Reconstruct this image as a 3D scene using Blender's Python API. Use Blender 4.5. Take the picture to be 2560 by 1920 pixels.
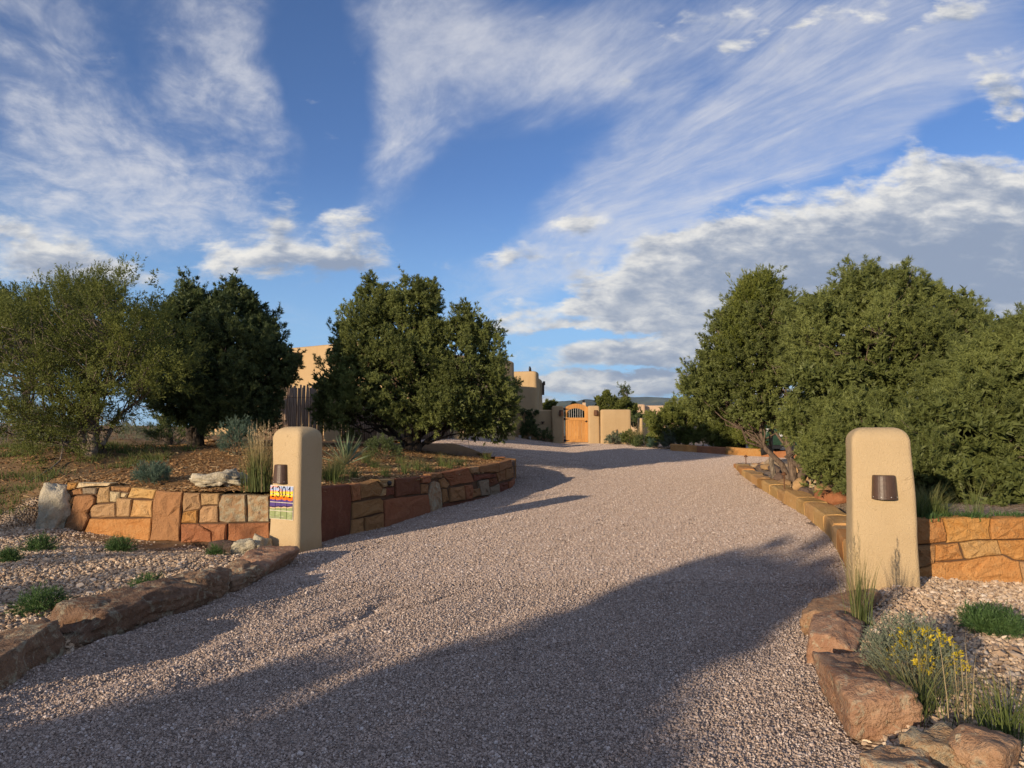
import bpy, math, random
import numpy as np
from mathutils import Vector, Matrix

for _o in list(bpy.data.objects):
    bpy.data.objects.remove(_o)
S = bpy.context.scene
R_ = math.radians

# ------------------------------------------------------------------ camera
FPX, PITCH, EYE = 1775.0, R_(4.03), 1.6
cam_d = bpy.data.cameras.new('camera')
cam_d.sensor_width = 36.0
cam_d.lens = 36.0 * FPX / 2560.0
cam_d.clip_start = 0.05
cam_d.clip_end = 60000
cam = bpy.data.objects.new('camera', cam_d)
cam.location = (0, 0, EYE)
cam.rotation_euler = (math.pi / 2 + PITCH, 0, 0)
S.collection.objects.link(cam)
S.camera = cam

# ------------------------------------------------------------------ exposure
S.view_settings.view_transform = 'Standard'
S.view_settings.look = 'None'
S.view_settings.exposure = 0.2
S.view_settings.gamma = 1.0
S.view_settings.use_curve_mapping = False
S.render.engine = 'CYCLES'
S.cycles.max_bounces = 4
S.cycles.diffuse_bounces = 2
S.cycles.glossy_bounces = 2
S.cycles.transmission_bounces = 2
S.cycles.caustics_reflective = False
S.cycles.caustics_refractive = False

# ------------------------------------------------------------------ sun
SUN_AZ, SUN_EL = R_(38.0), R_(11.2)      # the light travels 38 deg to the right of straight ahead
SUNV = np.array([-math.sin(SUN_AZ) * math.cos(SUN_EL), -math.cos(SUN_AZ) * math.cos(SUN_EL), math.sin(SUN_EL)])
sun_d = bpy.data.lights.new('sun', 'SUN')
sun_d.energy = 5.0
sun_d.angle = R_(0.5)
sun_d.color = (1.0, 0.80, 0.56)
sun = bpy.data.objects.new('sun', sun_d)
sun.rotation_euler = Vector((-SUNV[0], -SUNV[1], -SUNV[2])).to_track_quat('-Z', 'Y').to_euler()
sun.location = (-20, -25, 12)
S.collection.objects.link(sun)


# ------------------------------------------------------------------ node expression helper
class E:
    """A socket with arithmetic; every operation adds a Math node to its tree."""
    def __init__(s, t, sock):
        s.t, s.k = t, sock

    def m(s, op, *a, clamp=False):
        n = s.t.nodes.new('ShaderNodeMath')
        n.operation = op
        n.use_clamp = clamp
        for i, v in enumerate((s,) + a):
            if isinstance(v, E):
                s.t.links.new(v.k, n.inputs[i])
            else:
                n.inputs[i].default_value = float(v)
        return E(s.t, n.outputs[0])

    def __add__(s, o): return s.m('ADD', o)
    __radd__ = __add__
    def __mul__(s, o): return s.m('MULTIPLY', o)
    __rmul__ = __mul__
    def __sub__(s, o): return s.m('SUBTRACT', o)
    def __rsub__(s, o): return (s * -1.0) + o
    def __truediv__(s, o): return s.m('DIVIDE', o)
    def max(s, o): return s.m('MAXIMUM', o)
    def min(s, o): return s.m('MINIMUM', o)
    def exp(s): return s.m('EXPONENT')
    def pow(s, o): return s.m('POWER', o)
    def clamp(s): return s.m('ADD', 0.0, clamp=True)

    def ss(s, a, b, lo=0.0, hi=1.0):
        n = s.t.nodes.new('ShaderNodeMapRange')
        n.interpolation_type = 'SMOOTHSTEP'
        s.t.links.new(s.k, n.inputs[0])
        for i, v in zip((1, 2, 3, 4), (a, b, lo, hi)):
            n.inputs[i].default_value = v
        return E(s.t, n.outputs[0])


def vec(t, x, y, z=0.0):
    n = t.nodes.new('ShaderNodeCombineXYZ')
    for i, v in enumerate((x, y, z)):
        if isinstance(v, E):
            t.links.new(v.k, n.inputs[i])
        else:
            n.inputs[i].default_value = v
    return n.outputs[0]


def noise(t, v, scale=1.0, detail=4.0, rough=0.55, dist=0.0, lac=2.0):
    n = t.nodes.new('ShaderNodeTexNoise')
    if v is not None:
        t.links.new(v, n.inputs['Vector'])
    n.inputs['Scale'].default_value = scale
    n.inputs['Detail'].default_value = detail
    n.inputs['Roughness'].default_value = rough
    n.inputs['Lacunarity'].default_value = lac
    n.inputs['Distortion'].default_value = dist
    return E(t, n.outputs[0])


def mixc(t, f, a, b, mode='MIX'):
    n = t.nodes.new('ShaderNodeMix')
    n.data_type = 'RGBA'
    n.blend_type = mode
    n.clamp_factor = True
    if isinstance(f, E):
        t.links.new(f.k, n.inputs[0])
    else:
        n.inputs[0].default_value = f
    for i, c in ((6, a), (7, b)):
        if isinstance(c, (tuple, list)):
            n.inputs[i].default_value = (c[0], c[1], c[2], 1)
        else:
            t.links.new(c, n.inputs[i])
    return n.outputs[2]


# ------------------------------------------------------------------ world: Nishita sky with a layer of clouds
def ray(px, py):
    """Direction of a photograph pixel (2560 x 1920) from the camera."""
    xc, yc = (px - 1280.0) / FPX, (960.0 - py) / FPX
    return np.array([xc, math.cos(PITCH) - yc * math.sin(PITCH), math.sin(PITCH) + yc * math.cos(PITCH)])


def build_world():
    w = bpy.data.worlds.new('World')
    S.world = w
    w.use_nodes = True
    t = w.node_tree
    t.nodes.clear()
    out = t.nodes.new('ShaderNodeOutputWorld')
    bg = t.nodes.new('ShaderNodeBackground')
    t.links.new(bg.outputs[0], out.inputs[0])
    STR = 0.10
    bg.inputs[1].default_value = STR
    sky = t.nodes.new('ShaderNodeTexSky')
    sky.sky_type = 'NISHITA'
    sky.sun_disc = False
    sky.sun_elevation = SUN_EL
    sky.sun_rotation = math.atan2(SUNV[0], SUNV[1])
    sky.altitude = 2100
    sky.air_density = 1.0
    sky.dust_density = 0.3
    sky.ozone_density = 2.0
    tc = t.nodes.new('ShaderNodeTexCoord')
    sp = t.nodes.new('ShaderNodeSeparateXYZ')
    t.links.new(tc.outputs['Generated'], sp.inputs[0])
    X, Y, Z = (E(t, sp.outputs[i]) for i in range(3))
    # gnomonic coordinates of the sky ahead
    yf = Y.max(0.06)
    U, V = X / yf, Z / yf
    front = Y.ss(0.05, 0.35) * Z.ss(0.74, 0.60)
    # flat high cloud layer
    zc = Z.max(0.0) + 0.06
    PX, PY = X / zc, Y / zc
    aa = R_(-26.0)
    along = PX * math.sin(aa) + PY * math.cos(aa)
    across = PX * math.cos(aa) - PY * math.sin(aa)

    def blob_group(name, bl):
        """Node group: sum of soft ellipses at fixed places of the sky."""
        g = bpy.data.node_groups.new(name, 'ShaderNodeTree')
        g.interface.new_socket('Vector', in_out='INPUT', socket_type='NodeSocketVector')
        g.interface.new_socket('Value', in_out='OUTPUT', socket_type='NodeSocketFloat')
        gi, go = g.nodes.new('NodeGroupInput'), g.nodes.new('NodeGroupOutput')
        prev = None
        for c, r, rot, amp in bl:
            d = ray(*c)
            mp = g.nodes.new('ShaderNodeMapping')
            mp.vector_type = 'TEXTURE'
            mp.inputs['Location'].default_value = (d[0] / d[1], d[2] / d[1], 0)
            mp.inputs['Rotation'].default_value = (0, 0, R_(rot))
            mp.inputs['Scale'].default_value = (2.3 * r[0] / FPX, 2.3 * r[1] / FPX, 1)
            gr = g.nodes.new('ShaderNodeTexGradient')
            gr.gradient_type = 'QUADRATIC_SPHERE'
            ma = g.nodes.new('ShaderNodeMath')
            ma.operation = 'MULTIPLY_ADD'
            ma.inputs[1].default_value = amp * 1.25
            ma.inputs[2].default_value = 0.0
            g.links.new(gi.outputs[0], mp.inputs[0])
            g.links.new(mp.outputs[0], gr.inputs[0])
            g.links.new(gr.outputs['Fac'], ma.inputs[0])
            if prev is not None:
                g.links.new(prev, ma.inputs[2])
            prev = ma.outputs[0]
        g.links.new(prev, go.inputs[0])
        return g

    def use(g, v):
        n = t.nodes.new('ShaderNodeGroup')
        n.node_tree = g
        t.links.new(v, n.inputs[0])
        return E(t, n.outputs[0])

    # ---- thin cirrus
    warp = noise(t, vec(t, across * 0.5, along * 0.35, 3.3), 1.0, 3)
    a2 = across + (warp - 0.5) * 1.3
    st = noise(t, vec(t, a2 * 1.25, along * 0.50, 0.0), 1.0, 9, 0.60, 0.5)
    fine = noise(t, vec(t, a2 * 8.0, along * 3.2, 5.0), 1.0, 7, 0.7, 0.3)
    rip = noise(t, vec(t, across * 7.5 + (warp * 2.0), along * 5.2, 9.0), 1.0, 5, 0.62, 0.4)
    big = noise(t, vec(t, across * 0.35, along * 0.2, 21.0), 1.0, 3)
    cir_bl = ([((210, 340), (300, 280), 0, 0.42), ((400, 490), (420, 80), -38, 0.6), ((560, 160), (120, 280), 15, 0.58),
                 ((60, 60), (260, 200), 0, 0.28), ((90, 480), (300, 110), 0, 0.36),
                 ((1020, 300), (130, 330), -22, 0.75), ((1130, 100), (420, 130), -20, 0.5), ((1500, 200), (330, 170), -10, 0.42),
                 ((930, 470), (140, 130), 0, 0.35),
                 ((1750, 440), (560, 105), 28, 1.15), ((1830, 330), (420, 80), 27, 0.75), ((2060, 360), (520, 70), 24, 0.9), ((1640, 540), (330, 70), 12, 0.6),
                 ((2200, 160), (500, 110), 24, 0.62), ((1900, 60), (500, 130), 0, 0.5), ((2500, 190), (120, 110), 30, 0.5),
                 ((700, 560), (420, 60), -10, 0.2), ((60, 640), (260, 80), 0, 0.4)])
    hole_bl = ([((830, 260), (110, 330), 10, 1.0), ((650, 700), (300, 60), 0, 0.5), ((1250, 560), (330, 120), -8, 1.0), ((2420, 330), (190, 90), 25, 0.8),
                   ((330, 150), (80, 110), 0, 0.35), ((2150, 560), (420, 50), 22, 0.6)])
    cw = noise(t, vec(t, U * 4.0, V * 4.0, 7.0), 1.0, 4, 0.6)
    cw2 = noise(t, vec(t, U * 4.0, V * 4.0, 17.0), 1.0, 4, 0.6)
    wv = vec(t, U + (cw - 0.5) * 0.22, V + (cw2 - 0.5) * 0.16, 0.0)
    cir = use(blob_group('cirrus_cover', cir_bl), wv)
    holes = use(blob_group('clear_patches', hole_bl), wv)
    generic = 0.25 + big.ss(0.36, 0.62) * 0.65
    cover = ((cir - holes * 0.55) * front + generic * (1.0 - front)).max(0.0)
    ripw = (X * -2.2).ss(-0.1, 0.8)
    tex = (st - 0.5) * 1.0 + (fine - 0.5) * 0.7 + (rip - 0.5) * (0.2 + 0.75 * ripw)
    fib = noise(t, vec(t, a2 * 7.0, along * 0.7, 40.0), 1.0, 5, 0.65, 0.3)
    tex = tex + (fib - 0.5) * 0.9 * X.ss(0.0, 0.35)
    t01 = tex.ss(-0.27, 0.32)
    ci = ((cover + tex * 0.7 * cover.ss(0.0, 0.35)).ss(0.05, 0.95) * (0.30 + 0.70 * t01)) * Z.ss(0.02, 0.12)

    # ---- cumulus
    cum_bl = [((690, 650), (190, 40), 8, 0.62), ((560, 640), (70, 45), 0, 0.45), ((870, 650), (150, 48), -8, 0.6), ((850, 548), (70, 35), 0, 0.62), ((690, 560), (55, 60), -30, 0.5),
              ((90, 600), (150, 42), -18, 0.72), ((60, 680), (200, 50), 0, 0.4), ((240, 680), (180, 40), -10, 0.45),
              ((1280, 640), (85, 34), 12, 0.62), ((1275, 795), (62, 34), 8, 0.55), ((1470, 758), (75, 16), 14, 0.56), ((1430, 822), (60, 12), 0, 0.5),
              ((1460, 555), (95, 26), 8, 0.6), ((1400, 565), (70, 18), 0, 0.35),
              ((1620, 690), (210, 60), 18, 0.72), ((1850, 640), (320, 95), 12, 0.85), ((2200, 640), (420, 120), 4, 1.0), ((2520, 620), (300, 150), 0, 1.0),
              ((2430, 455), (200, 45), 4, 0.85), ((2290, 400), (60, 42), 0, 0.5), ((1760, 800), (330, 42), 4, 0.85), ((2500, 800), (500, 70), 0, 0.8), ((2060, 760), (400, 60), 0, 0.7),
              ((1600, 880), (240, 36), 3, 0.92), ((1850, 890), (200, 36), 0, 0.85), ((1520, 962), (190, 30), 0, 0.86), ((1720, 960), (240, 34), 0, 0.9), ((1360, 935), (90, 18), 0, 0.5),
              ((1480, 838), (250, 15), 2, -0.7), ((1560, 925), (220, 9), 0, -0.6), ((1330, 720), (110, 40), 0, -0.45), ((1780, 748), (230, 9), 8, -0.4), ((2100, 705), (120, 10), 5, -0.3), ((1340, 1010), (130, 14), 0, 0.45), ((1900, 985), (200, 20), 0, 0.55),
              ((1850, 35), (70, 55), 20, 0.42), ((1680, 60), (60, 45), 20, 0.36), ((1840, 120), (60, 28), 20, 0.42), ((2160, 40), (70, 32), 22, 0.5), ((2390, 30), (100, 34), 22, 0.52),
              ((2050, 30), (60, 22), 25, 0.4), ((2450, 160), (70, 34), 22, 0.45), ((2500, 250), (60, 45), 25, 0.5), ((2560, 180), (50, 60), 25, 0.45), ((1580, 200), (45, 40), 0, 0.3), ((1900, 95), (50, 24), 20, 0.36), ((1960, 130), (34, 16), 22, 0.34), ((2280, 70), (46, 18), 24, 0.34), ((2540, 290), (60, 30), 25, 0.42), ((2470, 210), (40, 20), 22, 0.36), ((2340, 20), (40, 16), 22, 0.36), ((2000, 60), (30, 14), 24, 0.3)]
    w1 = noise(t, vec(t, U * 11.0, V * 24.0, 1.0), 1.0, 6, 0.6)
    w2 = noise(t, vec(t, U * 11.0, V * 24.0, 31.0), 1.0, 6, 0.6)
    wu, wvv = (w1 - 0.5) * 0.11, (w2 - 0.5) * 0.055
    cg = blob_group('cumulus_banks', cum_bl)
    field = use(cg, vec(t, U + wu, V + wvv, 0.0))
    # the same field looked up a little higher and to the left, towards the light: what lies between shades the cloud
    field_up = use(cg, vec(t, U + wu - 0.006, V + wvv + 0.016, 0.0))
    lowg = noise(t, vec(t, X * 3.0, Y * 3.0, Z * 9.0), 1.0, 3).ss(0.5, 0.68) * (Z.ss(0.0, 0.06) * Z.ss(0.42, 0.22)) * 0.8
    field = field * front + lowg * (1.0 - front)
    field_up = field_up * front + lowg * (1.0 - front)
    n1 = noise(t, vec(t, U * 16.0, V * 34.0, 1.0), 1.0, 8, 0.6, 0.3)
    n2 = noise(t, vec(t, (U - 0.006) * 16.0, (V + 0.014) * 34.0, 1.0), 1.0, 6, 0.6, 0.3)
    dens = (field + (n1 - 0.5) * 1.4).ss(0.20, 0.74)
    thick = (field_up * 0.85 + (n2 - 0.5) * 2.2).ss(0.10, 0.95)
    n3 = noise(t, vec(t, U * 5.0, V * 13.0, 4.0), 1.0, 5, 0.6)
    n4 = noise(t, vec(t, U * 22.0, V * 60.0, 14.0), 1.0, 6, 0.65, 0.4)
    gb = use(blob_group('cloud_shadows', [((880, 670), (150, 34), -4, 0.75), ((700, 610), (60, 60), -30, 0.3), ((2330, 700), (420, 70), 0, 0.55), ((2480, 580), (250, 50), 6, 0.35), ((1620, 905), (240, 14), 2, 0.5), ((1700, 985), (300, 16), 0, 0.5), ((250, 690), (180, 34), -10, 0.5), ((1290, 655), (60, 12), 10, 0.4)]), wv)
    shade = (0.30 * thick + gb + (field_up - 0.45) * 0.25 + (n2 - 0.5) * 2.0 + (n3 - 0.5) * 1.7 + (n4 - 0.5) * 1.2 + 0.34).ss(-0.25, 1.40)
    white = (0.82 / STR, 0.79 / STR, 0.73 / STR)
    grey = (0.255 / STR, 0.305 / STR, 0.405 / STR)
    ccol = mixc(t, shade, white, grey)
    cicol = (0.66 / STR, 0.66 / STR, 0.69 / STR)
    base = sky.outputs[0]
    # clean dry air: the band above the horizon stays pale blue all the way round
    base = mixc(t, Z.ss(0.36, 0.0) * 0.9, base, (0.31 / STR, 0.46 / STR, 0.51 / STR))
    base = mixc(t, 1.0, base, (0.88, 1.07, 1.42), 'MULTIPLY')
    c1 = mixc(t, ci * 0.80, base, cicol)
    c2 = mixc(t, dens * 0.95, c1, ccol)
    t.links.new(c2, bg.inputs[0])
    w.cycles.sampling_method = 'NONE'


build_world()

# ------------------------------------------------------------------ object helpers
COL = S.collection
rng = np.random.default_rng(7)


def tag(o, label=None, cat=None, group=None, kind=None):
    if label: o['label'] = label
    if cat: o['category'] = cat
    if group: o['group'] = group
    if kind: o['kind'] = kind
    return o


def empty(name, loc=(0, 0, 0), rz=0.0):
    o = bpy.data.objects.new(name, None)
    o.empty_display_size = 0.2
    o.location = loc
    o.rotation_euler = (0, 0, rz)
    COL.objects.link(o)
    return o


def link(name, me, mat=None, parent=None):
    o = bpy.data.objects.new(name, me)
    if mat is not None and not me.materials:
        me.materials.append(mat)
    COL.objects.link(o)
    if parent is not None:
        o.parent = parent
        if parent.type == 'EMPTY':       # meshes are written in world coordinates; the empty only marks the base
            o.matrix_parent_inverse = Matrix.Translation(parent.location).inverted()
    return o


def mesh(name, verts, faces, mat=None, parent=None, smooth=False, attrs=None):
    """One mesh object; faces may be a list of index tuples or an (n,3)/(n,4) array."""
    me = bpy.data.meshes.new(name)
    v = np.asarray(verts, dtype=np.float32)
    if isinstance(faces, np.ndarray):
        k = faces.shape[1]
        me.vertices.add(len(v))
        me.vertices.foreach_set('co', v.ravel())
        me.loops.add(faces.size)
        me.loops.foreach_set('vertex_index', faces.ravel().astype(np.int32))
        me.polygons.add(len(faces))
        me.polygons.foreach_set('loop_start', (np.arange(len(faces)) * k).astype(np.int32))
        me.polygons.foreach_set('loop_total', np.full(len(faces), k, dtype=np.int32))
    else:
        me.from_pydata([tuple(map(float, q)) for q in v], [], faces)
    if attrs:
        for an, (ty, arr) in attrs.items():
            a = me.attributes.new(an, ty, 'POINT')
            a.data.foreach_set('value' if ty == 'FLOAT' else ('vector' if ty == 'FLOAT_VECTOR' else 'color'), np.asarray(arr, dtype=np.float32).ravel())
    me.update(calc_edges=True)
    if smooth:
        me.polygons.foreach_set('use_smooth', np.ones(len(me.polygons), dtype=bool))
    me.validate()
    return link(name, me, mat, parent)


class MB:
    """Collects boxes, tubes and prisms; build() links them as one mesh object."""
    def __init__(s): s.v, s.f = [], []

    def add(s, vs, fs):
        o = len(s.v)
        s.v += [tuple(map(float, q)) for q in vs]
        s.f += [tuple(i + o for i in f) for f in fs]
        return s

    def box(s, c, d, rz=0.0):
        x, y, z = d[0] / 2, d[1] / 2, d[2] / 2
        cr, sr = math.cos(rz), math.sin(rz)
        vs = []
        for k in (-z, z):
            for i, j in ((-x, -y), (x, -y), (x, y), (-x, y)):
                vs.append((c[0] + i * cr - j * sr, c[1] + i * sr + j * cr, c[2] + k))
        return s.add(vs, [(3, 2, 1, 0), (4, 5, 6, 7), (0, 1, 5, 4), (1, 2, 6, 5), (2, 3, 7, 6), (3, 0, 4, 7)])

    def tube(s, pts, rad, n=6, cap=True):
        pts = [np.asarray(p, float) for p in pts]
        rad = rad if isinstance(rad, (list, tuple, np.ndarray)) else [rad] * len(pts)
        vs, fs = [], []
        for i, p in enumerate(pts):
            d = pts[min(i + 1, len(pts) - 1)] - pts[max(i - 1, 0)]
            d = d / (np.linalg.norm(d) + 1e-9)
            a = np.cross(d, (0, 0, 1.0)) if abs(d[2]) < 0.9 else np.cross(d, (1.0, 0, 0))
            a /= np.linalg.norm(a)
            b = np.cross(d, a)
            for k in range(n):
                q = 2 * math.pi * k / n
                vs.append(p + rad[i] * (a * math.cos(q) + b * math.sin(q)))
        for i in range(len(pts) - 1):
            for k in range(n):
                fs.append((i * n + k, i * n + (k + 1) % n, (i + 1) * n + (k + 1) % n, (i + 1) * n + k))
        if cap:
            fs.append(tuple(range(n - 1, -1, -1)))
            fs.append(tuple(range((len(pts) - 1) * n, len(pts) * n)))
        return s.add(vs, fs)

    def prism(s, poly, axis0, axis1):
        """poly: list of 3-D points; extruded by the vector axis1-axis0 given as two offsets."""
        n = len(poly)
        vs = [np.asarray(p) + np.asarray(axis0) for p in poly] + [np.asarray(p) + np.asarray(axis1) for p in poly]
        fs = [tuple(range(n)), tuple(range(2 * n - 1, n - 1, -1))]
        fs += [(i, i + n, (i + 1) % n + n, (i + 1) % n) for i in range(n)]
        return s.add(vs, fs)

    def build(s, name, mat=None, parent=None, smooth=False):
        o = mesh(name, s.v, s.f, mat, parent, smooth)
        return o


def bevel(o, w, seg=2):
    m = o.modifiers.new('bevel', 'BEVEL')
    m.width = w
    m.segments = seg
    m.limit_method = 'ANGLE'
    return o


# value noise used for shapes
_perm = np.random.default_rng(3).random((64, 64, 64)).astype(np.float32)


def vnoise(x, y, z=0.0):
    x, y, z = np.broadcast_arrays(np.asarray(x, float), np.asarray(y, float), np.asarray(z, float))
    xi, yi, zi = np.floor(x).astype(int), np.floor(y).astype(int), np.floor(z).astype(int)
    fx, fy, fz = x - xi, y - yi, z - zi
    fx, fy, fz = (q * q * (3 - 2 * q) for q in (fx, fy, fz))
    r = 0
    for i in (0, 1):
        for j in (0, 1):
            for k in (0, 1):
                w = (fx if i else 1 - fx) * (fy if j else 1 - fy) * (fz if k else 1 - fz)
                r = r + w * _perm[(xi + i) % 64, (yi + j) % 64, (zi + k) % 64]
    return r * 2 - 1


def fbm(x, y, z=0.0, o=4):
    r, a = 0, 1.0
    for i in range(o):
        r = r + a * vnoise(np.asarray(x) * 2 ** i + 13.7 * i, np.asarray(y) * 2 ** i + 7.1 * i, np.asarray(z) * 2 ** i + 3.3 * i)
        a *= 0.5
    return r


def sst(a, b, x):
    q = np.clip((np.asarray(x, float) - a) / (b - a), 0, 1)
    return q * q * (3 - 2 * q)


# ------------------------------------------------------------------ lie of the land
L_Y = [-6, 0, 4.4, 5.1, 5.6, 6.5, 7.9, 9.4, 9.9, 10.6, 11.2, 12.8, 13.3, 14.4, 15.5, 16.6, 17.6, 18.2]
L_X = [-3.6, -3.3, -3.13, -3.2, -3.04, -2.75, -2.71, -2.72, -2.67, -2.4, -2.03, -1.46, -1.31, -0.78, -0.34, 0.0, 0.12, 0.1]
R_Y = [-6, 0, 3.5, 3.8, 4.3, 5.0, 5.8, 6.6, 7.2, 7.8, 8.8, 10.4, 12.4, 15.7, 19.0, 22.7, 24]
R_X = [1.6, 1.6, 1.68, 1.72, 1.84, 2.06, 2.5, 3.05, 3.4, 3.66, 4.05, 4.62, 5.1, 5.62, 6.2, 7.06, 7.3]
# back edge of the island bed: from the wall's end back towards the house
IB = [(0.1, 18.2), (-0.9, 20.2), (-2.2, 22.4), (-3.1, 23.6), (-5.0, 24.0)]
WF = [(-7.05, 10.5), (-6.5, 10.34), (-5.6, 10.18), (-4.6, 10.02), (-3.2, 9.86)]       # left front wall, plan
WR = [(3.95, 7.36), (4.6, 7.36), (5.4, 7.34), (6.4, 7.2), (8.5, 6.7)]               # right wall, plan


def Lx(y): return np.interp(y, L_Y, L_X)
def Rx(y): return np.interp(y, R_Y, R_X)
def wfy(x): return np.interp(x, [p[0] for p in WF], [p[1] for p in WF])
def wry(x): return np.interp(x, [p[0] for p in WR], [p[1] for p in WR])


def seg_dist(x, y, pts):
    x, y = np.asarray(x, float), np.asarray(y, float)
    d = np.full(np.broadcast(x, y).shape, 1e9)
    for (ax, ay), (bx, by) in zip(pts[:-1], pts[1:]):
        q = np.clip(((x - ax) * (bx - ax) + (y - ay) * (by - ay)) / ((bx - ax) ** 2 + (by - ay) ** 2), 0, 1)
        d = np.minimum(d, np.hypot(x - ax - q * (bx - ax), y - ay - q * (by - ay)))
    return d


_lw = [(x, y) for x, y in zip(L_X, L_Y) if 9.4 <= y <= 18.2]
_lw_all = WF[::-1][0:1] + _lw
_ib = IB


def base_z(x, y):
    """The driveway and the court: flat at the road, then a steady rise, higher on the house side."""
    x, y = np.asarray(x, float), np.asarray(y, float)
    q = y - 8.0
    z = 0.039 * (0.5 * (q + np.sqrt(q * q + 2.0)))
    z = np.where(y > 45, z[()] * 0 + 0.039 * 37 + (y - 45) * 0.0, z)
    ex = 0.14 * np.clip(2.4 - x, 0, 4.6) * sst(15.5, 24, y)
    dn = 0.028 * np.clip(x - 5.0, 0, 12) * sst(18, 30, y)
    fall = sst(46, 120, y) * 3.0
    return z + ex - dn - fall


def in_left_bed(x, y, sh=0.02):
    """Upper planting bed on the left, behind the stone walls; sh sets it back from their faces."""
    xl = -sh + np.where(y <= 18.2, Lx(y), np.interp(y, [p[1] for p in IB], [p[0] for p in IB]))
    front = np.where(x > WF[0][0], y > wfy(x) + sh, y > 10.5 + (WF[0][0] - x) * 0.05)
    return front & (x < xl) & (y > 9.6)


def H(x, y, sh=0.02):
    x, y = np.broadcast_arrays(np.asarray(x, float), np.asarray(y, float))
    b = base_z(x, y)
    z = b.copy()
    # ---- left of the drive
    left = x < Lx(np.minimum(y, 18.2))
    dl = Lx(np.minimum(y, 18.2)) - x
    g = 0.10 * sst(0.05, 0.5, dl) + 0.05 * sst(0.5, 3.0, dl) + 0.06 * sst(2.5, 6, dl)
    g = g - 0.15 * sst(8.2, 9.9, y) * (1 - sst(1.5, 4.5, dl)) - 0.02 * sst(8.2, 9.9, y)
    z = np.where(left & (y < 10.6), b + g, z)
    ub = in_left_bed(x, y, sh)
    d1 = np.minimum(seg_dist(x, y, WF), seg_dist(x, y, _lw))
    up = 0.80 + 0.10 * sst(0, 0.6, d1) + 0.42 * sst(0.4, 4.2, d1) + 0.12 * sst(4, 8, d1)
    # left of the wall's end the ground simply climbs
    lf = np.clip(-7.0 - x, 0, None)
    ramp = 0.30 + 1.02 * sst(9.4, 13.4, y - 0.10 * lf)
    up = np.where(x < -7.0, ramp + (up - ramp) * (1 - sst(0.0, 0.8, lf)) * sst(10.4, 11.5, y), up)
    z = np.where(ub, up, z)
    z = np.where((x < -7.05) & (y > 8.6) & ~ub, np.maximum(b + g, ramp * sst(8.6, 10.4, y)), z)
    # behind the island the bed runs into the court level
    far = sst(20.5, 24.5, y)
    z = np.where(ub, z * (1 - far) + np.maximum(b + 0.02, 1.22) * far, z)
    z = np.where((y > 23.6) & (x < Lx(18.2)) & ~ub, np.where(x < -3, b * 0.3 + 1.27 * 0.7, z), z)
    # ---- right of the drive
    right = x > Rx(np.minimum(y, 24))
    dr = x - Rx(np.minimum(y, 24))
    ubr = (dr > sh) & (y > wry(np.maximum(x, 3.95)) + sh) & (y < 24) & (x > 3.6)
    g2 = 0.13 * sst(0.05, 0.45, dr) - 0.16 * sst(1.2, 3.2, dr) - 0.05 * sst(4.5, 7.3, y) * sst(0.3, 1.5, dr)
    z = np.where(right & (y < 7.6), b + g2, z)
    dw = seg_dist(x, y, WR)
    low = b + 0.10 + 0.16 * sst(0.5, 2.0, dr)
    upr = np.maximum(low, 0.70 * (1 - sst(1.5, 7.0, dw)) * sst(0.1, 1.1, dr) + low * sst(1.5, 7.0, dw))
    z = np.where(ubr, upr, z)
    # ---- open country
    n = fbm(x * 0.12, y * 0.12, 2.0, 3)
    wild = np.maximum(sst(8.5, 16, np.abs(x - 1)), sst(40, 60, y))
    z = z + wild * n * 0.22
    z = np.where((y > 120), z - (y - 120) * 0.004, z)
    return z


def gp(px, py, dmin=2.0, dmax=70.0):
    """Where the sight line of a photograph pixel meets the land."""
    d = ray(px, py)
    ys = np.concatenate([np.arange(dmin, 20, 0.02), np.arange(20, dmax, 0.08)])
    p = np.array([0, 0, EYE])[None] + d[None] * (ys / d[1])[:, None]
    below = p[:, 2] <= H(p[:, 0], p[:, 1])
    i = int(np.argmax(below)) if below.any() else len(ys) - 1
    q = p[i]
    return np.array([q[0], q[1], float(H(q[0], q[1]))])


def at(px, py, depth):
    """The point of a photograph pixel's sight line at a given distance ahead of the camera."""
    d = ray(px, py)
    return np.array([0, 0, EYE]) + d * (depth / d[1])


def gz(x, y): return float(H(x, y))

# ------------------------------------------------------------------ materials (all procedural)
def newmat(name):
    m = bpy.data.materials.new(name)
    m.use_nodes = True
    t = m.node_tree
    b = t.nodes['Principled BSDF']
    b.inputs['Roughness'].default_value = 0.85
    b.inputs['Specular IOR Level'].default_value = 0.25
    return m, t, b


def coord(t, kind='Object'):
    if kind == 'World':
        return t.nodes.new('ShaderNodeNewGeometry').outputs['Position']
    return t.nodes.new('ShaderNodeTexCoord').outputs[kind]


def orand(t):
    return E(t, t.nodes.new('ShaderNodeObjectInfo').outputs['Random'])


def attr(t, name):
    n = t.nodes.new('ShaderNodeAttribute')
    n.attribute_name = name
    return E(t, n.outputs['Fac'])


def bump(t, b, h, strength=0.5, dist=0.02):
    n = t.nodes.new('ShaderNodeBump')
    n.inputs['Strength'].default_value = strength
    n.inputs['Distance'].default_value = dist
    t.links.new(h.k, n.inputs['Height'])
    t.links.new(n.outputs[0], b.inputs['Normal'])


def ramp(t, f, stops, interp='LINEAR'):
    n = t.nodes.new('ShaderNodeValToRGB')
    n.color_ramp.interpolation = interp
    e = n.color_ramp.elements
    while len(e) < len(stops):
        e.new(0.5)
    for q, (p, c) in zip(e, stops):
        q.position = p
        q.color = (c[0], c[1], c[2], 1)
    t.links.new(f.k, n.inputs[0])
    return n.outputs[0]


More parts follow.
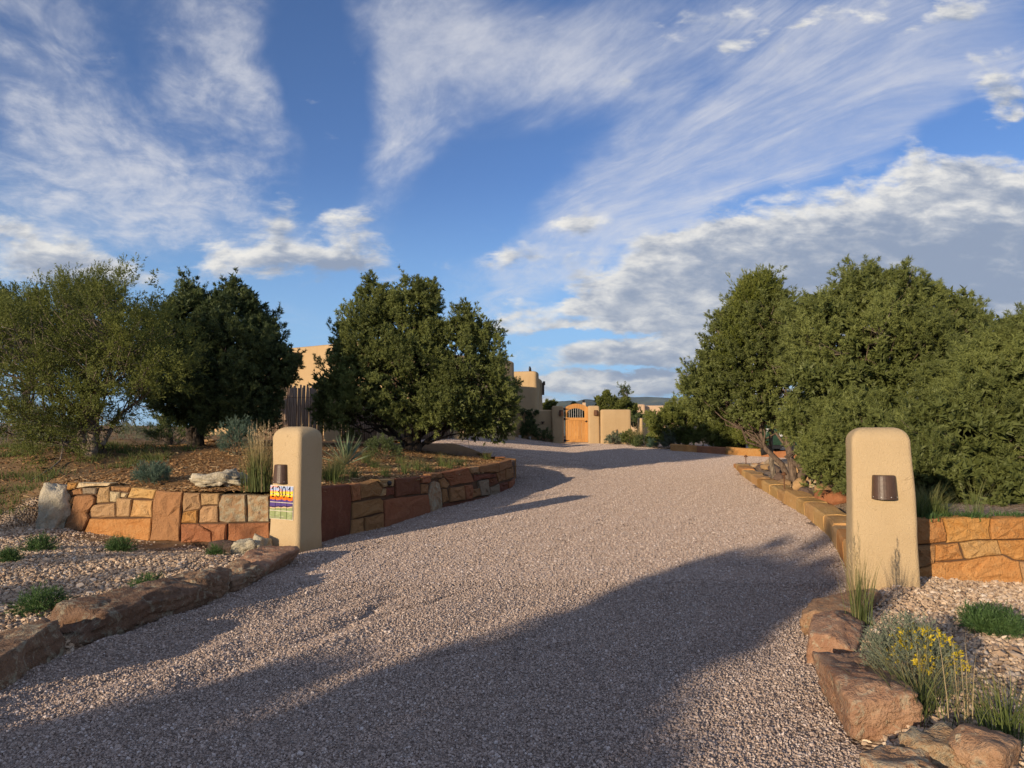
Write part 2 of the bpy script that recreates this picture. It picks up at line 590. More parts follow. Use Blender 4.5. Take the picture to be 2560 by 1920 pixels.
def voro(t, v, scale, feat='F1', out='Distance', rnd=1.0):
    n = t.nodes.new('ShaderNodeTexVoronoi')
    n.feature = feat
    n.inputs['Scale'].default_value = scale
    n.inputs['Randomness'].default_value = rnd
    t.links.new(v, n.inputs['Vector'])
    return n.outputs[out]


def varied(t, c, amount, hue=0.0):
    """Each object its own slight lightness."""
    n = t.nodes.new('ShaderNodeHueSaturation')
    t.links.new(c, n.inputs['Color'])
    r = orand(t)
    t.links.new((r * (2 * amount) + (1 - amount)).k, n.inputs['Value'])
    if hue:
        t.links.new((r.m('MULTIPLY', 7.31).m('FRACT') * (2 * hue) + (0.5 - hue)).k, n.inputs['Hue'])
    return n.outputs[0]


def stone_mat(name, a, b_, pale=(0.5, 0.38, 0.2), pamt=0.5, vein=0.35, band=0.0, rough=0.9, bscale=1.0, lich=0.0):
    m, t, b = newmat(name)
    v = coord(t, 'World')
    n1 = noise(t, v, 3.0 * bscale, 6, 0.62, 0.4)
    n2 = noise(t, v, 14.0 * bscale, 6, 0.65)
    n3 = noise(t, v, 55.0, 4, 0.6)
    c = mixc(t, (n1 * 0.7 + n2 * 0.5).ss(0.42, 0.8), a, b_)
    c = mixc(t, (noise(t, v, 6.0 * bscale, 7, 0.68, 1.4) - n3 * 0.12).ss(0.52, 0.66) * pamt, c, pale)
    # thin pale scratches and dark cracks
    rid = (noise(t, v, 9.0 * bscale, 3, 0.6, 1.0) - 0.5).m('ABSOLUTE')
    c = mixc(t, rid.ss(0.006, 0.0) * n1.ss(0.52, 0.64) * vein * 0.7, c, (a[0] * 0.35, a[1] * 0.3, a[2] * 0.28))
    rid2 = (noise(t, v, 19.0 * bscale, 3, 0.6, 1.5) - 0.5).m('ABSOLUTE')
    c = mixc(t, rid2.ss(0.02, 0.0) * n2.ss(0.56, 0.66) * vein * 0.8, c, pale)
    if lich:
        l1 = noise(t, v, 10.0, 6, 0.7, 0.6)
        c = mixc(t, (l1 + n3 * 0.15).ss(0.64 - 0.14 * lich, 0.78 - 0.14 * lich) * 0.7, c, (0.42, 0.38, 0.27))
        l2 = noise(t, v, 16.0, 5, 0.6, 0.3)
        c = mixc(t, l2.ss(0.62, 0.7) * 0.7, c, (0.12, 0.11, 0.10))
    c = mixc(t, n3.ss(0.55, 0.75) * 0.35, c, (a[0] * 0.5, a[1] * 0.48, a[2] * 0.45))
    c = varied(t, c, 0.13, 0.006)
    t.links.new(c, b.inputs['Base Color'])
    b.inputs['Roughness'].default_value = rough
    b.inputs['Specular IOR Level'].default_value = 0.15
    bump(t, b, n1 * 0.5 + n2 * 0.6 + n3 * 0.5 + (n1.ss(0.52, 0.64) * rid.ss(0.012, 0.0)) * -0.12, 0.9, 0.05)
    return m


ST = {
    'orange': stone_mat('sandstone_orange', (0.42, 0.19, 0.055), (0.50, 0.27, 0.10), (0.55, 0.38, 0.18)),
    'yellow': stone_mat('sandstone_yellow', (0.49, 0.275, 0.10), (0.56, 0.35, 0.15), (0.62, 0.46, 0.26)),
    'pale': stone_mat('sandstone_pale', (0.55, 0.42, 0.24), (0.60, 0.48, 0.30), (0.64, 0.56, 0.42)),
    'brown': stone_mat('sandstone_brown', (0.30, 0.155, 0.07), (0.36, 0.19, 0.085), (0.42, 0.26, 0.13), 0.25),
    'tan': stone_mat('sandstone_tan', (0.36, 0.22, 0.11), (0.44, 0.28, 0.14), (0.55, 0.42, 0.25)),
    'grey': stone_mat('sandstone_grey', (0.25, 0.19, 0.13), (0.32, 0.25, 0.17), (0.42, 0.35, 0.25)),
    'red': stone_mat('sandstone_red', (0.30, 0.12, 0.055), (0.37, 0.165, 0.08), (0.42, 0.24, 0.14), 0.35),
    'dark': stone_mat('sandstone_dark', (0.16, 0.06, 0.035), (0.22, 0.09, 0.05), (0.33, 0.22, 0.14), 0.3),
    'lichen': stone_mat('stone_lichened', (0.34, 0.20, 0.11), (0.40, 0.26, 0.15), (0.45, 0.36, 0.24), 0.4, lich=0.9),
    'bould': stone_mat('boulder_sandstone', (0.27, 0.145, 0.085), (0.40, 0.25, 0.155), (0.50, 0.38, 0.26), 0.5, lich=0.3),
    'bould2': stone_mat('boulder_brown', (0.17, 0.10, 0.062), (0.26, 0.165, 0.105), (0.40, 0.30, 0.20), 0.4, lich=0.5),
    'white': stone_mat('stone_white_lichen', (0.44, 0.38, 0.27), (0.58, 0.52, 0.40), (0.66, 0.61, 0.50), 0.6, lich=0.5),
    'pit': stone_mat('dark_pitted_stone', (0.11, 0.075, 0.06), (0.17, 0.12, 0.095), (0.25, 0.2, 0.16), 0.3),
}


def stucco(name, c0, c1, bs=1.0, splash=False):
    m, t, b = newmat(name)
    v = coord(t, 'World')
    n1 = noise(t, v, 1.3, 5, 0.6)
    n2 = noise(t, v, 60.0 * bs, 4, 0.7)
    n3 = noise(t, v, 170.0 * bs, 2, 0.6)
    c = mixc(t, (n1 * 0.8 + n2 * 0.25).ss(0.35, 0.75), c0, c1)
    c = mixc(t, n3.ss(0.6, 0.72) * 0.3, c, (c0[0] * 0.6, c0[1] * 0.58, c0[2] * 0.55))
    # faint run-off stains
    sp = t.nodes.new('ShaderNodeSeparateXYZ')
    t.links.new(v, sp.inputs[0])
    x, y, z = (E(t, q) for q in sp.outputs)
    stn = noise(t, vec(t, x * 3.0, y * 3.0, z * 0.35), 1.0, 4)
    c = mixc(t, stn.ss(0.52, 0.75) * 0.22, c, (c0[0] * 0.66, c0[1] * 0.62, c0[2] * 0.58))
    if splash:
        dn = noise(t, v, 9.0, 5, 0.7)
        c = mixc(t, (z + (dn - 0.5) * 0.35).ss(0.32, 0.02) * 0.45, c, (c0[0] * 0.62, c0[1] * 0.55, c0[2] * 0.5))
        hc = (noise(t, v, 2.4, 3, 0.5, 0.6) - 0.5).m('ABSOLUTE')
        c = mixc(t, hc.ss(0.003, 0.0) * n1.ss(0.5, 0.56) * 0.5, c, (c0[0] * 0.5, c0[1] * 0.46, c0[2] * 0.42))
    t.links.new(c, b.inputs['Base Color'])
    b.inputs['Roughness'].default_value = 0.92
    b.inputs['Specular IOR Level'].default_value = 0.1
    bump(t, b, n2 * 0.9 + n3 * 0.6 + n1 * 0.6, 0.9, 0.016)
    return m


M_STUC = stucco('stucco_sand', (0.51, 0.375, 0.215), (0.57, 0.43, 0.255), 1.0, True)
M_STUC2 = stucco('stucco_house', (0.44, 0.305, 0.165), (0.48, 0.34, 0.19), 0.5)
M_STUC3 = stucco('stucco_neighbour', (0.52, 0.36, 0.23), (0.56, 0.40, 0.26), 0.5)


def plain(name, c, rough=0.6, metal=0.0, bs=0.0, bsc=40.0, var=0.15):
    m, t, b = newmat(name)
    v = coord(t, 'World')
    n = noise(t, v, bsc * 0.3, 5, 0.6)
    cc = mixc(t, n.ss(0.35, 0.7), tuple(q * (1 - var) for q in c), tuple(min(1, q * (1 + var)) for q in c))
    t.links.new(cc, b.inputs['Base Color'])
    b.inputs['Roughness'].default_value = rough
    b.inputs['Metallic'].default_value = metal
    b.inputs['Specular IOR Level'].default_value = 0.4
    if bs:
        bump(t, b, noise(t, v, bsc, 5, 0.6), bs, 0.01)
    return m


M_LAMP = plain('bronze_paint', (0.075, 0.042, 0.028), 0.42, 0.0, 0.15, 60)
M_IRON = plain('black_iron', (0.018, 0.016, 0.015), 0.5, 0.3)
M_RUST = plain('rusted_steel', (0.13, 0.06, 0.03), 0.8, 0.2, 0.3)
M_BLACK = plain('black_plastic', (0.015, 0.015, 0.016), 0.5)
M_RUBBER = plain('tyre_rubber', (0.02, 0.02, 0.021), 0.8)
M_GREEN = plain('dark_green_car_paint', (0.022, 0.05, 0.026), 0.25)
M_GLASS = plain('dark_glass', (0.01, 0.012, 0.014), 0.08)
M_WHITE = plain('white_paint', (0.7, 0.7, 0.68), 0.5)
M_STEEL = plain('grey_steel', (0.35, 0.35, 0.36), 0.4, 0.8)
M_GROUT = plain('grout', (0.55, 0.5, 0.42), 0.9)
M_CORE = plain('wall_core_earth', (0.10, 0.055, 0.03), 0.95, 0.0, 0.6, 25)


def wood(name, c0, c1, sc=1.0, dark=(0.12, 0.05, 0.015)):
    m, t, b = newmat(name)
    v = coord(t, 'World')
    sp = t.nodes.new('ShaderNodeSeparateXYZ')
    t.links.new(v, sp.inputs[0])
    x, y, z = (E(t, q) for q in sp.outputs)
    r = orand(t) * 17.0
    g = noise(t, vec(t, x * 22 * sc + r, y * 22 * sc, z * 1.6 * sc), 1.0, 6, 0.65, 0.8)
    g2 = noise(t, vec(t, x * 60 * sc + r, y * 60 * sc, z * 2.5 * sc), 1.0, 3, 0.6)
    c = mixc(t, g.ss(0.3, 0.72), c0, c1)
    c = mixc(t, g2.ss(0.6, 0.75) * 0.35, c, dark)
    c = varied(t, c, 0.12)
    t.links.new(c, b.inputs['Base Color'])
    b.inputs['Roughness'].default_value = 0.5
    bump(t, b, g * 0.5 + g2 * 0.5, 0.3, 0.005)
    return m


M_GATE = wood('varnished_pine', (0.42, 0.185, 0.05), (0.55, 0.28, 0.085))
M_POST = wood('weathered_pole', (0.16, 0.105, 0.07), (0.27, 0.19, 0.13), 0.7, (0.05, 0.03, 0.02))
M_BEAM = wood('dark_beam', (0.07, 0.045, 0.03), (0.1, 0.065, 0.045))


def bark(name, c0, c1):
    m, t, b = newmat(name)
    v = coord(t, 'World')
    sp = t.nodes.new('ShaderNodeSeparateXYZ')
    t.links.new(v, sp.inputs[0])
    x, y, z = (E(t, q) for q in sp.outputs)
    g = noise(t, vec(t, x * 30, y * 30, z * 7), 1.0, 6, 0.7, 0.6)
    c = mixc(t, g.ss(0.35, 0.68), c0, c1)
    t.links.new(c, b.inputs['Base Color'])
    bump(t, b, g, 1.0, 0.03)
    return m


M_BARK = bark('pinyon_bark', (0.075, 0.05, 0.036), (0.21, 0.155, 0.115))
M_BARKJ = bark('juniper_bark', (0.11, 0.085, 0.065), (0.33, 0.275, 0.22))
M_BARKD = bark('dark_bark', (0.04, 0.03, 0.024), (0.11, 0.085, 0.065))


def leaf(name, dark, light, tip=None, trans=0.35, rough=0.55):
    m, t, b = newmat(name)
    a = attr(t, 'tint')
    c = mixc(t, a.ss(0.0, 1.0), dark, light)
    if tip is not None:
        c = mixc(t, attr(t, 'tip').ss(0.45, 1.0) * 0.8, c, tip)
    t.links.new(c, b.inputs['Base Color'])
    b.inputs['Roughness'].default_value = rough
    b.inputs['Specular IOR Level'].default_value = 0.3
    tr = t.nodes.new('ShaderNodeBsdfTranslucent')
    t.links.new(c, tr.inputs[0])
    mx = t.nodes.new('ShaderNodeMixShader')
    mx.inputs[0].default_value = trans
    t.links.new(b.outputs[0], mx.inputs[1])
    t.links.new(tr.outputs[0], mx.inputs[2])
    t.links.new(mx.outputs[0], t.nodes['Material Output'].inputs[0])
    return m


M_PINE = leaf('pinyon_needles', (0.115, 0.138, 0.040), (0.235, 0.268, 0.080))
M_PINED = leaf('pinyon_needles_dark', (0.062, 0.088, 0.034), (0.14, 0.175, 0.062))
M_JUN = leaf('juniper_leaves', (0.115, 0.135, 0.030), (0.21, 0.235, 0.058))
M_JUNB = leaf('juniper_leaves_bright', (0.14, 0.165, 0.032), (0.23, 0.25, 0.06))
M_GRASS = leaf('green_grass', (0.07, 0.10, 0.025), (0.16, 0.20, 0.06), (0.30, 0.27, 0.10))
M_GRASSD = leaf('tall_feather_grass', (0.075, 0.10, 0.03), (0.15, 0.18, 0.06), (0.50, 0.36, 0.17))
M_STRAW = leaf('straw', (0.36, 0.27, 0.14), (0.50, 0.39, 0.22))
M_YUC = leaf('yucca_leaves', (0.10, 0.14, 0.075), (0.19, 0.24, 0.14), None, 0.1)
M_SAGE = leaf('silver_leaves', (0.15, 0.18, 0.12), (0.26, 0.29, 0.20))
M_BLUE = leaf('blue_green_leaves', (0.07, 0.12, 0.085), (0.15, 0.21, 0.15))
M_CREEP = leaf('creeping_juniper_leaves', (0.05, 0.10, 0.03), (0.11, 0.19, 0.06))
M_FLOW = leaf('yellow_flowers', (0.55, 0.42, 0.02), (0.70, 0.55, 0.04))
M_DRY = leaf('dry_twigs', (0.20, 0.15, 0.09), (0.32, 0.25, 0.16))


def gravel_sheet(name, cols, cell, bstr=1.0):
    """A bed of crushed stone too small to pick apart: cell colours and relief."""
    m, t, b = newmat(name)
    v = coord(t, 'World')
    wn = noise(t, v, 30.0, 2)
    vc = voro(t, v, 1.0 / cell, 'F1', 'Color')
    sp = t.nodes.new('ShaderNodeSeparateColor')
    t.links.new(vc, sp.inputs[0])
    r = E(t, sp.outputs[0])
    d = E(t, voro(t, v, 1.0 / cell, 'F1', 'Distance'))
    d2 = E(t, voro(t, v, 0.45 / cell, 'F1', 'Distance'))
    c = ramp(t, r, cols)
    big = noise(t, v, 0.8, 5, 0.6)
    c = mixc(t, big.ss(0.4, 0.7) * 0.25, c, tuple(0.72 * q for q in cols[0][1]))
    t.links.new(c, b.inputs['Base Color'])
    b.inputs['Roughness'].default_value = 0.95
    b.inputs['Specular IOR Level'].default_value = 0.1
    bump(t, b, d * -1.0 + d2 * -0.5 + wn * 0.2, bstr, cell * 3.0)
    return m


DRIVE_COLS = [(0.0, (0.27, 0.20, 0.16)), (0.3, (0.385, 0.295, 0.24)), (0.6, (0.45, 0.353, 0.29)), (0.88, (0.51, 0.41, 0.345)), (1.0, (0.66, 0.57, 0.51))]
BED_COLS = [(0.0, (0.22, 0.15, 0.105)), (0.3, (0.42, 0.30, 0.20)), (0.6, (0.50, 0.37, 0.255)), (0.85, (0.56, 0.43, 0.31)), (1.0, (0.68, 0.57, 0.45))]
M_DRIVE = gravel_sheet('crushed_gravel', DRIVE_COLS, 0.02, 1.0)
M_BEDS = gravel_sheet('bed_gravel', BED_COLS, 0.03, 0.9)


def pebble_mat(name, cols, by='object'):
    m, t, b = newmat(name)
    r = orand(t) if by == 'object' else attr(t, 'tint')
    c = ramp(t, r, cols)
    n = noise(t, coord(t, 'World'), 160.0, 3)
    c = mixc(t, n.ss(0.5, 0.7) * 0.3, c, (0.16, 0.12, 0.1))
    t.links.new(c, b.inputs['Base Color'])
    b.inputs['Roughness'].default_value = 0.9
    b.inputs['Specular IOR Level'].default_value = 0.15
    return m


M_PEB = pebble_mat('drive_pebbles', DRIVE_COLS)
M_PEBA = pebble_mat('drive_pebbles_far', DRIVE_COLS, 'attr')
M_PEB2 = pebble_mat('bed_pebbles', BED_COLS)
M_CHIP = pebble_mat('wood_chips', [(0.0, (0.13, 0.065, 0.03)), (0.4, (0.27, 0.145, 0.06)), (0.75, (0.38, 0.225, 0.10)), (1.0, (0.52, 0.36, 0.19))])


def soil(name, c0, c1, c2):
    m, t, b = newmat(name)
    v = coord(t, 'World')
    n1 = noise(t, v, 0.9, 6, 0.65)
    n2 = noise(t, v, 12.0, 6, 0.7)
    n3 = noise(t, v, 70.0, 3, 0.6)
    c = mixc(t, n1.ss(0.38, 0.66), c0, c1)
    c = mixc(t, (n2 * 0.8 + n3 * 0.3).ss(0.5, 0.72) * 0.7, c, c2)
    t.links.new(c, b.inputs['Base Color'])
    b.inputs['Roughness'].default_value = 0.95
    b.inputs['Specular IOR Level'].default_value = 0.1
    bump(t, b, n2 * 0.7 + n3 * 0.5, 0.8, 0.03)
    return m


M_SOIL = soil('dry_soil', (0.26, 0.165, 0.09), (0.20, 0.13, 0.075), (0.14, 0.115, 0.05))
M_MULCH = soil('mulch_soil', (0.20, 0.115, 0.05), (0.15, 0.085, 0.04), (0.28, 0.17, 0.08))

# ------------------------------------------------------------------ ground sheets
def grid_mesh(name, xs2, ys2, zs2, mat):
    """Sheet from 2-D arrays of x, y, z."""
    r, c = xs2.shape
    v = np.stack([xs2, ys2, zs2], -1).reshape(-1, 3)
    i = np.arange(r * c).reshape(r, c)
    f = np.stack([i[:-1, :-1], i[:-1, 1:], i[1:, 1:], i[1:, :-1]], -1).reshape(-1, 4)
    return mesh(name, v, f, mat, smooth=True)


def drive_relief(x, y):
    """Tyre ruts, scuffs and raked ridges in the loose gravel."""
    cx = (Lx(np.minimum(y, 16)) + Rx(np.minimum(y, 16))) * 0.5
    u = x - cx
    bend = 0.25 * np.sin(y * 0.35)
    ruts = 0.0
    for r0 in (-1.55, 0.25, 1.2):
        q = u - r0 - bend
        ruts = ruts - 0.018 * np.exp(-(q / 0.16) ** 2) + 0.012 * np.exp(-((np.abs(q) - 0.27) / 0.09) ** 2)
    ruts = ruts * (0.45 + 0.55 * sst(-0.2, 0.5, fbm(x * 0.5, y * 0.3, 5.0, 2)))
    al = x * 0.45 + y * 0.9
    ac = x * 0.9 - y * 0.45
    sc = fbm(ac * 2.3, al * 0.7, 1.0, 4)
    rg = 1 - np.abs(fbm(ac * 1.5 + 0.25 * fbm(x, y, 2.0, 2), al * 0.30, 6.0, 3))
    furrow = -0.034 * np.clip((rg - 0.84) / 0.16, 0, 1) * sst(0.0, 0.5, fbm(x * 0.7, y * 0.5, 12.0, 2) + 0.2)
    near_left = np.exp(-((x - Lx(np.minimum(y, 18))) / 1.6) ** 2)
    rough = (0.010 + 0.020 * near_left) * sc + 0.022 * near_left * np.clip(fbm(x * 3.1, y * 3.1, 8.0, 3), -0.3, 1)
    bank = 0.05 * np.exp(-((x - Lx(np.minimum(y, 18))) / 0.35) ** 2)
    return ruts * 1.2 + rough * 1.25 + furrow + bank + 0.012 * fbm(x * 0.4, y * 0.4, 4.0, 2) - 0.012


# the land itself, out to the horizon, kept a little low where other sheets lie on it
def axis(parts):
    return np.unique(np.concatenate([np.arange(a, b, s) for a, b, s in parts] + [np.array([parts[-1][1]])]))


gx = axis([(-4000, -600, 400), (-600, -100, 50), (-100, -30, 7), (-30, -12, 1.0), (-12, 11, 0.25), (11, 30, 1.0), (30, 100, 7), (100, 600, 50), (600, 4000.1, 400)])
gy = axis([(-600, -100, 50), (-100, -20, 8), (-20, -2, 1.0), (-2, 26, 0.25), (26, 50, 0.8), (50, 130, 5), (130, 600, 40), (600, 9000.1, 600)])
GX, GY = np.meshgrid(gx, gy)


def low_mask(x, y):
    m = ((x > Lx(np.minimum(y, 18.2)) - 0.05) & (x < np.minimum(Rx(np.minimum(y, 24)) + 0.05, 12)) & (y < 44))
    m |= (x > -13.5) & (x < Lx(np.minimum(y, 18.2)) + 0.1) & (y < 9.5) & (y > 0)
    m |= (x > 1.5) & (x < 9) & (y < 7.0) & (y > 0)
    m |= (y > 18.2) & (y < 44) & (x > -3) & (x < 12)
    return m


GZ = H(GX, GY, 0.34) - np.where(low_mask(GX, GY), 0.12, 0.0)
ground = grid_mesh('ground', GX, GY, GZ, M_SOIL)
tag(ground, kind='structure')

# driveway and court
ys = axis([(-3, 2, 0.25), (2, 9, 0.05), (9, 24, 0.2), (24, 43, 0.4)])
t_ = np.linspace(0, 1, 120)
DY = np.repeat(ys[:, None], len(t_), 1)
IBx = np.array([p[0] for p in IB]); IBy = np.array([p[1] for p in IB])
lx = np.where(ys < 18.2, Lx(np.minimum(ys, 18.2)), np.where(ys < 23.6, np.interp(ys, IBy, IBx), np.interp(ys, [23.6, 26, 30, 43], [-3.2, -4.5, -4.0, -1.0])))
rx = np.where(ys < 22.7, Rx(ys), np.interp(ys, [22.7, 23.2, 26, 43], [7.06, 12.5, 13.5, 14.0]))
ys_d, lx_d, rx_d = ys.copy(), lx.copy(), rx.copy()
DX = (lx - 0.12)[:, None] * (1 - t_)[None] + (rx + 0.12)[:, None] * t_[None]
DZ = base_z(DX, DY) + drive_relief(DX, DY) * (1 - 0.85 * sst(6.4, 7.7, DY)) - 0.006 * sst(7, 7.8, DY)
driveway = grid_mesh('driveway', DX, DY, DZ, M_DRIVE)
tag(driveway, kind='structure')

# gravel bed in front of the left wall
ys = np.arange(0.5, 10.8, 0.07)
t_ = np.linspace(0, 1, 120)
LY = np.repeat(ys[:, None], len(t_), 1)
LX = (np.full_like(ys, -14.0))[:, None] * (1 - t_)[None] ** 1.5 + (Lx(ys) + 0.0)[:, None] * (1 - (1 - t_)[None] ** 1.5)
LZ = np.where(LY > 9.7, H(LX, np.minimum(LY, np.where(LX > -7, wfy(LX) - 0.05, LY))), H(LX, LY)) + 0.02 * fbm(LX * 0.9, LY * 0.9, 1.0, 3)
left_bed = grid_mesh('left_gravel_bed', LX, LY, LZ, M_BEDS)
tag(left_bed, kind='structure')

# gravel bed in front of the right wall
ys = np.arange(1.5, 7.75, 0.06)
t_ = np.linspace(0, 1, 90)
RY = np.repeat(ys[:, None], len(t_), 1)
RX = (Rx(ys) + 0.05)[:, None] * (1 - t_)[None] + np.full_like(ys, 9.0)[:, None] * t_[None]
RZ = H(RX, np.minimum(RY, wry(np.maximum(RX, 3.95)) - 0.03)) + 0.02 * fbm(RX * 0.9, RY * 0.9, 6.0, 3)
right_bed = grid_mesh('right_gravel_bed', RX, RY, RZ, M_BEDS)
tag(right_bed, kind='structure')


# ------------------------------------------------------------------ loose stones and chips
def pebble(seed, flat=0.6):
    r = np.random.default_rng(seed)
    g = (1 + 5 ** 0.5) / 2
    v = np.array([(-1, g, 0), (1, g, 0), (-1, -g, 0), (1, -g, 0), (0, -1, g), (0, 1, g), (0, -1, -g), (0, 1, -g), (g, 0, -1), (g, 0, 1), (-g, 0, -1), (-g, 0, 1)]) / 1.9
    v = v * (1 + 0.22 * r.standard_normal((12, 1))) * np.array([0.62, 0.62 * r.uniform(0.65, 0.95), 0.62 * flat])
    f = [(0, 11, 5), (0, 5, 1), (0, 1, 7), (0, 7, 10), (0, 10, 11), (1, 5, 9), (5, 11, 4), (11, 10, 2), (10, 7, 6), (7, 1, 8), (3, 9, 4), (3, 4, 2), (3, 2, 6), (3, 6, 8), (3, 8, 9), (4, 9, 5), (2, 4, 11), (6, 2, 10), (8, 6, 7), (9, 8, 1)]
    return v, f


def proto_collection(name, shapes, mat):
    c = bpy.data.collections.new(name)
    for i, (v, f) in enumerate(shapes):
        me = bpy.data.meshes.new(name)
        me.from_pydata([tuple(q) for q in v], [], f)
        me.materials.append(mat)
        c.objects.link(bpy.data.objects.new('%s_%d' % (name, i), me))
    return c


def scatter(name, pts, rots, scl, coll, label, cat):
    """Points with a rotation and a size each, a stone of the collection on every one."""
    o = mesh(name, pts, [], None, attrs={'rot': ('FLOAT_VECTOR', rots), 'scl': ('FLOAT', scl)})
    g = bpy.data.node_groups.new(name, 'GeometryNodeTree')
    g.interface.new_socket('Geometry', in_out='INPUT', socket_type='NodeSocketGeometry')
    g.interface.new_socket('Geometry', in_out='OUTPUT', socket_type='NodeSocketGeometry')
    a, b = g.nodes.new('NodeGroupInput'), g.nodes.new('NodeGroupOutput')
    ip = g.nodes.new('GeometryNodeInstanceOnPoints')
    ci = g.nodes.new('GeometryNodeCollectionInfo')
    ci.inputs['Collection'].default_value = coll
    ci.inputs['Separate Children'].default_value = True
    ci.inputs['Reset Children'].default_value = True
    ip.inputs['Pick Instance'].default_value = True
    na = g.nodes.new('GeometryNodeInputNamedAttribute'); na.data_type = 'FLOAT_VECTOR'; na.inputs['Name'].default_value = 'rot'
    nb = g.nodes.new('GeometryNodeInputNamedAttribute'); nb.data_type = 'FLOAT'; nb.inputs['Name'].default_value = 'scl'
    er = g.nodes.new('FunctionNodeEulerToRotation')
    K = g.links.new
    K(a.outputs[0], ip.inputs['Points'])
    K(ci.outputs[0], ip.inputs['Instance'])
    K(na.outputs['Attribute'], er.inputs[0])
    K(er.outputs[0], ip.inputs['Rotation'])
    K(nb.outputs['Attribute'], ip.inputs['Scale'])
    K(ip.outputs[0], b.inputs[0])
    md = o.modifiers.new('scatter', 'NODES')
    md.node_group = g
    tag(o, label, cat, kind='stuff')
    return o


def eul(n, r, tilt=1.0):
    return np.stack([r.uniform(-tilt, tilt, n), r.uniform(-tilt, tilt, n), r.uniform(0, 6.28, n)], -1)


PEB = proto_collection('drive_pebble', [pebble(i, 0.75) for i in range(7)], M_PEB)
PEB2 = proto_collection('bed_pebble', [pebble(20 + i, 0.6) for i in range(7)], M_PEB2)
r = np.random.default_rng(11)
# driveway stones one by one near the viewer
n = 270000
yy = 2.2 + 6.2 * r.random(n) ** 1.25
uu = r.random(n)
xx = np.clip(Lx(yy) - 0.04, -0.8 * yy - 0.3, 0) * (1 - uu) + np.clip(Rx(yy) + 0.04, 0, 0.8 * yy + 0.3) * uu
keep = r.random(n) < (np.clip(Rx(yy), 0, 0.8 * yy + 0.3) - np.clip(Lx(yy), -0.8 * yy - 0.3, 0)) / 6.6
xx, yy = xx[keep], yy[keep]
zz = base_z(xx, yy) + drive_relief(xx, yy) * (1 - 0.85 * sst(6.4, 7.7, yy)) + r.uniform(-0.004, 0.003, len(xx))
sc = r.lognormal(0, 0.34, len(xx)) * 0.0096
scatter('drive_stones', np.stack([xx, yy, zz], -1), eul(len(xx), r), sc, PEB, 'pinkish tan crushed gravel covering the near driveway', 'gravel')


def patch(seed, size=0.42, cell=0.0155):
    """A handful of loose stones on a round piece of ground."""
    q = np.random.default_rng(seed)
    k = int(math.pi * size * size / cell ** 2 * 0.85)
    rad = size * np.sqrt(q.random(k)); an = q.uniform(0, 6.283, k)
    VV, FF, TT = [], [], []
    shp = [pebble(300 + i, 0.75) for i in range(6)]
    for i in range(k):
        v, f = shp[q.integers(6)]
        a_ = q.uniform(0, 6.283); ca, sa = math.cos(a_), math.sin(a_)
        tl_ = q.uniform(-0.9, 0.9); ct, st_ = math.cos(tl_), math.sin(tl_)
        sz = 0.0135 * q.lognormal(0, 0.3)
        w = (v * sz) @ np.array([[1, 0, 0], [0, ct, st_], [0, -st_, ct]]) @ np.array([[ca, sa, 0], [-sa, ca, 0], [0, 0, 1]])
        VV.append(w + np.array([rad[i] * math.cos(an[i]), rad[i] * math.sin(an[i]), q.uniform(-0.004, 0.004)]))
        FF.append(np.array(f) + 12 * i)
        TT.append(np.full(12, q.random()))
    return np.concatenate(VV), np.concatenate(FF), np.concatenate(TT)


PAT = bpy.data.collections.new('gravel_patch')
for i in range(3):
    v, f, ti = patch(700 + i)
    me = bpy.data.meshes.new('gravel_patch')
    me.from_pydata([tuple(q) for q in v], [], [tuple(q) for q in f])
    at_ = me.attributes.new('tint', 'FLOAT', 'POINT')
    at_.data.foreach_set('value', ti.astype(np.float32))
    me.materials.append(M_PEBA)
    PAT.objects.link(bpy.data.objects.new('gravel_patch_%d' % i, me))
px_, py_ = [], []
for y in np.arange(8.1, 37.5, 0.50):
    l = float(np.interp(y, ys_d, lx_d)) + 0.28
    h_ = float(np.interp(y, ys_d, rx_d)) - 0.28
    for x in np.arange(l, h_ + 0.25, 0.50):
        if abs(x) < 0.80 * y + 0.4:
            px_.append(min(x, h_) + r.uniform(-0.06, 0.06)); py_.append(y + r.uniform(-0.08, 0.08))
px_, py_ = np.array(px_), np.array(py_)
pz_ = base_z(px_, py_) + drive_relief(px_, py_) * 0.15 + 0.001
e_ = 0.2
sx_ = (base_z(px_ + e_, py_) - base_z(px_ - e_, py_)) / (2 * e_)
sy_ = (base_z(px_, py_ + e_) - base_z(px_, py_ - e_)) / (2 * e_)
scatter('far_drive_stones', np.stack([px_, py_, pz_], -1), np.stack([np.arctan(sy_), -np.arctan(sx_), r.uniform(0, 0.2, len(px_))], -1), np.full(len(px_), 1.0), PAT, 'pinkish tan crushed gravel on the upper driveway and court', 'gravel')
# left bed
n = 56000
yy = r.uniform(3.5, 10.7, n); xx = -2.6 - 7.2 * r.random(n)
keep = (xx < Lx(yy) - 0.02) & ((yy < wfy(xx) - 0.02) | (xx < -7.2)) & (np.abs(xx) < yy * 0.80 + 0.4) & ~((xx < -7.0) & (yy > 9.9))
xx, yy = xx[keep], yy[keep]
zz = H(xx, yy) + 0.02 * fbm(xx * 0.9, yy * 0.9, 1.0, 3) + r.uniform(0, 0.012, len(xx))
scatter('left_bed_stones', np.stack([xx, yy, zz], -1), eul(len(xx), r, 0.8), r.lognormal(0, 0.28, len(xx)) * 0.027, PEB2, 'tan pebble gravel in the bed before the left stone wall', 'gravel')
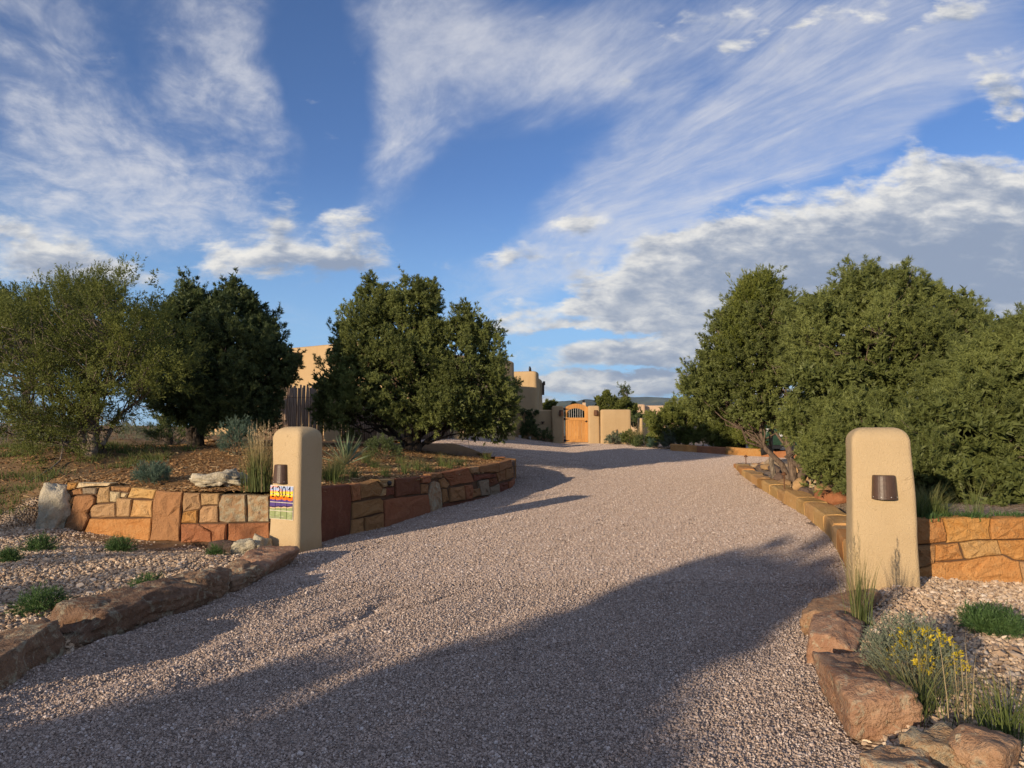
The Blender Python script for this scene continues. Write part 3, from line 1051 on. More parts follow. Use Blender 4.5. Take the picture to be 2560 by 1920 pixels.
# right bed
n = 46000
yy = r.uniform(2.4, 7.45, n); xx = r.uniform(1.7, 8.0, n)
keep = (xx > Rx(yy) + 0.1) & (yy < wry(np.maximum(xx, 3.95)) - 0.01) & (xx < yy * 1.2 + 0.4)
xx, yy = xx[keep], yy[keep]
zz = H(xx, yy) + 0.02 * fbm(xx * 0.9, yy * 0.9, 6.0, 3) + r.uniform(0, 0.012, len(xx))
scatter('right_bed_stones', np.stack([xx, yy, zz], -1), eul(len(xx), r, 0.8), r.lognormal(0, 0.3, len(xx)) * 0.026, PEB2, 'tan and pale pebble gravel beside the right gate pillar', 'gravel')
# wood chips on the left mound
chips = []
for i in range(5):
    rr = np.random.default_rng(50 + i)
    l, w, h = 0.5, rr.uniform(0.12, 0.25), 0.06
    v = np.array([(-l, -w, 0), (l * 0.9, -w * 0.6, 0), (l, w, 0), (-l * 0.8, w * 0.8, 0), (-l * 0.9, -w * 0.7, h), (l * 0.8, -w * 0.5, h), (l * 0.9, w * 0.7, h), (-l * 0.7, w * 0.6, h)])
    chips.append((v, [(3, 2, 1, 0), (4, 5, 6, 7), (0, 1, 5, 4), (1, 2, 6, 5), (2, 3, 7, 6), (3, 0, 4, 7)]))
CHIP = proto_collection('wood_chip', chips, M_CHIP)
n = 84000
yy = 10.0 + 9.0 * r.random(n) ** 1.3; xx = r.uniform(-10.5, 0.2, n)
keep = in_left_bed(xx, yy) & (np.abs(xx) < yy * 0.80 + 0.4) & ((xx > -6.9 + (yy - 10.4) * 0.35) | (r.random(n) < 0.16))
xx, yy = xx[keep], yy[keep]
zz = H(xx, yy) + r.uniform(0.0, 0.02, len(xx))
scatter('mulch_chips', np.stack([xx, yy, zz], -1), eul(len(xx), r, 0.5), r.lognormal(0, 0.35, len(xx)) * 0.055, CHIP, 'golden brown wood chip mulch on the left mound', 'mulch')

# mulch sheet over the left bed
ys = np.arange(9.8, 24.0, 0.16)
t_ = np.linspace(0, 1, 90)
xr = np.where(ys < 18.2, Lx(np.minimum(ys, 18.2)), np.interp(ys, IBy, IBx)) - 0.10
xl = np.interp(ys, [9.8, 10.0, 10.3, 10.6, 14, 24], [-3.6, -4.8, -6.6, -6.9, -5.9, -6.0])
MY = np.repeat(ys[:, None], len(t_), 1)
MX = xl[:, None] * (1 - t_)[None] + xr[:, None] * t_[None]
MYc = np.maximum(MY, wfy(MX) + 0.10)
mulch = grid_mesh('mulch_bed', MX, MYc, H(MX, MYc) + 0.012 + 0.01 * fbm(MX * 2, MYc * 2, 1.0, 3), M_MULCH)
tag(mulch, kind='structure')

# planting bed above the right wall
ys = np.arange(7.1, 23.0, 0.16)
t_ = np.linspace(0, 1, 70)
BY = np.repeat(ys[:, None], len(t_), 1)
BX = (Rx(ys) + 0.12)[:, None] * (1 - t_)[None] + np.full_like(ys, 12.0)[:, None] * t_[None]
BYc = np.maximum(BY, wry(np.maximum(BX, 3.95)) + 0.06)
rb = grid_mesh('right_planting_bed', BX, BYc, H(BX, BYc, 0.0) + 0.012 + 0.015 * fbm(BX * 2, BYc * 2, 1.0, 3), M_BEDS)
tag(rb, kind='structure')

# ------------------------------------------------------------------ dry-laid stone walls
class Plan:
    """A vertical wall face over a plan polyline: s runs along it, the face looks to the right-hand side of travel."""
    def __init__(s, pts):
        s.p = np.array(pts, float)
        s.l = np.concatenate([[0], np.cumsum(np.hypot(*np.diff(s.p, axis=0).T))])

    def xy(s, u):
        return np.array([np.interp(u, s.l, s.p[:, 0]), np.interp(u, s.l, s.p[:, 1])])

    def nrm(s, u):
        a, b = s.xy(max(u - 0.15, 0)), s.xy(min(u + 0.15, s.l[-1]))
        d = (b - a) / (np.linalg.norm(b - a) + 1e-9)
        return np.array([d[1], -d[0]])

    def hit(s, px, py):
        d = ray(px, py)
        best = None
        for i in range(len(s.p) - 1):
            a, b = s.p[i], s.p[i + 1]
            e = b - a
            den = d[0] * e[1] - d[1] * e[0]
            if abs(den) < 1e-9:
                continue
            k = (a[0] * e[1] - a[1] * e[0]) / den
            q = ((d[0] * k - a[0]) * e[0] + (d[1] * k - a[1]) * e[1]) / (e @ e)
            lo = -0.6 if i == 0 else -1e-6
            hi = 1.6 if i == len(s.p) - 2 else 1 + 1e-6
            if k > 0 and lo <= q <= hi:
                u = s.l[i] + q * np.linalg.norm(e)
                if best is None or k < best[2]:
                    best = (u, EYE + d[2] * k, k)
        if best is None:
            raise ValueError('no hit %s %s' % (px, py))
        return best[0], best[1]

    def world(s, u, z, off):
        u2 = min(max(u, 0), s.l[-1])
        p = s.xy(u2)
        n = s.nrm(u2)
        if u != u2:
            t = np.array([-n[1], n[0]])
            p = p + t * (u - u2)
        return np.array([p[0] + n[0] * off, p[1] + n[1] * off, z])


def wall_stone(plan, poly, mat, parent, r, gap=0.0045, thick=0.16, proud=0.0):
    """One stone: outline in (s, z), face pillowed and a little tilted, arrises rounded off."""
    P = np.array(poly, float)
    ar = 0.5 * np.sum(P[:, 0] * np.roll(P[:, 1], -1) - np.roll(P[:, 0], -1) * P[:, 1])
    if ar < 0:
        P = P[::-1]
    # break long edges so the outline is not ruler-straight
    Q = []
    for a, b in zip(P, np.roll(P, -1, 0)):
        Q.append(a)
        ln = np.linalg.norm(b - a)
        if ln > 0.16:
            e = (b - a) / ln
            nn = np.array([e[1], -e[0]])
            k = 2 if ln > 0.4 else 1
            for i in range(k):
                Q.append(a + (b - a) * ((i + 1) / (k + 1) + r.uniform(-0.08, 0.08)) + nn * r.uniform(-0.010, 0.004))
    P = np.array(Q)
    c = P.mean(0)
    n = len(P)
    dist = np.linalg.norm(P - c, axis=1, keepdims=True) + 1e-6
    o1 = P - (P - c) / dist * np.minimum(gap, dist * 0.15)
    bv = 0.014
    o2 = P - (P - c) / dist * np.minimum(gap + bv, dist * 0.4)
    o3 = c + (P - c) * 0.55
    tl = r.uniform(-0.05, 0.05, 2)
    pr = proud + r.uniform(-0.008, 0.02)
    vs = []
    for q in P * 0.5 + o1 * 0.5: vs.append(plan.world(q[0], q[1], -thick))
    for q in o1: vs.append(plan.world(q[0], q[1], pr - 0.016 + tl @ (q - c) + r.uniform(-0.003, 0.003)))
    for q in o2: vs.append(plan.world(q[0], q[1], pr + tl @ (q - c) + r.uniform(-0.004, 0.004)))
    for q in o3: vs.append(plan.world(q[0], q[1], pr + tl @ (q - c) + r.uniform(-0.018, 0.024)))
    vs.append(plan.world(c[0], c[1], pr + r.uniform(-0.012, 0.018)))
    fs = []
    for k in range(3):
        for i in range(n):
            j = (i + 1) % n
            fs.append((k * n + i, k * n + j, (k + 1) * n + j, (k + 1) * n + i))
    for i in range(n):
        fs.append((3 * n + i, 3 * n + (i + 1) % n, 4 * n))
    return mesh('stone', vs, fs, ST[mat], parent)


def traced_wall(name, plan, stones, sc, ox, oy, label, cat, seed, core=True):
    r = np.random.default_rng(seed)
    mid = plan.xy(plan.l[-1] / 2)
    P = empty(name, (mid[0], mid[1], gz(mid[0], mid[1])))
    tag(P, label, cat)
    zs, us = [], []
    for mat, poly in stones:
        q = [plan.hit(ox + x / sc, oy + y / sc) for x, y in poly]
        us += [a[0] for a in q]; zs += [a[1] for a in q]
        wall_stone(plan, q, mat, P, r)
    return P, min(us), max(us), min(zs), max(zs)


def wall_core(plan, u0, u1, zb, zt, parent, back=0.35, face=-0.034, name='core'):
    """Earth and rubble packed behind and between the stones."""
    mb = MB()
    n = max(2, int((u1 - u0) / 0.25))
    us = np.linspace(u0, u1, n)
    vs = []
    for u in us:
        t = zt(u) if callable(zt) else zt
        b = zb(u) if callable(zb) else zb
        vs += [plan.world(u, b, face), plan.world(u, t, face), plan.world(u, t, -back), plan.world(u, b, -back)]
    fs = []
    for i in range(n - 1):
        a, b = i * 4, (i + 1) * 4
        for k in range(4):
            fs.append((a + k, b + k, b + (k + 1) % 4, a + (k + 1) % 4))
    fs += [(0, 1, 2, 3), ((n - 1) * 4 + 3, (n - 1) * 4 + 2, (n - 1) * 4 + 1, (n - 1) * 4)]
    return mesh(name, vs, fs, M_CORE, parent)


# left front wall: every stone as it stands
LW = Plan(WF)
LW_ST = [
    ('orange', [(465, 155), (540, 158), (520, 195), (460, 215)]),
    ('pale', [(540, 156), (770, 160), (745, 180), (560, 190), (522, 194)]),
    ('brown', [(460, 220), (558, 194), (568, 235), (515, 245), (455, 268)]),
    ('grey', [(568, 193), (672, 193), (668, 236), (572, 236)]),
    ('tan', [(680, 190), (757, 180), (755, 295), (660, 302), (664, 238)]),
    ('brown', [(760, 181), (900, 188), (885, 222), (762, 212)]),
    ('pale', [(758, 215), (828, 222), (825, 262), (800, 292), (756, 292)]),
    ('pale', [(832, 226), (882, 230), (868, 262), (828, 258)]),
    ('yellow', [(905, 190), (1083, 205), (1062, 270), (872, 262), (885, 235)]),
    ('yellow', [(455, 272), (513, 252), (490, 325), (450, 328)]),
    ('pale', [(450, 330), (488, 328), (470, 380), (448, 376)]),
    ('brown', [(517, 248), (640, 240), (658, 262), (655, 300), (625, 335), (600, 370), (616, 402), (570, 493), (430, 488), (470, 382), (500, 300)]),
    ('tan', [(630, 310), (798, 297), (795, 395), (690, 402), (622, 395), (615, 350)]),
    ('tan', [(808, 262), (912, 270), (895, 393), (800, 395), (800, 300)]),
    ('yellow', [(918, 275), (1060, 280), (1052, 398), (897, 395)]),
    ('orange', [(622, 405), (1050, 402), (1032, 560), (760, 535), (578, 510)]),
    ('brown', [(1087, 208), (1265, 220), (1252, 320), (1245, 440), (1235, 565), (1037, 560), (1056, 400), (1065, 280)]),
    ('tan', [(1270, 224), (1380, 228), (1388, 315), (1385, 340), (1262, 362), (1258, 300)]),
    ('tan', [(1385, 230), (1512, 232), (1512, 310), (1392, 315)]),
    ('orange', [(1262, 366), (1290, 354), (1368, 345), (1365, 438), (1250, 436)]),
    ('tan', [(1395, 320), (1505, 316), (1505, 432), (1370, 438), (1372, 350)]),
    ('lichen', [(1540, 238), (1700, 238), (1702, 430), (1570, 436), (1514, 425), (1512, 300)]),
    ('lichen', [(1705, 240), (1860, 246), (1860, 430), (1706, 432)]),
    ('red', [(1250, 442), (1372, 442), (1460, 500), (1465, 572), (1248, 572)]),
    ('red', [(1376, 444), (1568, 440), (1562, 572), (1468, 572), (1464, 500)]),
    ('red', [(1575, 440), (1862, 434), (1862, 605), (1566, 590)]),
]
W1, u0, u1, z0, z1 = traced_wall('stone_wall', LW, LW_ST, 2.765, 0, 1150,
                                 'low wall of large orange and brown sandstone blocks left of the numbered pillar', 'stone wall', 21)
wall_core(LW, u0 + 0.05, u1, lambda u: LW.hit(0 + 400 / 2.765, 1150 + 520 / 2.765)[1] - 0.4, lambda u: np.interp(u, [u0, u1], [LW.hit(200, 1215)[1], LW.hit(640, 1242)[1]]) - 0.02, W1)

# left wall along the drive
_dw = [(x - 0.02, y) for x, y in zip(L_X, L_Y) if 9.9 <= y]
DW = Plan([(-2.74, 9.55)] + _dw)
DW_ST = [
    ('dark', [(575, 645), (700, 630), (808, 620), (825, 740), (815, 1010), (560, 1090)]),
    ('red', [(812, 625), (885, 612), (890, 738), (828, 750)]),
    ('brown', [(888, 618), (1008, 590), (1050, 650), (1030, 706), (893, 728)]),
    ('tan', [(1012, 585), (1137, 580), (1132, 636), (1055, 645)]),
    ('tan', [(1034, 710), (1052, 656), (1075, 650), (1072, 706)]),
    ('dark', [(1078, 642), (1137, 640), (1138, 700), (1078, 712)]),
    ('dark', [(1142, 580), (1330, 566), (1340, 690), (1145, 715)]),
    ('red', [(1335, 568), (1405, 556), (1408, 605), (1390, 616), (1340, 612)]),
    ('brown', [(1342, 618), (1392, 622), (1394, 690), (1344, 692)]),
    ('brown', [(828, 755), (1040, 722), (1058, 745), (1058, 825), (828, 878)]),
    ('red', [(1062, 738), (1190, 712), (1394, 698), (1412, 842), (1060, 955)]),
    ('brown', [(828, 882), (918, 866), (925, 985), (816, 1010)]),
    ('brown', [(922, 866), (1058, 832), (1060, 955), (928, 985)]),
    ('lichen', [(1415, 608), (1440, 594), (1475, 608), (1492, 680), (1500, 810), (1416, 845), (1397, 700)]),
    ('brown', [(1410, 546), (1492, 535), (1492, 572), (1414, 578)]),
    ('brown', [(1470, 588), (1512, 570), (1552, 620), (1530, 650), (1490, 648)]),
    ('red', [(1496, 536), (1682, 498), (1725, 602), (1560, 635), (1545, 596), (1512, 566)]),
    ('brown', [(1495, 655), (1530, 655), (1550, 742), (1500, 760)]),
    ('brown', [(1545, 647), (1655, 632), (1668, 738), (1553, 752)]),
    ('dark', [(1505, 764), (1842, 706), (1845, 728), (1505, 815)]),
    ('red', [(1660, 628), (1710, 622), (1720, 655), (1712, 728), (1672, 736)]),
    ('brown', [(1716, 657), (1772, 648), (1776, 706), (1716, 724)]),
    ('tan', [(1690, 497), (1760, 490), (1762, 530), (1722, 545), (1710, 540)]),
    ('brown', [(1765, 488), (1900, 462), (1905, 530), (1850, 538), (1770, 530)]),
    ('dark', [(1724, 550), (1846, 540), (1840, 575), (1752, 592), (1728, 598)]),
    ('grey', [(1755, 597), (1835, 582), (1848, 700), (1782, 708)]),
    ('dark', [(1840, 578), (1888, 570), (1905, 612), (1845, 640)]),
    ('grey', [(1850, 644), (1915, 618), (1920, 692), (1852, 706)]),
    ('dark', [(1848, 544), (1886, 544), (1888, 566), (1842, 575)]),
    ('brown', [(1905, 460), (2000, 436), (2012, 490), (1908, 528)]),
    ('brown', [(1892, 540), (1955, 512), (1962, 592), (1912, 606)]),
    ('brown', [(1957, 510), (2010, 496), (2014, 570), (1964, 590)]),
    ('dark', [(1920, 616), (1975, 602), (1978, 655), (1922, 690)]),
    ('red', [(1978, 602), (2026, 578), (2028, 622), (1980, 652)]),
]
W2, u0, u1, z0, z1 = traced_wall('stone_wall', DW, DW_ST, 2.949, 600, 1000,
                                 'long shaded red brown stone wall curving along the left edge of the driveway', 'stone wall', 22)
wall_core(DW, 0.0, DW.l[-1], lambda u: float(base_z(*DW.xy(u))) - 0.3, lambda u: np.interp(u, [0.3, 4, 7, 9.6], [DW.hit(800, 1217)[1], DW.hit(990, 1195)[1], DW.hit(1176, 1166)[1], DW.hit(1270, 1152)[1]]) - 0.03, W2)
# the wall's rounded end, seen edge on, and the back of the island
r = np.random.default_rng(5)
IBP = Plan([(0.10, 18.1), (-0.1, 18.7), (-0.9, 20.2), (-2.2, 22.4), (-3.1, 23.6), (-4.2, 24.0)])
W3 = empty('stone_wall', (-1.0, 20.4, gz(-1.0, 20.4)))
tag(W3, 'low orange stone edging behind the central pine, next to the court gravel', 'stone wall')
u = 0.0
while u < IBP.l[-1] - 0.3:
    w = r.uniform(0.45, 0.95)
    x0, y0 = IBP.xy(u)
    zb = float(base_z(x0, y0)) - 0.15
    zt = max(float(base_z(x0, y0)) + 0.12, 0.95 + 0.06 * u) + r.uniform(-0.03, 0.04)
    wall_stone(IBP, [(u, zb), (u + w, zb), (u + w, zt + r.uniform(-0.03, 0.03)), (u, zt)], r.choice(['red', 'brown', 'orange']), W3, r, thick=0.28)
    u += w

# right wall
RW = Plan(WR)
RW_ST = [
    ('orange', [(120, 305), (540, 305), (560, 400), (600, 540), (595, 630), (400, 660), (130, 675)]),
    ('orange', [(550, 303), (860, 286), (1190, 300), (1172, 480), (1195, 598), (1000, 606), (800, 640), (600, 652), (602, 530), (566, 380)]),
    ('orange', [(1200, 315), (1400, 298), (1720, 292), (1720, 592), (1400, 605), (1202, 600), (1182, 480)]),
    ('brown', [(140, 680), (430, 672), (432, 850), (418, 935), (250, 990), (150, 1000)]),
    ('orange', [(440, 672), (770, 650), (850, 875), (650, 900), (450, 907), (428, 880)]),
    ('yellow', [(782, 648), (1000, 613), (1305, 612), (1362, 812), (1100, 842), (882, 882), (854, 862)]),
    ('orange', [(1315, 612), (1720, 600), (1720, 900), (1550, 892), (1450, 832), (1370, 806)]),
    ('orange', [(150, 1008), (450, 915), (880, 890), (1200, 830), (1380, 822), (1500, 885), (1590, 900), (1640, 1150), (1560, 1440), (1100, 1420), (700, 1420), (150, 1420)]),
    ('tan', [(1600, 905), (2000, 910), (2020, 1480), (1570, 1460), (1650, 1150)]),
    ('orange', [(1730, 300), (2150, 290), (2160, 600), (1730, 600)]),
    ('brown', [(1730, 610), (2160, 608), (2170, 900), (1730, 900)]),
    ('yellow', [(2160, 290), (2600, 280), (2600, 560), (2168, 590)]),
    ('tan', [(2168, 600), (2600, 570), (2600, 1480), (2020, 1480), (2010, 912), (2176, 905)]),
]
W4, u0, u1, z0, z1 = traced_wall('stone_wall', RW, RW_ST, 5.53, 2260, 1240,
                                 'sunlit wall of big orange sandstone slabs right of the plain pillar', 'stone wall', 23)
r = np.random.default_rng(8)
u = u1 + 0.01
while u < RW.l[-1] - 0.2:
    w = r.uniform(0.4, 0.7)
    zc = 0.28 + r.uniform(-0.08, 0.08)
    wall_stone(RW, [(u, zc), (u + w, zc), (u + w, 0.74), (u, 0.74)], r.choice(['orange', 'tan', 'brown']), W4, r)
    wall_stone(RW, [(u, -0.4), (u + w, -0.4), (u + w, zc), (u, zc)], r.choice(['orange', 'tan', 'brown']), W4, r)
    u += w
wall_core(RW, 0.0, RW.l[-1], -0.5, 0.70, W4)


# ------------------------------------------------------------------ kerb walls of single blocks
def kerb(name, pts, label, seed, h0, h1, lens=(0.4, 0.9), w=0.34, mats=('orange', 'yellow', 'brown'), ztop=None, mates=None):
    r = np.random.default_rng(seed)
    pl = Plan(pts)
    mid = pl.xy(pl.l[-1] / 2)
    P = empty(name, (mid[0], mid[1], float(base_z(*mid))))
    tag(P, label, 'stone kerb')
    u = 0.0
    while u < pl.l[-1] - 0.12:
        ln = min(r.uniform(*lens), pl.l[-1] - u)
        f = (u + ln / 2) / pl.l[-1]
        hh = h0 + (h1 - h0) * f + r.uniform(-0.025, 0.025)
        rows = []
        for k, uu in enumerate((u + 0.006, u + ln * 0.5, u + ln - 0.006)):
            b = pl.xy(uu)
            zb = float(base_z(*b))
            j = r.uniform(-0.012, 0.012, 4)
            tp = zb + hh + j[0]
            ww = w * r.uniform(0.85, 1.15)
            rows.append([(uu, zb - 0.12, 0.012 + j[1]), (uu, tp - 0.035, 0.014 + j[2]), (uu, tp - 0.006, -0.014), (uu, tp + j[3], -ww * 0.5), (uu, tp - 0.01, -ww + 0.03), (uu, tp - 0.05, -ww), (uu, zb - 0.12, -ww)])
        vs = [pl.world(*q) for row in rows for q in row]
        m = 7
        fs = []
        for a in range(2):
            for k in range(m):
                fs.append((a * m + k, (a + 1) * m + k, (a + 1) * m + (k + 1) % m, a * m + (k + 1) % m))
        fs += [tuple(range(m)), tuple(range(3 * m - 1, 2 * m - 1, -1))]
        fs = [tuple(reversed(f)) for f in fs]
        mesh('stone', vs, fs, ST[r.choice(mats)], P)
        u += ln
    return P


_rk = [(x, y) for x, y in zip(R_X, R_Y) if 7.8 <= y <= 22.8]
RK = [(3.6, 7.62)] + _rk
RK = RK[::-1]            # runs towards the camera so the face looks at the drive
kerb('stone_kerb', RK, 'row of sunlit yellow sandstone blocks edging the right side of the driveway', 31, 0.13, 0.30, (0.45, 1.0), 0.36, ('orange', 'yellow', 'yellow', 'tan'))
kerb('stone_kerb', [(7.5, 22.55), (8.4, 22.8), (9.6, 23.1), (11.0, 23.5)][::-1], 'dark sided stone edging at the far end of the rock bed on the right', 32, 0.13, 0.13, (0.4, 0.7), 0.25, ('red', 'orange', 'brown'))
fk = [at(1676, 1122, 31.5)[:2], at(1750, 1128, 30.6)[:2], at(1830, 1134, 29.6)[:2], at(1920, 1141, 28.8)[:2], at(2000, 1150, 28.4)[:2]]
kerb('stone_kerb', [tuple(p) for p in fk], 'long orange red stone edging below the round junipers across the court', 33, 0.30, 0.32, (0.9, 1.7), 0.3, ('red', 'orange', 'red'))


# ------------------------------------------------------------------ boulders
_ico = {}


def ico(n):
    if n not in _ico:
        import bmesh
        bm = bmesh.new()
        bmesh.ops.create_icosphere(bm, subdivisions=n, radius=1.0)
        bm.verts.ensure_lookup_table()
        _ico[n] = (np.array([v.co[:] for v in bm.verts]), np.array([[v.index for v in f.verts] for f in bm.faces]))
        bm.free()
    return _ico[n]


def unit3(v):
    return v / np.linalg.norm(v)


def boulder(name, c, size, rz, mat, seed, label, cat='boulder', group=None, tilt=(0, 0), sub=4, rough=0.035, blocky=1.0, sink=0.18, nplanes=9, parent=None, jit=0.16):
    """A broken rock: a polyhedron of random facets, box-like, with chipped arrises and layered relief."""
    r = np.random.default_rng(seed)
    v, f = ico(sub)
    pl = [np.array(q, float) for q in ((1, 0, 0), (-1, 0, 0), (0, 1, 0), (0, -1, 0), (0, 0, 1), (0, 0, -1))]
    pl = [p + r.normal(0, jit, 3) for p in pl]
    hs = [r.uniform(0.86, 1.0) * blocky for _ in pl]
    for _ in range(nplanes):
        q = r.normal(0, 1, 3)
        pl.append(q)
        hs.append(r.uniform(0.86, 1.15))
    rad = np.full(len(v), 1.45)
    for p, h in zip(pl, hs):
        p = p / np.linalg.norm(p)
        d = v @ p
        rad = np.where(d > 1e-3, np.minimum(rad, h / np.maximum(d, 1e-3)), rad)
    q = v * rad[:, None]
    s3 = np.array(size) / 2.0
    q = q * s3
    o = seed * 3.17
    ax = np.linalg.norm(size) / 3
    nz = fbm(q[:, 0] * 2.2 / ax + o, q[:, 1] * 2.2 / ax, q[:, 2] * 2.2 / ax, 4)
    lay = np.abs(fbm(q[:, 0] * 1.0 / ax + o, q[:, 1] * 1.0 / ax, q[:, 2] * 9.0 / ax, 2))
    nn = v / np.linalg.norm(v, axis=1, keepdims=True)
    # bedding: the stone breaks back in steps, and cracks run through it
    bd = unit3(np.array([0.15, 0.1, 1.0]) + r.normal(0, 0.25, 3))
    lev = (q @ bd) / ax * 5.0 + 1.2 * fbm(q[:, 0] * 1.3 / ax + o, q[:, 1] * 1.3 / ax, q[:, 2] * 1.3 / ax, 2)
    step = (lev - np.floor(lev)) ** 3
    crk = np.exp(-np.abs(fbm(q[:, 0] * 1.4 / ax + o + 9, q[:, 1] * 1.4 / ax, q[:, 2] * 2.0 / ax, 3)) * 26)
    q = q + nn * ((nz * rough * 1.0 - lay * rough * 0.5 - step * rough * 0.9 - crk * rough * 1.1) * ax * 2)[:, None]
    cx, sx, cy, sy = math.cos(tilt[0]), math.sin(tilt[0]), math.cos(tilt[1]), math.sin(tilt[1])
    q = q @ np.array([[1, 0, 0], [0, cx, sx], [0, -sx, cx]]) @ np.array([[cy, 0, -sy], [0, 1, 0], [sy, 0, cy]])
    cr, sr = math.cos(rz), math.sin(rz)
    q = q @ np.array([[cr, sr, 0], [-sr, cr, 0], [0, 0, 1]])
    base = q[:, 2].min() * (1 - sink * 2)
    q[:, 2] -= base
    o = mesh(name, q, f, ST[mat], parent)
    o.location = c
    if label:
        tag(o, label, cat, group)
    return o


# left edging, near to far
def edge(pxs, h, w, mat, seed, label, side=-1, **k):
    a, b = gp_flat(*pxs[0]), gp_flat(*pxs[1])
    d = b - a
    ln = np.linalg.norm(d[:2])
    n = np.array([d[1], -d[0]]) / ln * (-side)
    c = (a + b) / 2
    c2 = np.array([c[0] - n[0] * w * 0.42, c[1] - n[1] * w * 0.42, float(base_z(c[0], c[1])) - 0.02])
    return boulder('boulder', c2, (ln * 0.90, w * 0.85, h * (1.0 + 0.16 * math.sin(seed * 1.3))), math.atan2(d[1], d[0]) + 0.13 * math.sin(seed), mat, seed, label, nplanes=5, jit=0.10, sub=5, tilt=(0.10 * math.sin(seed * 2.3), 0.07 * math.cos(seed * 1.7)), **k)


def gp_flat(px, py):
    d = ray(px, py)
    for y in np.arange(2, 40, 0.01):
        p = np.array([0, 0, EYE]) + d * (y / d[1])
        if p[2] <= float(base_z(p[0], p[1])):
            return p
    return p


EB = 'boulders edging the left of the drive'
edge([(-60, 1765), (215, 1622)], 0.40, 0.52, 'bould2', 101, 'big dark lichen spotted boulder at the bottom left corner of the driveway edge', rough=0.02, blocky=0.95)
edge([(205, 1632), (535, 1520)], 0.34, 0.55, 'bould2', 112, 'long dark brown split boulder, second along the left driveway edge', rough=0.03)
edge([(500, 1530), (600, 1486)], 0.32, 0.60, 'bould2', 103, 'layered grey brown boulder in the middle of the left edging row', rough=0.04)
edge([(590, 1492), (672, 1444)], 0.28, 0.5, 'bould2', 124, 'squat brown boulder just before the last one at the numbered pillar', rough=0.04)
edge([(662, 1452), (748, 1398)], 0.30, 0.55, 'bould', 105, 'reddish slab boulder at the foot of the numbered pillar', rough=0.02)
p = at(618, 1372, 9.25); p[2] = gz(p[0], p[1]); boulder('boulder', p, (0.34, 0.26, 0.22), 0.3, 'white', 131, 'small pale knobbly rock tucked against the numbered pillar', sink=0.1, rough=0.06)
p = at(652, 1368, 9.35); p[2] = gz(p[0], p[1]); boulder('boulder', p, (0.24, 0.2, 0.28), 1.0, 'white', 132, 'little pale pointed rock touching the base of the numbered pillar', sink=0.1, rough=0.06)
p = at(562, 1355, 9.6); p[2] = gz(p[0], p[1]) - 0.01; boulder('boulder', p, (0.50, 0.30, 0.20), 0.1, 'pit', 133, 'dark pitted flat rock lying in front of the left stone wall', sink=0.1, rough=0.05)
p = gp(545, 1222, 9.9); boulder('boulder', (p[0], p[1] + 0.05, p[2] - 0.02), (0.80, 0.42, 0.26), 0.15, 'white', 134, 'craggy white rock on the mulch above the left stone wall', sink=0.1, rough=0.10)
p = at(138, 1335, 10.35); boulder('boulder', (p[0], p[1], 0.10), (0.42, 0.40, 0.86), 0.25, 'white', 137, 'upright whitish lichened boulder at the left end of the stone wall', sink=0.12, rough=0.05, tilt=(0.0, 0.18))
p = gp(520, 1106); boulder('boulder', p, (0.55, 0.3, 0.14), 0.1, 'tan', 136, 'flat tan rock on the mulch under the dark left pine', sink=0.1)

# right edging
edge([(2120, 1890), (2020, 1690)], 0.32, 0.50, 'bould', 141, 'long flat topped sandstone boulder beside the yellow flowered plant', side=1, rough=0.022, blocky=0.92)
edge([(2012, 1670), (2024, 1580)], 0.29, 0.44, 'bould', 142, 'short orange sandstone boulder in the middle of the right edging', side=1, rough=0.02)
edge([(2020, 1600), (2075, 1512)], 0.31, 0.46, 'bould', 143, 'rounded sandstone boulder at the foot of the plain pillar', side=1, rough=0.02)
p = np.array([1.72, 3.22, 0.0]); boulder('boulder', p, (0.36, 0.30, 0.24), 0.5, 'lichen', 144, 'lichen covered rock at the bottom edge by the driveway', sink=0.1, rough=0.07)
p = np.array([1.93, 3.38, 0.0]); boulder('boulder', p, (0.30, 0.28, 0.28), 1.2, 'lichen', 145, 'taller layered lichen rock beside the bottom edge of the picture', sink=0.1, rough=0.07)
p = gp(2455, 1912); boulder('boulder', p, (0.30, 0.26, 0.18), 0.8, 'bould', 146, 'brown rock in the grass at the bottom right', sink=0.2)

# rock-filled bed right of the drive
r = np.random.default_rng(77)
RP = 'rocks heaped in the bed beside the right trees'
spots = []
k = 0
while k < 60:
    y = r.uniform(13.0, 22.0)
    x = Rx(y) + 0.42 + r.uniform(0, 1.0) ** 1.3 * (1.6 + 0.10 * (y - 13))
    if any((x - a) ** 2 + (y - b) ** 2 < 0.06 for a, b in spots):
        continue
    spots.append((x, y))
    s = r.uniform(0.17, 0.36)
    mt_ = r.choice(['tan', 'grey', 'bould2', 'lichen', 'pit'])
    lab_ = {'tan': 'light tan', 'grey': 'greyish tan', 'bould2': 'brown lichen specked', 'lichen': 'pale lichened', 'pit': 'dark'}[mt_] + (' larger' if s > 0.27 else ' smaller') + ' rock ' + ('at the near end' if y < 15.5 else 'in the middle' if y < 18.8 else 'at the far end') + ' of the rock bed ' + ('next to the kerb' if x < Rx(y) + 0.85 else 'under the boughs')
    boulder('rock', (x, y, gz(x, y) + r.uniform(-0.05, 0.05)), (s * r.uniform(1, 1.5), s, s * r.uniform(0.6, 0.9)), r.uniform(0, 6), mt_, 200 + k,
            lab_, 'rock', RP, tilt=tuple(r.uniform(-0.6, 0.6, 2)), sub=3, sink=0.1, rough=0.02, nplanes=12, jit=0.3)
    k += 1
p = np.array([5.8, 13.0, 0]); boulder('boulder', (p[0], p[1], gz(p[0], p[1])), (0.62, 0.4, 0.30), -0.2, 'red', 260, 'red brown block standing behind the right kerb near the trunks', sub=3, sink=0.1, rough=0.015)

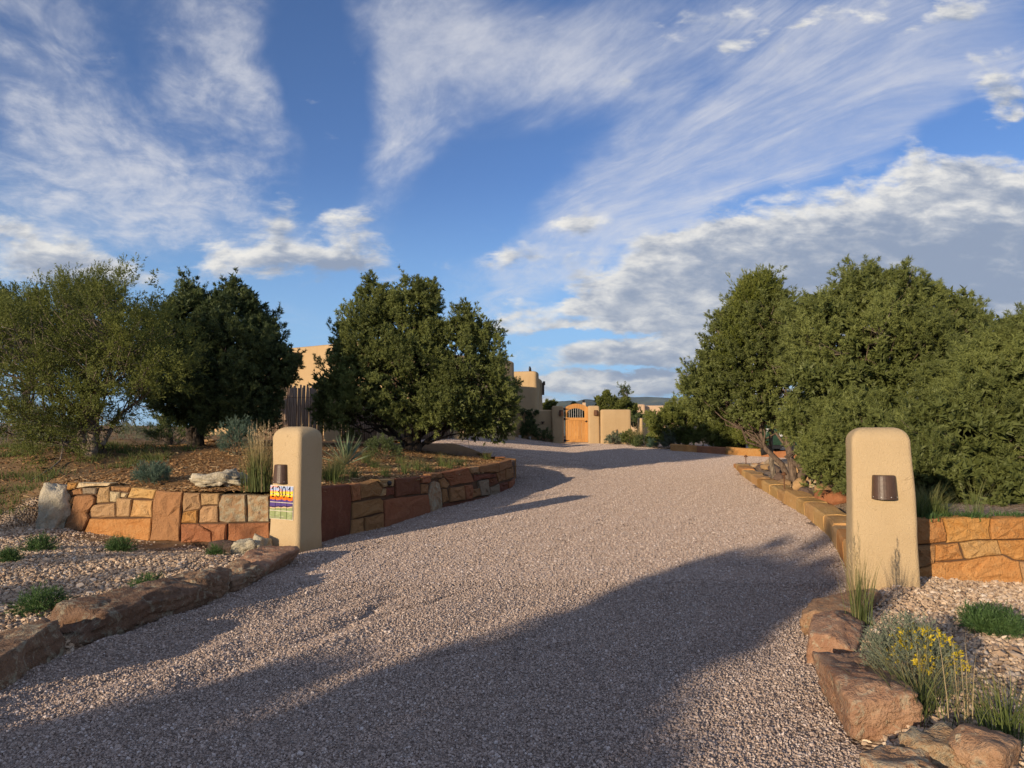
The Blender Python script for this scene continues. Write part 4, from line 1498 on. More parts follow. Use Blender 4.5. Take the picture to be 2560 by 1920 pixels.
# ------------------------------------------------------------------ gate pillars
def stucco_block(name, c, w, d, h, rz, mat, parent=None, taper=0.06, rad=0.09, rtop=0.16, z0=0.0, seed=1, wob=0.008, arch=0.0, nz=18):
    """Hand-finished adobe block: rounded corners, softened top, a slight batter and an uneven face."""
    def ring(hw, hd, rr):
        pts = []
        for (cx, cy, a0) in ((hw, -hd, -90), (hw, hd, 0), (-hw, hd, 90), (-hw, -hd, 180)):
            sx, sy = (1 if cx > 0 else -1), (1 if cy > 0 else -1)
            for i in range(5):
                a = R_(a0 + 22.5 * i)
                pts.append((cx - sx * rr + rr * math.cos(a), cy - sy * rr + rr * math.sin(a)))
        # extra points along the faces
        out = []
        for a, b in zip(pts, pts[1:] + pts[:1]):
            out.append(a)
            ln = math.hypot(b[0] - a[0], b[1] - a[1])
            m = int(ln / 0.12)
            for k in range(1, m):
                out.append((a[0] + (b[0] - a[0]) * k / m, a[1] + (b[1] - a[1]) * k / m))
        return out
    zs = list(np.linspace(z0, h - rtop, nz))
    hw, hd = w / 2, d / 2
    base = ring(hw, hd, min(rad, hw * 0.9, hd * 0.9))
    n = len(base)
    base = np.array(base)
    cr, sr = math.cos(rz), math.sin(rz)
    rows = []
    for z in zs:
        f = (z - z0) / (h - z0)
        s = 1 - taper * f
        rows.append((base * s, np.full(n, z)))
    st = 1 - taper
    for i in range(1, 9):
        a = R_(90.0 * i / 8)
        ins = rtop * (1 - math.cos(a))
        k = np.maximum(0.02, 1 - ins / np.maximum(np.linalg.norm(base * st, axis=1) * 0 + min(hw, hd) * st, 1e-6))
        q = np.stack([np.sign(base[:, 0]) * np.maximum(np.abs(base[:, 0] * st) - ins, 0.0), np.sign(base[:, 1]) * np.maximum(np.abs(base[:, 1] * st) - ins, 0.0)], -1)
        rows.append((q, np.full(n, h - rtop + rtop * math.sin(a))))
    vs = []
    for q, z in rows:
        x = c[0] + q[:, 0] * cr - q[:, 1] * sr
        y = c[1] + q[:, 0] * sr + q[:, 1] * cr
        zz = z + c[2]
        if arch:
            zz = zz - arch * (q[:, 0] / hw) ** 2 * np.clip((z - (h - 0.5)) / 0.5, 0, 1)
        nx = fbm(x * 2.1 + seed, y * 2.1, zz * 2.1, 3)
        dirx, diry = q[:, 0] * cr - q[:, 1] * sr, q[:, 0] * sr + q[:, 1] * cr
        ln = np.hypot(dirx, diry) + 1e-6
        vs.append(np.stack([x + dirx / ln * nx * wob, y + diry / ln * nx * wob, zz], -1))
    m = len(vs)
    V = np.concatenate(vs)
    fs = []
    for i in range(m - 1):
        for k in range(n):
            fs.append((i * n + k, i * n + (k + 1) % n, (i + 1) * n + (k + 1) % n, (i + 1) * n + k))
    fs.append(tuple(range((m - 1) * n, m * n)))
    fs.append(tuple(range(n - 1, -1, -1)))
    o = mesh(name, V, fs, mat, parent, smooth=True)
    return o


def local(c, rz):
    cr, sr = math.cos(rz), math.sin(rz)
    return lambda x, y, z: np.array([c[0] + x * cr - y * sr, c[1] + x * sr + y * cr, c[2] + z])


def sconce(c, rz, front, w0, w1, h, dep, label, z, x=0.0, holes=True, mat=None, group=None, dome=False, lean=0.0):
    """Half-cone wall lamp: shade open below, back plate, a row of small holes."""
    F = local(c, rz)
    o = empty('wall_lamp', tuple(F(x, front, z)))
    tag(o, label, 'lamp', group)
    n = 14
    vs, fs = [], []
    prof = [(0.0, w1, 1.0), (0.92, w0, 0.9), (0.985, w0 * 0.96, 0.86), (1.0, w0 * 0.82, 0.7)]
    if dome:
        prof = [(0.0, w1, 1.0), (0.55, w1, 1.0), (0.75, w1 * 0.9, 0.9), (0.9, w1 * 0.65, 0.68), (0.985, w1 * 0.3, 0.35)]
    ins = []
    for fz, ww, dd in prof:
        for i in range(n + 1):
            a = math.pi * i / n
            vs.append(F(x - ww / 2 * math.cos(a), front - 0.004 + lean * (fz * h) - dep * dd * math.sin(a) ** 0.8, z + fz * h))
    m = n + 1
    for k in range(len(prof) - 1):
        for i in range(n):
            fs.append((k * m + i, k * m + i + 1, (k + 1) * m + i + 1, (k + 1) * m + i))
    top = (len(prof) - 1) * m
    fs.append(tuple(range(top, top + m)))
    # inner skin
    b = len(vs)
    for fz, ww, dd in prof[:2]:
        for i in range(n + 1):
            a = math.pi * i / n
            vs.append(F(x - (ww / 2 - 0.006) * math.cos(a), front - 0.004 + lean * (fz * h) - (dep * dd - 0.006) * math.sin(a) ** 0.8, z + fz * h * 0.97))
    for i in range(n):
        fs.append((b + i + 1, b + i, b + m + i, b + m + i + 1))
        fs.append((i + 1, i, b + i, b + i + 1))
    mesh('shade', vs, fs, mat or M_LAMP, o, smooth=False)
    pl = MB()
    pl.prism([F(x - w0 * 0.48, front, z + 0.01), F(x + w0 * 0.48, front, z + 0.01), F(x + w0 * 0.46, front + lean * h, z + h * 0.97), F(x - w0 * 0.46, front + lean * h, z + h * 0.97)], (0, 0, 0), F(0, 0.03, 0) - F(0, 0, 0))
    pl.build('back_plate', mat or M_LAMP, o)
    if holes:
        for i in range(7):
            a = math.pi * (0.12 + 0.76 * i / 6)
            q = F(x - w1 * 0.5 * math.cos(a), front - 0.006 - dep * 0.995 * math.sin(a) ** 0.8, z + 0.022)
            mb = MB()
            d = F(-math.cos(a), -math.sin(a), 0) - F(0, 0, 0)
            mb.tube([q - d * 0.002, q + d * 0.001], 0.0035, 6)
            mb.build('hole', M_WHITE if i % 2 == 0 else M_BLACK, o)
    return o


# left pillar, with the house number
LP = np.array([-2.885, 9.60, 0.0]); LPR = -R_(31)
LPW, LPD, LPH = 0.56, 0.46, 1.70
lp = stucco_block('gate_pillar', tuple(LP), LPW, LPD, LPH, LPR, M_STUC, None, 0.075, 0.055, 0.15, -0.35, 2, 0.014)
tag(lp, 'tan stucco gate pillar carrying the colourful house number tiles', 'pillar')
# right pillar
RPp = np.array([3.60, 7.02, 0.0]); RPR = -R_(17)
RPW, RPD, RPH = 0.60, 0.45, 1.665
rp = stucco_block('gate_pillar', tuple(RPp), RPW, RPD, RPH, RPR, M_STUC, None, 0.14, 0.045, 0.13, -0.35, 5, 0.014)
tag(rp, 'plain tan stucco gate pillar on the right side of the drive', 'pillar')


def front_at(d, h, taper, z, z0=-0.35):
    return -d / 2 * (1 - taper * (z - z0) / (h - z0))


zl = 0.955
sconce(LP, LPR, front_at(LPD, LPH, 0.075, zl) - 0.004, 0.19, 0.225, 0.245, 0.10, 'brown half cone lamp above the house number tiles', zl, -0.045, True, lean=0.009)
zl = 0.985
sconce(RPp, RPR, front_at(RPD, RPH, 0.14, zl) - 0.004, 0.20, 0.222, 0.225, 0.10, 'brown half cone lamp on the plain right pillar', zl, 0.005, True, lean=0.014)

# house number: sixteen painted tiles
def tile_mat():
    m, t, b = newmat('painted_tile')
    at_ = t.nodes.new('ShaderNodeAttribute')
    at_.attribute_name = 'plaque'
    sp = t.nodes.new('ShaderNodeSeparateXYZ')
    t.links.new(at_.outputs['Vector'], sp.inputs[0])
    u, v = E(t, sp.outputs[0]), E(t, sp.outputs[1])
    n = noise(t, vec(t, u * 3.0, v * 0.6, 0.0), 1.0, 2) - 0.5
    h1 = v + n * 0.10
    c = mixc(t, h1.ss(0.84, 0.86), (0.70, 0.30, 0.24), (0.36, 0.44, 0.66))          # sky: pink below blue
    pk = noise(t, vec(t, u * 3.0, v * 9.0, 4.0), 1.0, 2)
    c = mixc(t, pk.ss(0.54, 0.6) * h1.ss(0.80, 0.86), c, (0.75, 0.36, 0.30))
    n2 = noise(t, vec(t, u * 4.0, 2.0, 0.0), 1.0, 2) - 0.5
    c = mixc(t, (v + n2 * 0.12 - 0.04 * u).ss(0.815, 0.80), c, (0.85, 0.60, 0.05))      # yellow
    c = mixc(t, (v + n2 * 0.10).ss(0.69, 0.675), c, (0.75, 0.16, 0.01))              # orange
    n3 = noise(t, vec(t, u * 5.0, 7.0, 0.0), 1.0, 3) - 0.5
    c = mixc(t, (v - n3 * 0.16).ss(0.585, 0.575), c, (0.085, 0.055, 0.20))           # violet hills
    n4 = noise(t, vec(t, u * 3.5, 11.0, 0.0), 1.0, 2) - 0.5
    c = mixc(t, (v - n4 * 0.14 - 0.05 * u).ss(0.375, 0.365), c, (0.03, 0.02, 0.05))
    c = mixc(t, (v - n4 * 0.14 - 0.05 * u).ss(0.345, 0.335), c, (0.55, 0.40, 0.25))
    c = mixc(t, (v - n4 * 0.14 - 0.05 * u).ss(0.315, 0.30), c, (0.25, 0.29, 0.13))   # green fields
    gr = noise(t, vec(t, u * 4.0, v * 18.0, 0.0), 1.0, 3)
    c = mixc(t, gr.ss(0.5, 0.62) * v.ss(0.30, 0.26), c, (0.36, 0.39, 0.22))
    t.links.new(c, b.inputs['Base Color'])
    b.inputs['Roughness'].default_value = 0.3
    bump(t, b, gr, 0.15, 0.003)
    return m


M_TILE = tile_mat()
M_INK = plain('black_glaze', (0.006, 0.005, 0.008), 0.3)
F = local(LP, LPR)
pw, ph, px0, pz0 = 0.435, 0.435, -0.25, 0.485
def pf(z): return front_at(LPD, LPH, 0.075, z) - 0.012
plaque = empty('house_number_plaque', tuple(F(px0 + pw / 2, pf(pz0), pz0)))
tag(plaque, 'square of sunset landscape tiles showing the number 1301', 'sign')
mb = MB()
mb.prism([F(px0 - 0.004, pf(pz0) + 0.006, pz0 - 0.004), F(px0 + pw + 0.004, pf(pz0) + 0.006, pz0 - 0.004), F(px0 + pw + 0.004, pf(pz0 + ph) + 0.006, pz0 + ph + 0.004), F(px0 - 0.004, pf(pz0 + ph) + 0.006, pz0 + ph + 0.004)], (0, 0, 0), F(0, 0.02, 0) - F(0, 0, 0))
mb.build('grout_bed', M_GROUT, plaque)
for i in range(4):
    for j in range(4):
        a0, a1 = i / 4 + 0.012, (i + 1) / 4 - 0.012
        b0, b1 = j / 4 + 0.012, (j + 1) / 4 - 0.012
        q = [(a0, b0), (a1, b0), (a1, b1), (a0, b1)]
        vs = [F(px0 + pw * a, pf(pz0 + ph * b) - 0.003, pz0 + ph * b) for a, b in q] + [F(px0 + pw * a, pf(pz0 + ph * b) + 0.008, pz0 + ph * b) for a, b in q]
        fs = [(0, 1, 2, 3), (7, 6, 5, 4)] + [(k, k + 4, (k + 1) % 4 + 4, (k + 1) % 4) for k in range(4)]
        mesh('tile', vs, fs, M_TILE, plaque, attrs={'plaque': ('FLOAT_VECTOR', [(a, b, 0) for a, b in q] * 2)})


def numeral(strokes, x, w):
    """Brush-drawn figure: strokes in a unit box, at x across the plaque."""
    mb = MB()
    for st in strokes:
        for (a, b) in zip(st[:-1], st[1:]):
            pa = np.array(a, float); pb = np.array(b, float)
            d = pb - pa
            ln = np.linalg.norm(d) + 1e-6
            sx, sz = 0.075, 0.135
            d3 = np.array([d[0] * sx, d[1] * sz]); l3 = np.linalg.norm(d3) + 1e-9
            nn = np.array([-d3[1], d3[0]]) / l3 * w
            e = d3 / l3 * w * 0.6
            A = np.array([x + pa[0] * sx, pz0 + ph * 0.66 + pa[1] * sz]) - e
            B = np.array([x + pb[0] * sx, pz0 + ph * 0.66 + pb[1] * sz]) + e
            q = [A - nn, B - nn, B + nn, A + nn]
            mb.prism([F(k[0], pf(k[1]) - 0.0045, k[1]) for k in q], (0, 0, 0), F(0, 0.003, 0) - F(0, 0, 0))
    return mb.build('numeral', M_INK, plaque)


def arc(cx, cy, rx, ry, a0, a1, n=9):
    return [(cx + rx * math.cos(R_(a0 + (a1 - a0) * i / n)), cy + ry * math.sin(R_(a0 + (a1 - a0) * i / n))) for i in range(n + 1)]


ONE = [[(0.22, 0.75), (0.55, 1.0), (0.55, 0.0)], [(0.25, 0.0), (0.85, 0.0)]]
THREE = [arc(0.45, 0.75, 0.38, 0.25, 150, -80) + arc(0.42, 0.26, 0.45, 0.27, 80, -150)]
ZERO = [arc(0.5, 0.5, 0.40, 0.5, 0, 360, 16)]
for k, (st, fx) in enumerate(((ONE, 0.045), (THREE, 0.29), (ZERO, 0.53), (ONE, 0.78))):
    numeral(st, px0 + pw * fx, 0.0075)
# faint raised script along the lowest tiles
scr = [(0.03 + 0.0055 * i, 0.055 + 0.018 * math.sin(i * 1.9) * (0.6 + 0.4 * math.sin(i * 0.7))) for i in range(120)]
mb = MB()
mb.tube([F(px0 + pw * a, pf(pz0 + ph * b) - 0.004, pz0 + ph * b) for a, b in scr], 0.0012, 4)
mb.build('raised_script', M_GROUT, plaque)

# ------------------------------------------------------------------ trees
def unit(v):
    return v / (np.linalg.norm(v, axis=-1, keepdims=True) + 1e-9)


def lobe_points(lobes, n, r, shell=(0.86, 1.06), bump_=0.16, lowcut=-0.75):
    """Points spread over the outside of a union of ellipsoids, with their outward directions."""
    C = np.array([l[0] for l in lobes], float)
    A = np.array([l[1] for l in lobes], float)
    area = (A[:, 0] * A[:, 1] + A[:, 0] * A[:, 2] + A[:, 1] * A[:, 2])
    out_p, out_n = [], []
    need = n
    while need > 0:
        m = need * 3 + 200
        k = r.choice(len(lobes), m, p=area / area.sum())
        d = unit(r.normal(0, 1, (m, 3)))
        s = r.uniform(shell[0], shell[1], m)
        p = C[k] + d * A[k] * s[:, None]
        nn = unit(d / A[k])
        ok = d[:, 2] > lowcut
        q = np.min([np.where(k == j, 9.0, np.linalg.norm((p - C[j]) / A[j], axis=1)) for j in range(len(lobes))], axis=0)
        ok &= q > 0.88
        bm = fbm(p[:, 0] * 1.3, p[:, 1] * 1.3, p[:, 2] * 1.3, 2)
        p = p + nn * (bm * bump_)[:, None]
        p, nn = p[ok], nn[ok]
        out_p.append(p[:need]); out_n.append(nn[:need])
        need -= len(p[:need])
    return np.concatenate(out_p), np.concatenate(out_n)


def needles(P, D, L, r, K, M, tl, nl, nw, spread, tint, mat, name, parent, fan=0.75, up=0.25):
    """Branchlets at P along D: K twigs on each, M pointed leaf blades on every twig."""
    n = len(P)
    t = r.random((n, K)) ** 0.8
    rad = unit(r.normal(0, 1, (n, K, 3)))
    rad = unit(rad - D[:, None] * np.sum(rad * D[:, None], -1, keepdims=True))
    tw = unit(D[:, None] + rad * (spread * (1.15 - 0.7 * t))[..., None] + np.array([0, 0, up]))
    tp = P[:, None] + D[:, None] * ((t - 0.55) * L[:, None])[..., None] + rad * (0.02)
    n2 = n * K
    tp, tw = tp.reshape(n2, 3), tw.reshape(n2, 3)
    s = r.random((n2, M))
    rr = unit(r.normal(0, 1, (n2, M, 3)))
    rr = unit(rr - tw[:, None] * np.sum(rr * tw[:, None], -1, keepdims=True))
    b = tp[:, None] + tw[:, None] * (s * tl)[..., None]
    d = unit(tw[:, None] + rr * fan)
    ln = nl * r.uniform(0.7, 1.25, (n2, M))
    side = unit(np.cross(d, unit(r.normal(0, 1, (n2, M, 3)))))
    v0 = b - side * (nw * 0.5)
    v1 = b + side * (nw * 0.5)
    v2 = b + d * ln[..., None]
    V = np.stack([v0, v1, v2], 2).reshape(-1, 3)
    F = np.arange(len(V)).reshape(-1, 3)
    tn = np.repeat(np.clip(tint + 0.0, 0, 1), K * M * 3) + np.repeat(r.normal(0, 0.13, n2), M * 3)
    tipa = np.tile(np.array([0, 0, 1.0]), len(V) // 3)
    return mesh(name, V, F, mat, parent, attrs={'tint': ('FLOAT', np.clip(tn, 0, 1)), 'tip': ('FLOAT', tipa)})


def limb_mesh(name, base, stems, targets, r, mat, parent, r0=0.09, twig_r=0.012, sag=0.1):
    """Trunks and the limbs that carry the crown, one mesh."""
    mb = MB()
    ends = []
    for (top, rad) in stems:
        b = np.array(base, float) + np.array([r.uniform(-0.08, 0.08), r.uniform(-0.08, 0.08), -0.15])
        pts, rads = [], []
        m = 9
        side = r.normal(0, 0.10, (m, 3)) * np.array([1, 1, 0.3])
        for i in range(m):
            f = i / (m - 1)
            p = b + (np.array(top) - b) * np.array([f ** 1.3, f ** 1.3, f ** 0.95]) + side[i] * math.sin(math.pi * f) * 1.2
            pts.append(p); rads.append(rad * (1.25 if i == 0 else 1.0) * (1 - 0.8 * f))
        mb.tube(pts, rads, 9)
        ends.append((np.array(pts), np.array(rads)))
    for T in targets:
        k = r.integers(len(ends))
        ds = [np.min(np.linalg.norm(e[0] - T, axis=1)) for e in ends]
        k = int(np.argmin(ds)) if r.random() < 0.8 else k
        pts, rads = ends[k]
        low = T[2] - base[2]
        i = int(np.clip(np.argmin(np.abs(pts[:, 2] - (base[2] + low * 0.62))) + r.integers(-1, 2), 1, len(pts) - 2))
        a = pts[i]
        v = T - a
        ln = np.linalg.norm(v)
        w = r.normal(0, 0.07, (6, 3)) * ln
        q = []
        for j in range(6):
            f = j / 5
            q.append(a + v * f + w[j] * math.sin(math.pi * f) + np.array([0, 0, -sag * ln * math.sin(math.pi * f) * 0.6]))
        ra = min(rads[i] * 0.55, 0.02 + 0.018 * ln)
        mb.tube(q, [ra + (twig_r * 0.4 - ra) * (j / 5) for j in range(6)], 5)
        # a few bare side twigs
        for _ in range(2):
            j = r.integers(2, 5)
            d = unit(r.normal(0, 1, 3)) * r.uniform(0.15, 0.4)
            mb.tube([q[j], q[j] + d * 0.5 + np.array([0, 0, 0.03]), q[j] + d], [twig_r * 0.7, twig_r * 0.5, twig_r * 0.2], 4)
    return mb.build(name, mat, parent, smooth=True)


def pine(name, base, lobes, label, seed, n=800, K=14, M=8, mat=None, bk=None, stems=None, tl=0.075, nl=0.06, nw=0.013, L=0.34, upb=0.5, cat='tree', group=None, inner=0.75, limbs=70,
         spread=0.8, fan=1.15, shell=(0.80, 1.04), lowcut=-0.75, tone=0.0, bump_=0.16, clump=0.36, per=13, dead=0, spires=None, iw=0.05):
    r = np.random.default_rng(seed)
    T = empty(name, tuple(base))
    tag(T, label, cat, group)
    # boughs end in billows of foliage: clump centres over the crown, branchlets over the outside of each clump
    nc = max(6, int(n / per))
    lob2 = [(l[0], tuple(np.maximum(np.array(l[1]) - np.array([0.62, 0.62, 0.95]) * clump, 0.35 * np.array(l[1])))) for l in lobes]
    Cc, Cn = lobe_points(lob2, nc, r, shell, bump_, lowcut)
    ci = r.integers(0, nc, n)
    rc = clump * r.uniform(0.55, 1.25, nc)
    dd = unit(r.normal(0, 1, (n, 3)) + Cn[ci] * 0.9 + np.array([0, 0, 0.25]))
    P = Cc[ci] + dd * (rc[ci] * r.uniform(0.72, 1.05, n))[:, None] * np.array([0.9, 0.9, 1.15])
    N = unit(dd * 0.8 + Cn[ci] * 0.4)
    out = r.random(n) < 0.05
    P = P + (N * 0.7 + np.array([0, 0, 0.7])) * (out * r.uniform(0.05, 0.18, n))[:, None]
    D = unit(N * 0.9 + np.array([0, 0, upb]) + r.normal(0, 0.28, (n, 3)))
    if spires:        # upright leaders that break the outline
        sp_p, sp_d = [], []
        for (sx, sy, sd, sh) in spires:
            top = at(sx, sy + 6, sd)
            hh = sh * sd / FPX
            m_ = 26
            f_ = r.random(m_) ** 0.8
            a_ = r.uniform(0, 6.283, m_)
            rr_ = 0.17 * f_ + 0.01
            sp_p.append(top + np.stack([np.cos(a_) * rr_, np.sin(a_) * rr_, -hh * f_ - 0.05], -1))
            sp_d.append(unit(np.stack([np.cos(a_) * 0.55, np.sin(a_) * 0.55, np.full(m_, 1.0)], -1)))
        P = np.concatenate([P] + sp_p); D = np.concatenate([D] + sp_d)
        ci = np.concatenate([ci, r.integers(0, nc, len(P) - n)])
    ni = int(n * inner)
    P2, N2 = lobe_points([(l[0], tuple(np.array(l[1]) * 0.78)) for l in lobes], ni, r, (0.45, 1.0), bump_, -0.8)
    D2 = unit(N2 * 0.6 + r.normal(0, 0.5, (ni, 3)))
    # broad blades closing the crown's inside to view, its shade put into darker tint
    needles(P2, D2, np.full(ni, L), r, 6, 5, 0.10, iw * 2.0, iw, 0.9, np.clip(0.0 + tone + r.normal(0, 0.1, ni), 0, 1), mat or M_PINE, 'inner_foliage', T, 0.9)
    PA, DA = P, D
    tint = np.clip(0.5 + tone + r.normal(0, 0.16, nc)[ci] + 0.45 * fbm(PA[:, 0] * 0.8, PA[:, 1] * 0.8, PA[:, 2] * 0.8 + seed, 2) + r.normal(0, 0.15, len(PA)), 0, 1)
    LL = L * r.uniform(0.6, 1.4, len(PA))
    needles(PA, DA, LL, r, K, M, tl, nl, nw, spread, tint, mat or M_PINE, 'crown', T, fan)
    if stems is None:
        c = np.mean([l[0] for l in lobes], 0)
        zt = max(l[0][2] for l in lobes)
        stems = [((c[0], c[1], zt), 0.11)]
    tg = P[r.choice(n, min(limbs, n), replace=False)] * 0.9 + np.mean(P, 0) * 0.1
    limb_mesh('trunk', base, stems, tg, r, bk or M_BARK, T)
    if dead:
        mb = MB()
        for k in r.choice(nc, min(dead, nc), replace=False):
            c0 = Cc[k] - Cn[k] * 0.15
            for _ in range(6):
                d = unit(Cn[k] + r.normal(0, 0.6, 3) + np.array([0, 0, 0.2])) * r.uniform(0.25, 0.55)
                e = unit(r.normal(0, 1, 3)) * 0.12
                mb.tube([c0, c0 + d * 0.55 + e * 0.4, c0 + d + e], [0.011, 0.007, 0.003], 4)
        tag(mb.build('dead_twigs', M_BARKJ, T), kind='stuff')
    return T


def lob(px, py, d, rx, ry, rz):
    """Ellipsoid centred on a photo pixel at distance d; radii rx, rz in photo pixels, ry in metres."""
    p = at(px, py + 14, d)
    k = d / FPX
    return (tuple(p), (rx * k, ry, rz * k))


# central pinyon
base = gp(1030, 1128, 12); CB = base
d0 = base[1]
C_L = [lob(1000, 960, d0, 190, 2.0, 150), lob(860, 965, d0 - 0.2, 90, 1.3, 95), lob(955, 850, d0, 120, 1.5, 110), lob(1030, 770, d0, 82, 1.1, 90), lob(945, 765, d0 + .2, 55, .9, 70),
       lob(1180, 930, d0 - .2, 92, 1.35, 130), lob(1150, 835, d0 + .1, 60, .9, 75), lob(1235, 985, d0, 52, 1.0, 85), lob(1090, 1010, d0 - 0.6, 150, 1.3, 72), lob(830, 1010, d0, 55, .9, 45), lob(1205, 1050, d0, 75, 1.1, 38), lob(1078, 720, d0, 26, .4, 44), lob(1052, 715, d0, 24, .4, 44), lob(945, 720, d0, 26, .4, 50), lob(905, 780, d0, 30, .5, 50), lob(1165, 790, d0, 30, .5, 50), lob(1205, 830, d0, 24, .4, 50), lob(870, 850, d0, 40, .6, 60), lob(1112, 868, d0 - .2, 85, 1.2, 80)]
pine('pinyon_tree', base, C_L, 'broad pinyon pine standing in the island bed left of the court', 301, spires=[(1052, 697, 17.6, 50), (1080, 692, 17.6, 60), (945, 700, 17.6, 60), (985, 722, 17.6, 45), (1165, 772, 17.6, 50), (1205, 815, 17.6, 50), (900, 775, 17.6, 50), (860, 835, 17.6, 45)], n=2600, K=8, M=13, L=0.30, clump=0.30, per=11,
     stems=[(tuple(at(945, 850, d0)), .12), (tuple(at(1035, 790, d0)), .15), (tuple(at(1190, 920, d0 - .2)), .11), (tuple(at(860, 960, d0)), .08), (tuple(at(1240, 1010, d0)), .07)], bk=M_BARKD, limbs=90, nw=0.0165, nl=0.062, inner=0.8)

# dark pinyon on the left mound
base = gp(492, 1108, 11); d0 = 15.6
base = np.array([at(492, 1100, d0)[0], d0, gz(at(492, 1100, d0)[0], d0)])
L_L = [lob(580, 960, d0, 132, 1.5, 125), lob(600, 830, d0, 88, 1.1, 100), lob(592, 750, d0, 42, .6, 62), lob(490, 820, d0 + .3, 80, 1.2, 95), lob(478, 745, d0 + .3, 38, .6, 42), lob(665, 890, d0, 52, .9, 82), lob(520, 1010, d0, 150, 1.3, 65), lob(640, 1030, d0, 70, 1.0, 50), lob(590, 722, d0, 24, .35, 46), lob(575, 735, d0, 22, .35, 46), lob(625, 770, d0, 26, .4, 54), lob(660, 820, d0, 28, .4, 54), lob(540, 770, d0, 30, .5, 50), lob(700, 900, d0, 20, .4, 60)]
pine('pinyon_tree', base, L_L, 'dense dark green pinyon pine at the right end of the left tree group', 302, spires=[(590, 694, 15.6, 60), (562, 735, 15.6, 50), (480, 714, 15.8, 50), (625, 748, 15.6, 50), (540, 752, 15.6, 45), (665, 800, 15.6, 45), (440, 740, 15.8, 45)], n=1800, K=8, M=13, L=0.30, clump=0.30, per=11, mat=M_PINED, bk=M_BARKD, stems=[(tuple(at(585, 800, d0)), .12), (tuple(at(490, 800, d0)), .10)], limbs=60, upb=0.8, nw=0.0165, nl=0.062, tone=-0.05)

# feathery juniper in front of it
d0 = 12.9
xb = at(232, 1120, d0)
base = np.array([xb[0], d0, gz(xb[0], d0)])
J_L = [lob(170, 850, d0, 190, 1.5, 125), lob(60, 900, d0 - .3, 150, 1.4, 150), lob(300, 800, d0, 120, 1.2, 110), lob(395, 880, d0 + .2, 85, 1.0, 120), lob(220, 960, d0 - .4, 190, 1.2, 85), lob(345, 715, d0 + .2, 40, .4, 50), lob(405, 735, d0 + .2, 26, .3, 40), lob(335, 672, d0 + .2, 14, .2, 22), lob(405, 700, d0 + .2, 12, .2, 22), lob(60, 760, d0, 80, .9, 60), lob(200, 770, d0, 90, .9, 70), lob(262, 712, d0, 24, .3, 46), lob(140, 730, d0, 60, .7, 40), lob(20, 1010, d0 - .8, 120, 1.0, 70), lob(-60, 820, d0, 110, 1.2, 130), lob(120, 1075, d0 - 1.0, 90, .7, 35), lob(40, 1060, d0 - .6, 130, 1.0, 60), lob(150, 1010, d0 - .3, 150, 1.0, 60), lob(330, 960, d0 + .4, 110, .9, 70)]
pine('juniper_tree', base, J_L, 'feathery light green juniper with a pale forked trunk at the far left', 303, n=2000, K=13, M=9, mat=M_JUN, bk=M_BARKJ,
     stems=[(tuple(at(250, 900, d0)), .11), (tuple(at(120, 930, d0 - .3)), .09), (tuple(at(395, 950, d0 + .2)), .055), (tuple(at(20, 1010, d0 - .6)), .06), (tuple(at(345, 740, d0 + .2)), .05)],
     tl=0.10, nl=0.030, nw=0.012, L=0.34, upb=0.3, limbs=150, spread=1.1, fan=0.8, inner=0.35, iw=0.022, shell=(0.66, 1.06), bump_=0.25, clump=0.40, per=11)

# pinyons behind on the left
d0 = 18.0
for i, (px, top, w, hgt, sd) in enumerate(((60, 700, 120, 230, 304), (235, 685, 110, 230, 305), (420, 790, 90, 220, 306))):
    q = at(px, 1080, d0 + 0.6 * i)
    b = np.array([q[0], q[1], gz(q[0], q[1])])
    LL_ = [lob(px, top + hgt * 0.62, d0 + .6 * i, w, 1.3, hgt * 0.5), lob(px - 20, top + hgt * 0.3, d0 + .6 * i, w * 0.62, .9, hgt * 0.3), lob(px + 30, top + 34, d0 + .6 * i, w * 0.3, .5, 36), lob(px - 35, top + 44, d0 + .6 * i, w * 0.28, .5, 36)]
    pine('pinyon_tree', b, LL_, ['dark pinyon pine top showing behind the juniper at the left picture edge', 'blue green pinyon pine top rising behind the middle of the juniper', 'dark pinyon pine between the juniper and the dense left pine'][i], sd, n=520, K=8, M=10, mat=M_PINED, bk=M_BARKD, limbs=16, nw=0.02, nl=0.085)

# right-hand group
d0 = 17.0
q = at(1985, 1216, 16.0)
base = np.array([q[0], q[1], gz(q[0], q[1])])
R1 = [lob(1870, 900, d0, 110, 1.4, 140), lob(1900, 800, d0, 78, 1.1, 105), lob(1800, 960, d0, 75, 1.0, 85), lob(1765, 985, d0 - .1, 36, .6, 55), lob(1865, 1005, d0 - .2, 100, 1.2, 62), lob(1955, 860, d0, 60, .9, 110), lob(1778, 895, d0, 20, .3, 48), lob(1748, 950, d0, 22, .3, 36), lob(1905, 705, d0, 22, .35, 50), lob(1965, 760, d0, 26, .4, 44), lob(1835, 800, d0, 20, .3, 50)]
pine('pinyon_tree', base, R1, 'left pinyon pine of the right group, leaning over the court', 310, clump=0.42, per=16, spires=[(1905, 682, 17, 60), (1870, 690, 17, 55), (1965, 742, 17, 50), (1778, 872, 17, 60), (1748, 935, 17, 50), (1838, 765, 17, 50)], n=1200, K=9, M=13, dead=20, stems=[(tuple(at(1988, 1000, 16.2)), .14), (tuple(at(1900, 850, d0)), .09), (tuple(at(1820, 960, d0)), .08)], limbs=70, nw=0.017, nl=0.066, tone=0.1)
q = at(1930, 1195, 17.4)
JR = [lob(1880, 745, 16.8, 46, .55, 62), lob(1915, 720, 16.8, 30, .45, 60), lob(1850, 800, 16.7, 34, .4, 50), lob(1840, 850, 16.5, 22, .35, 60)]
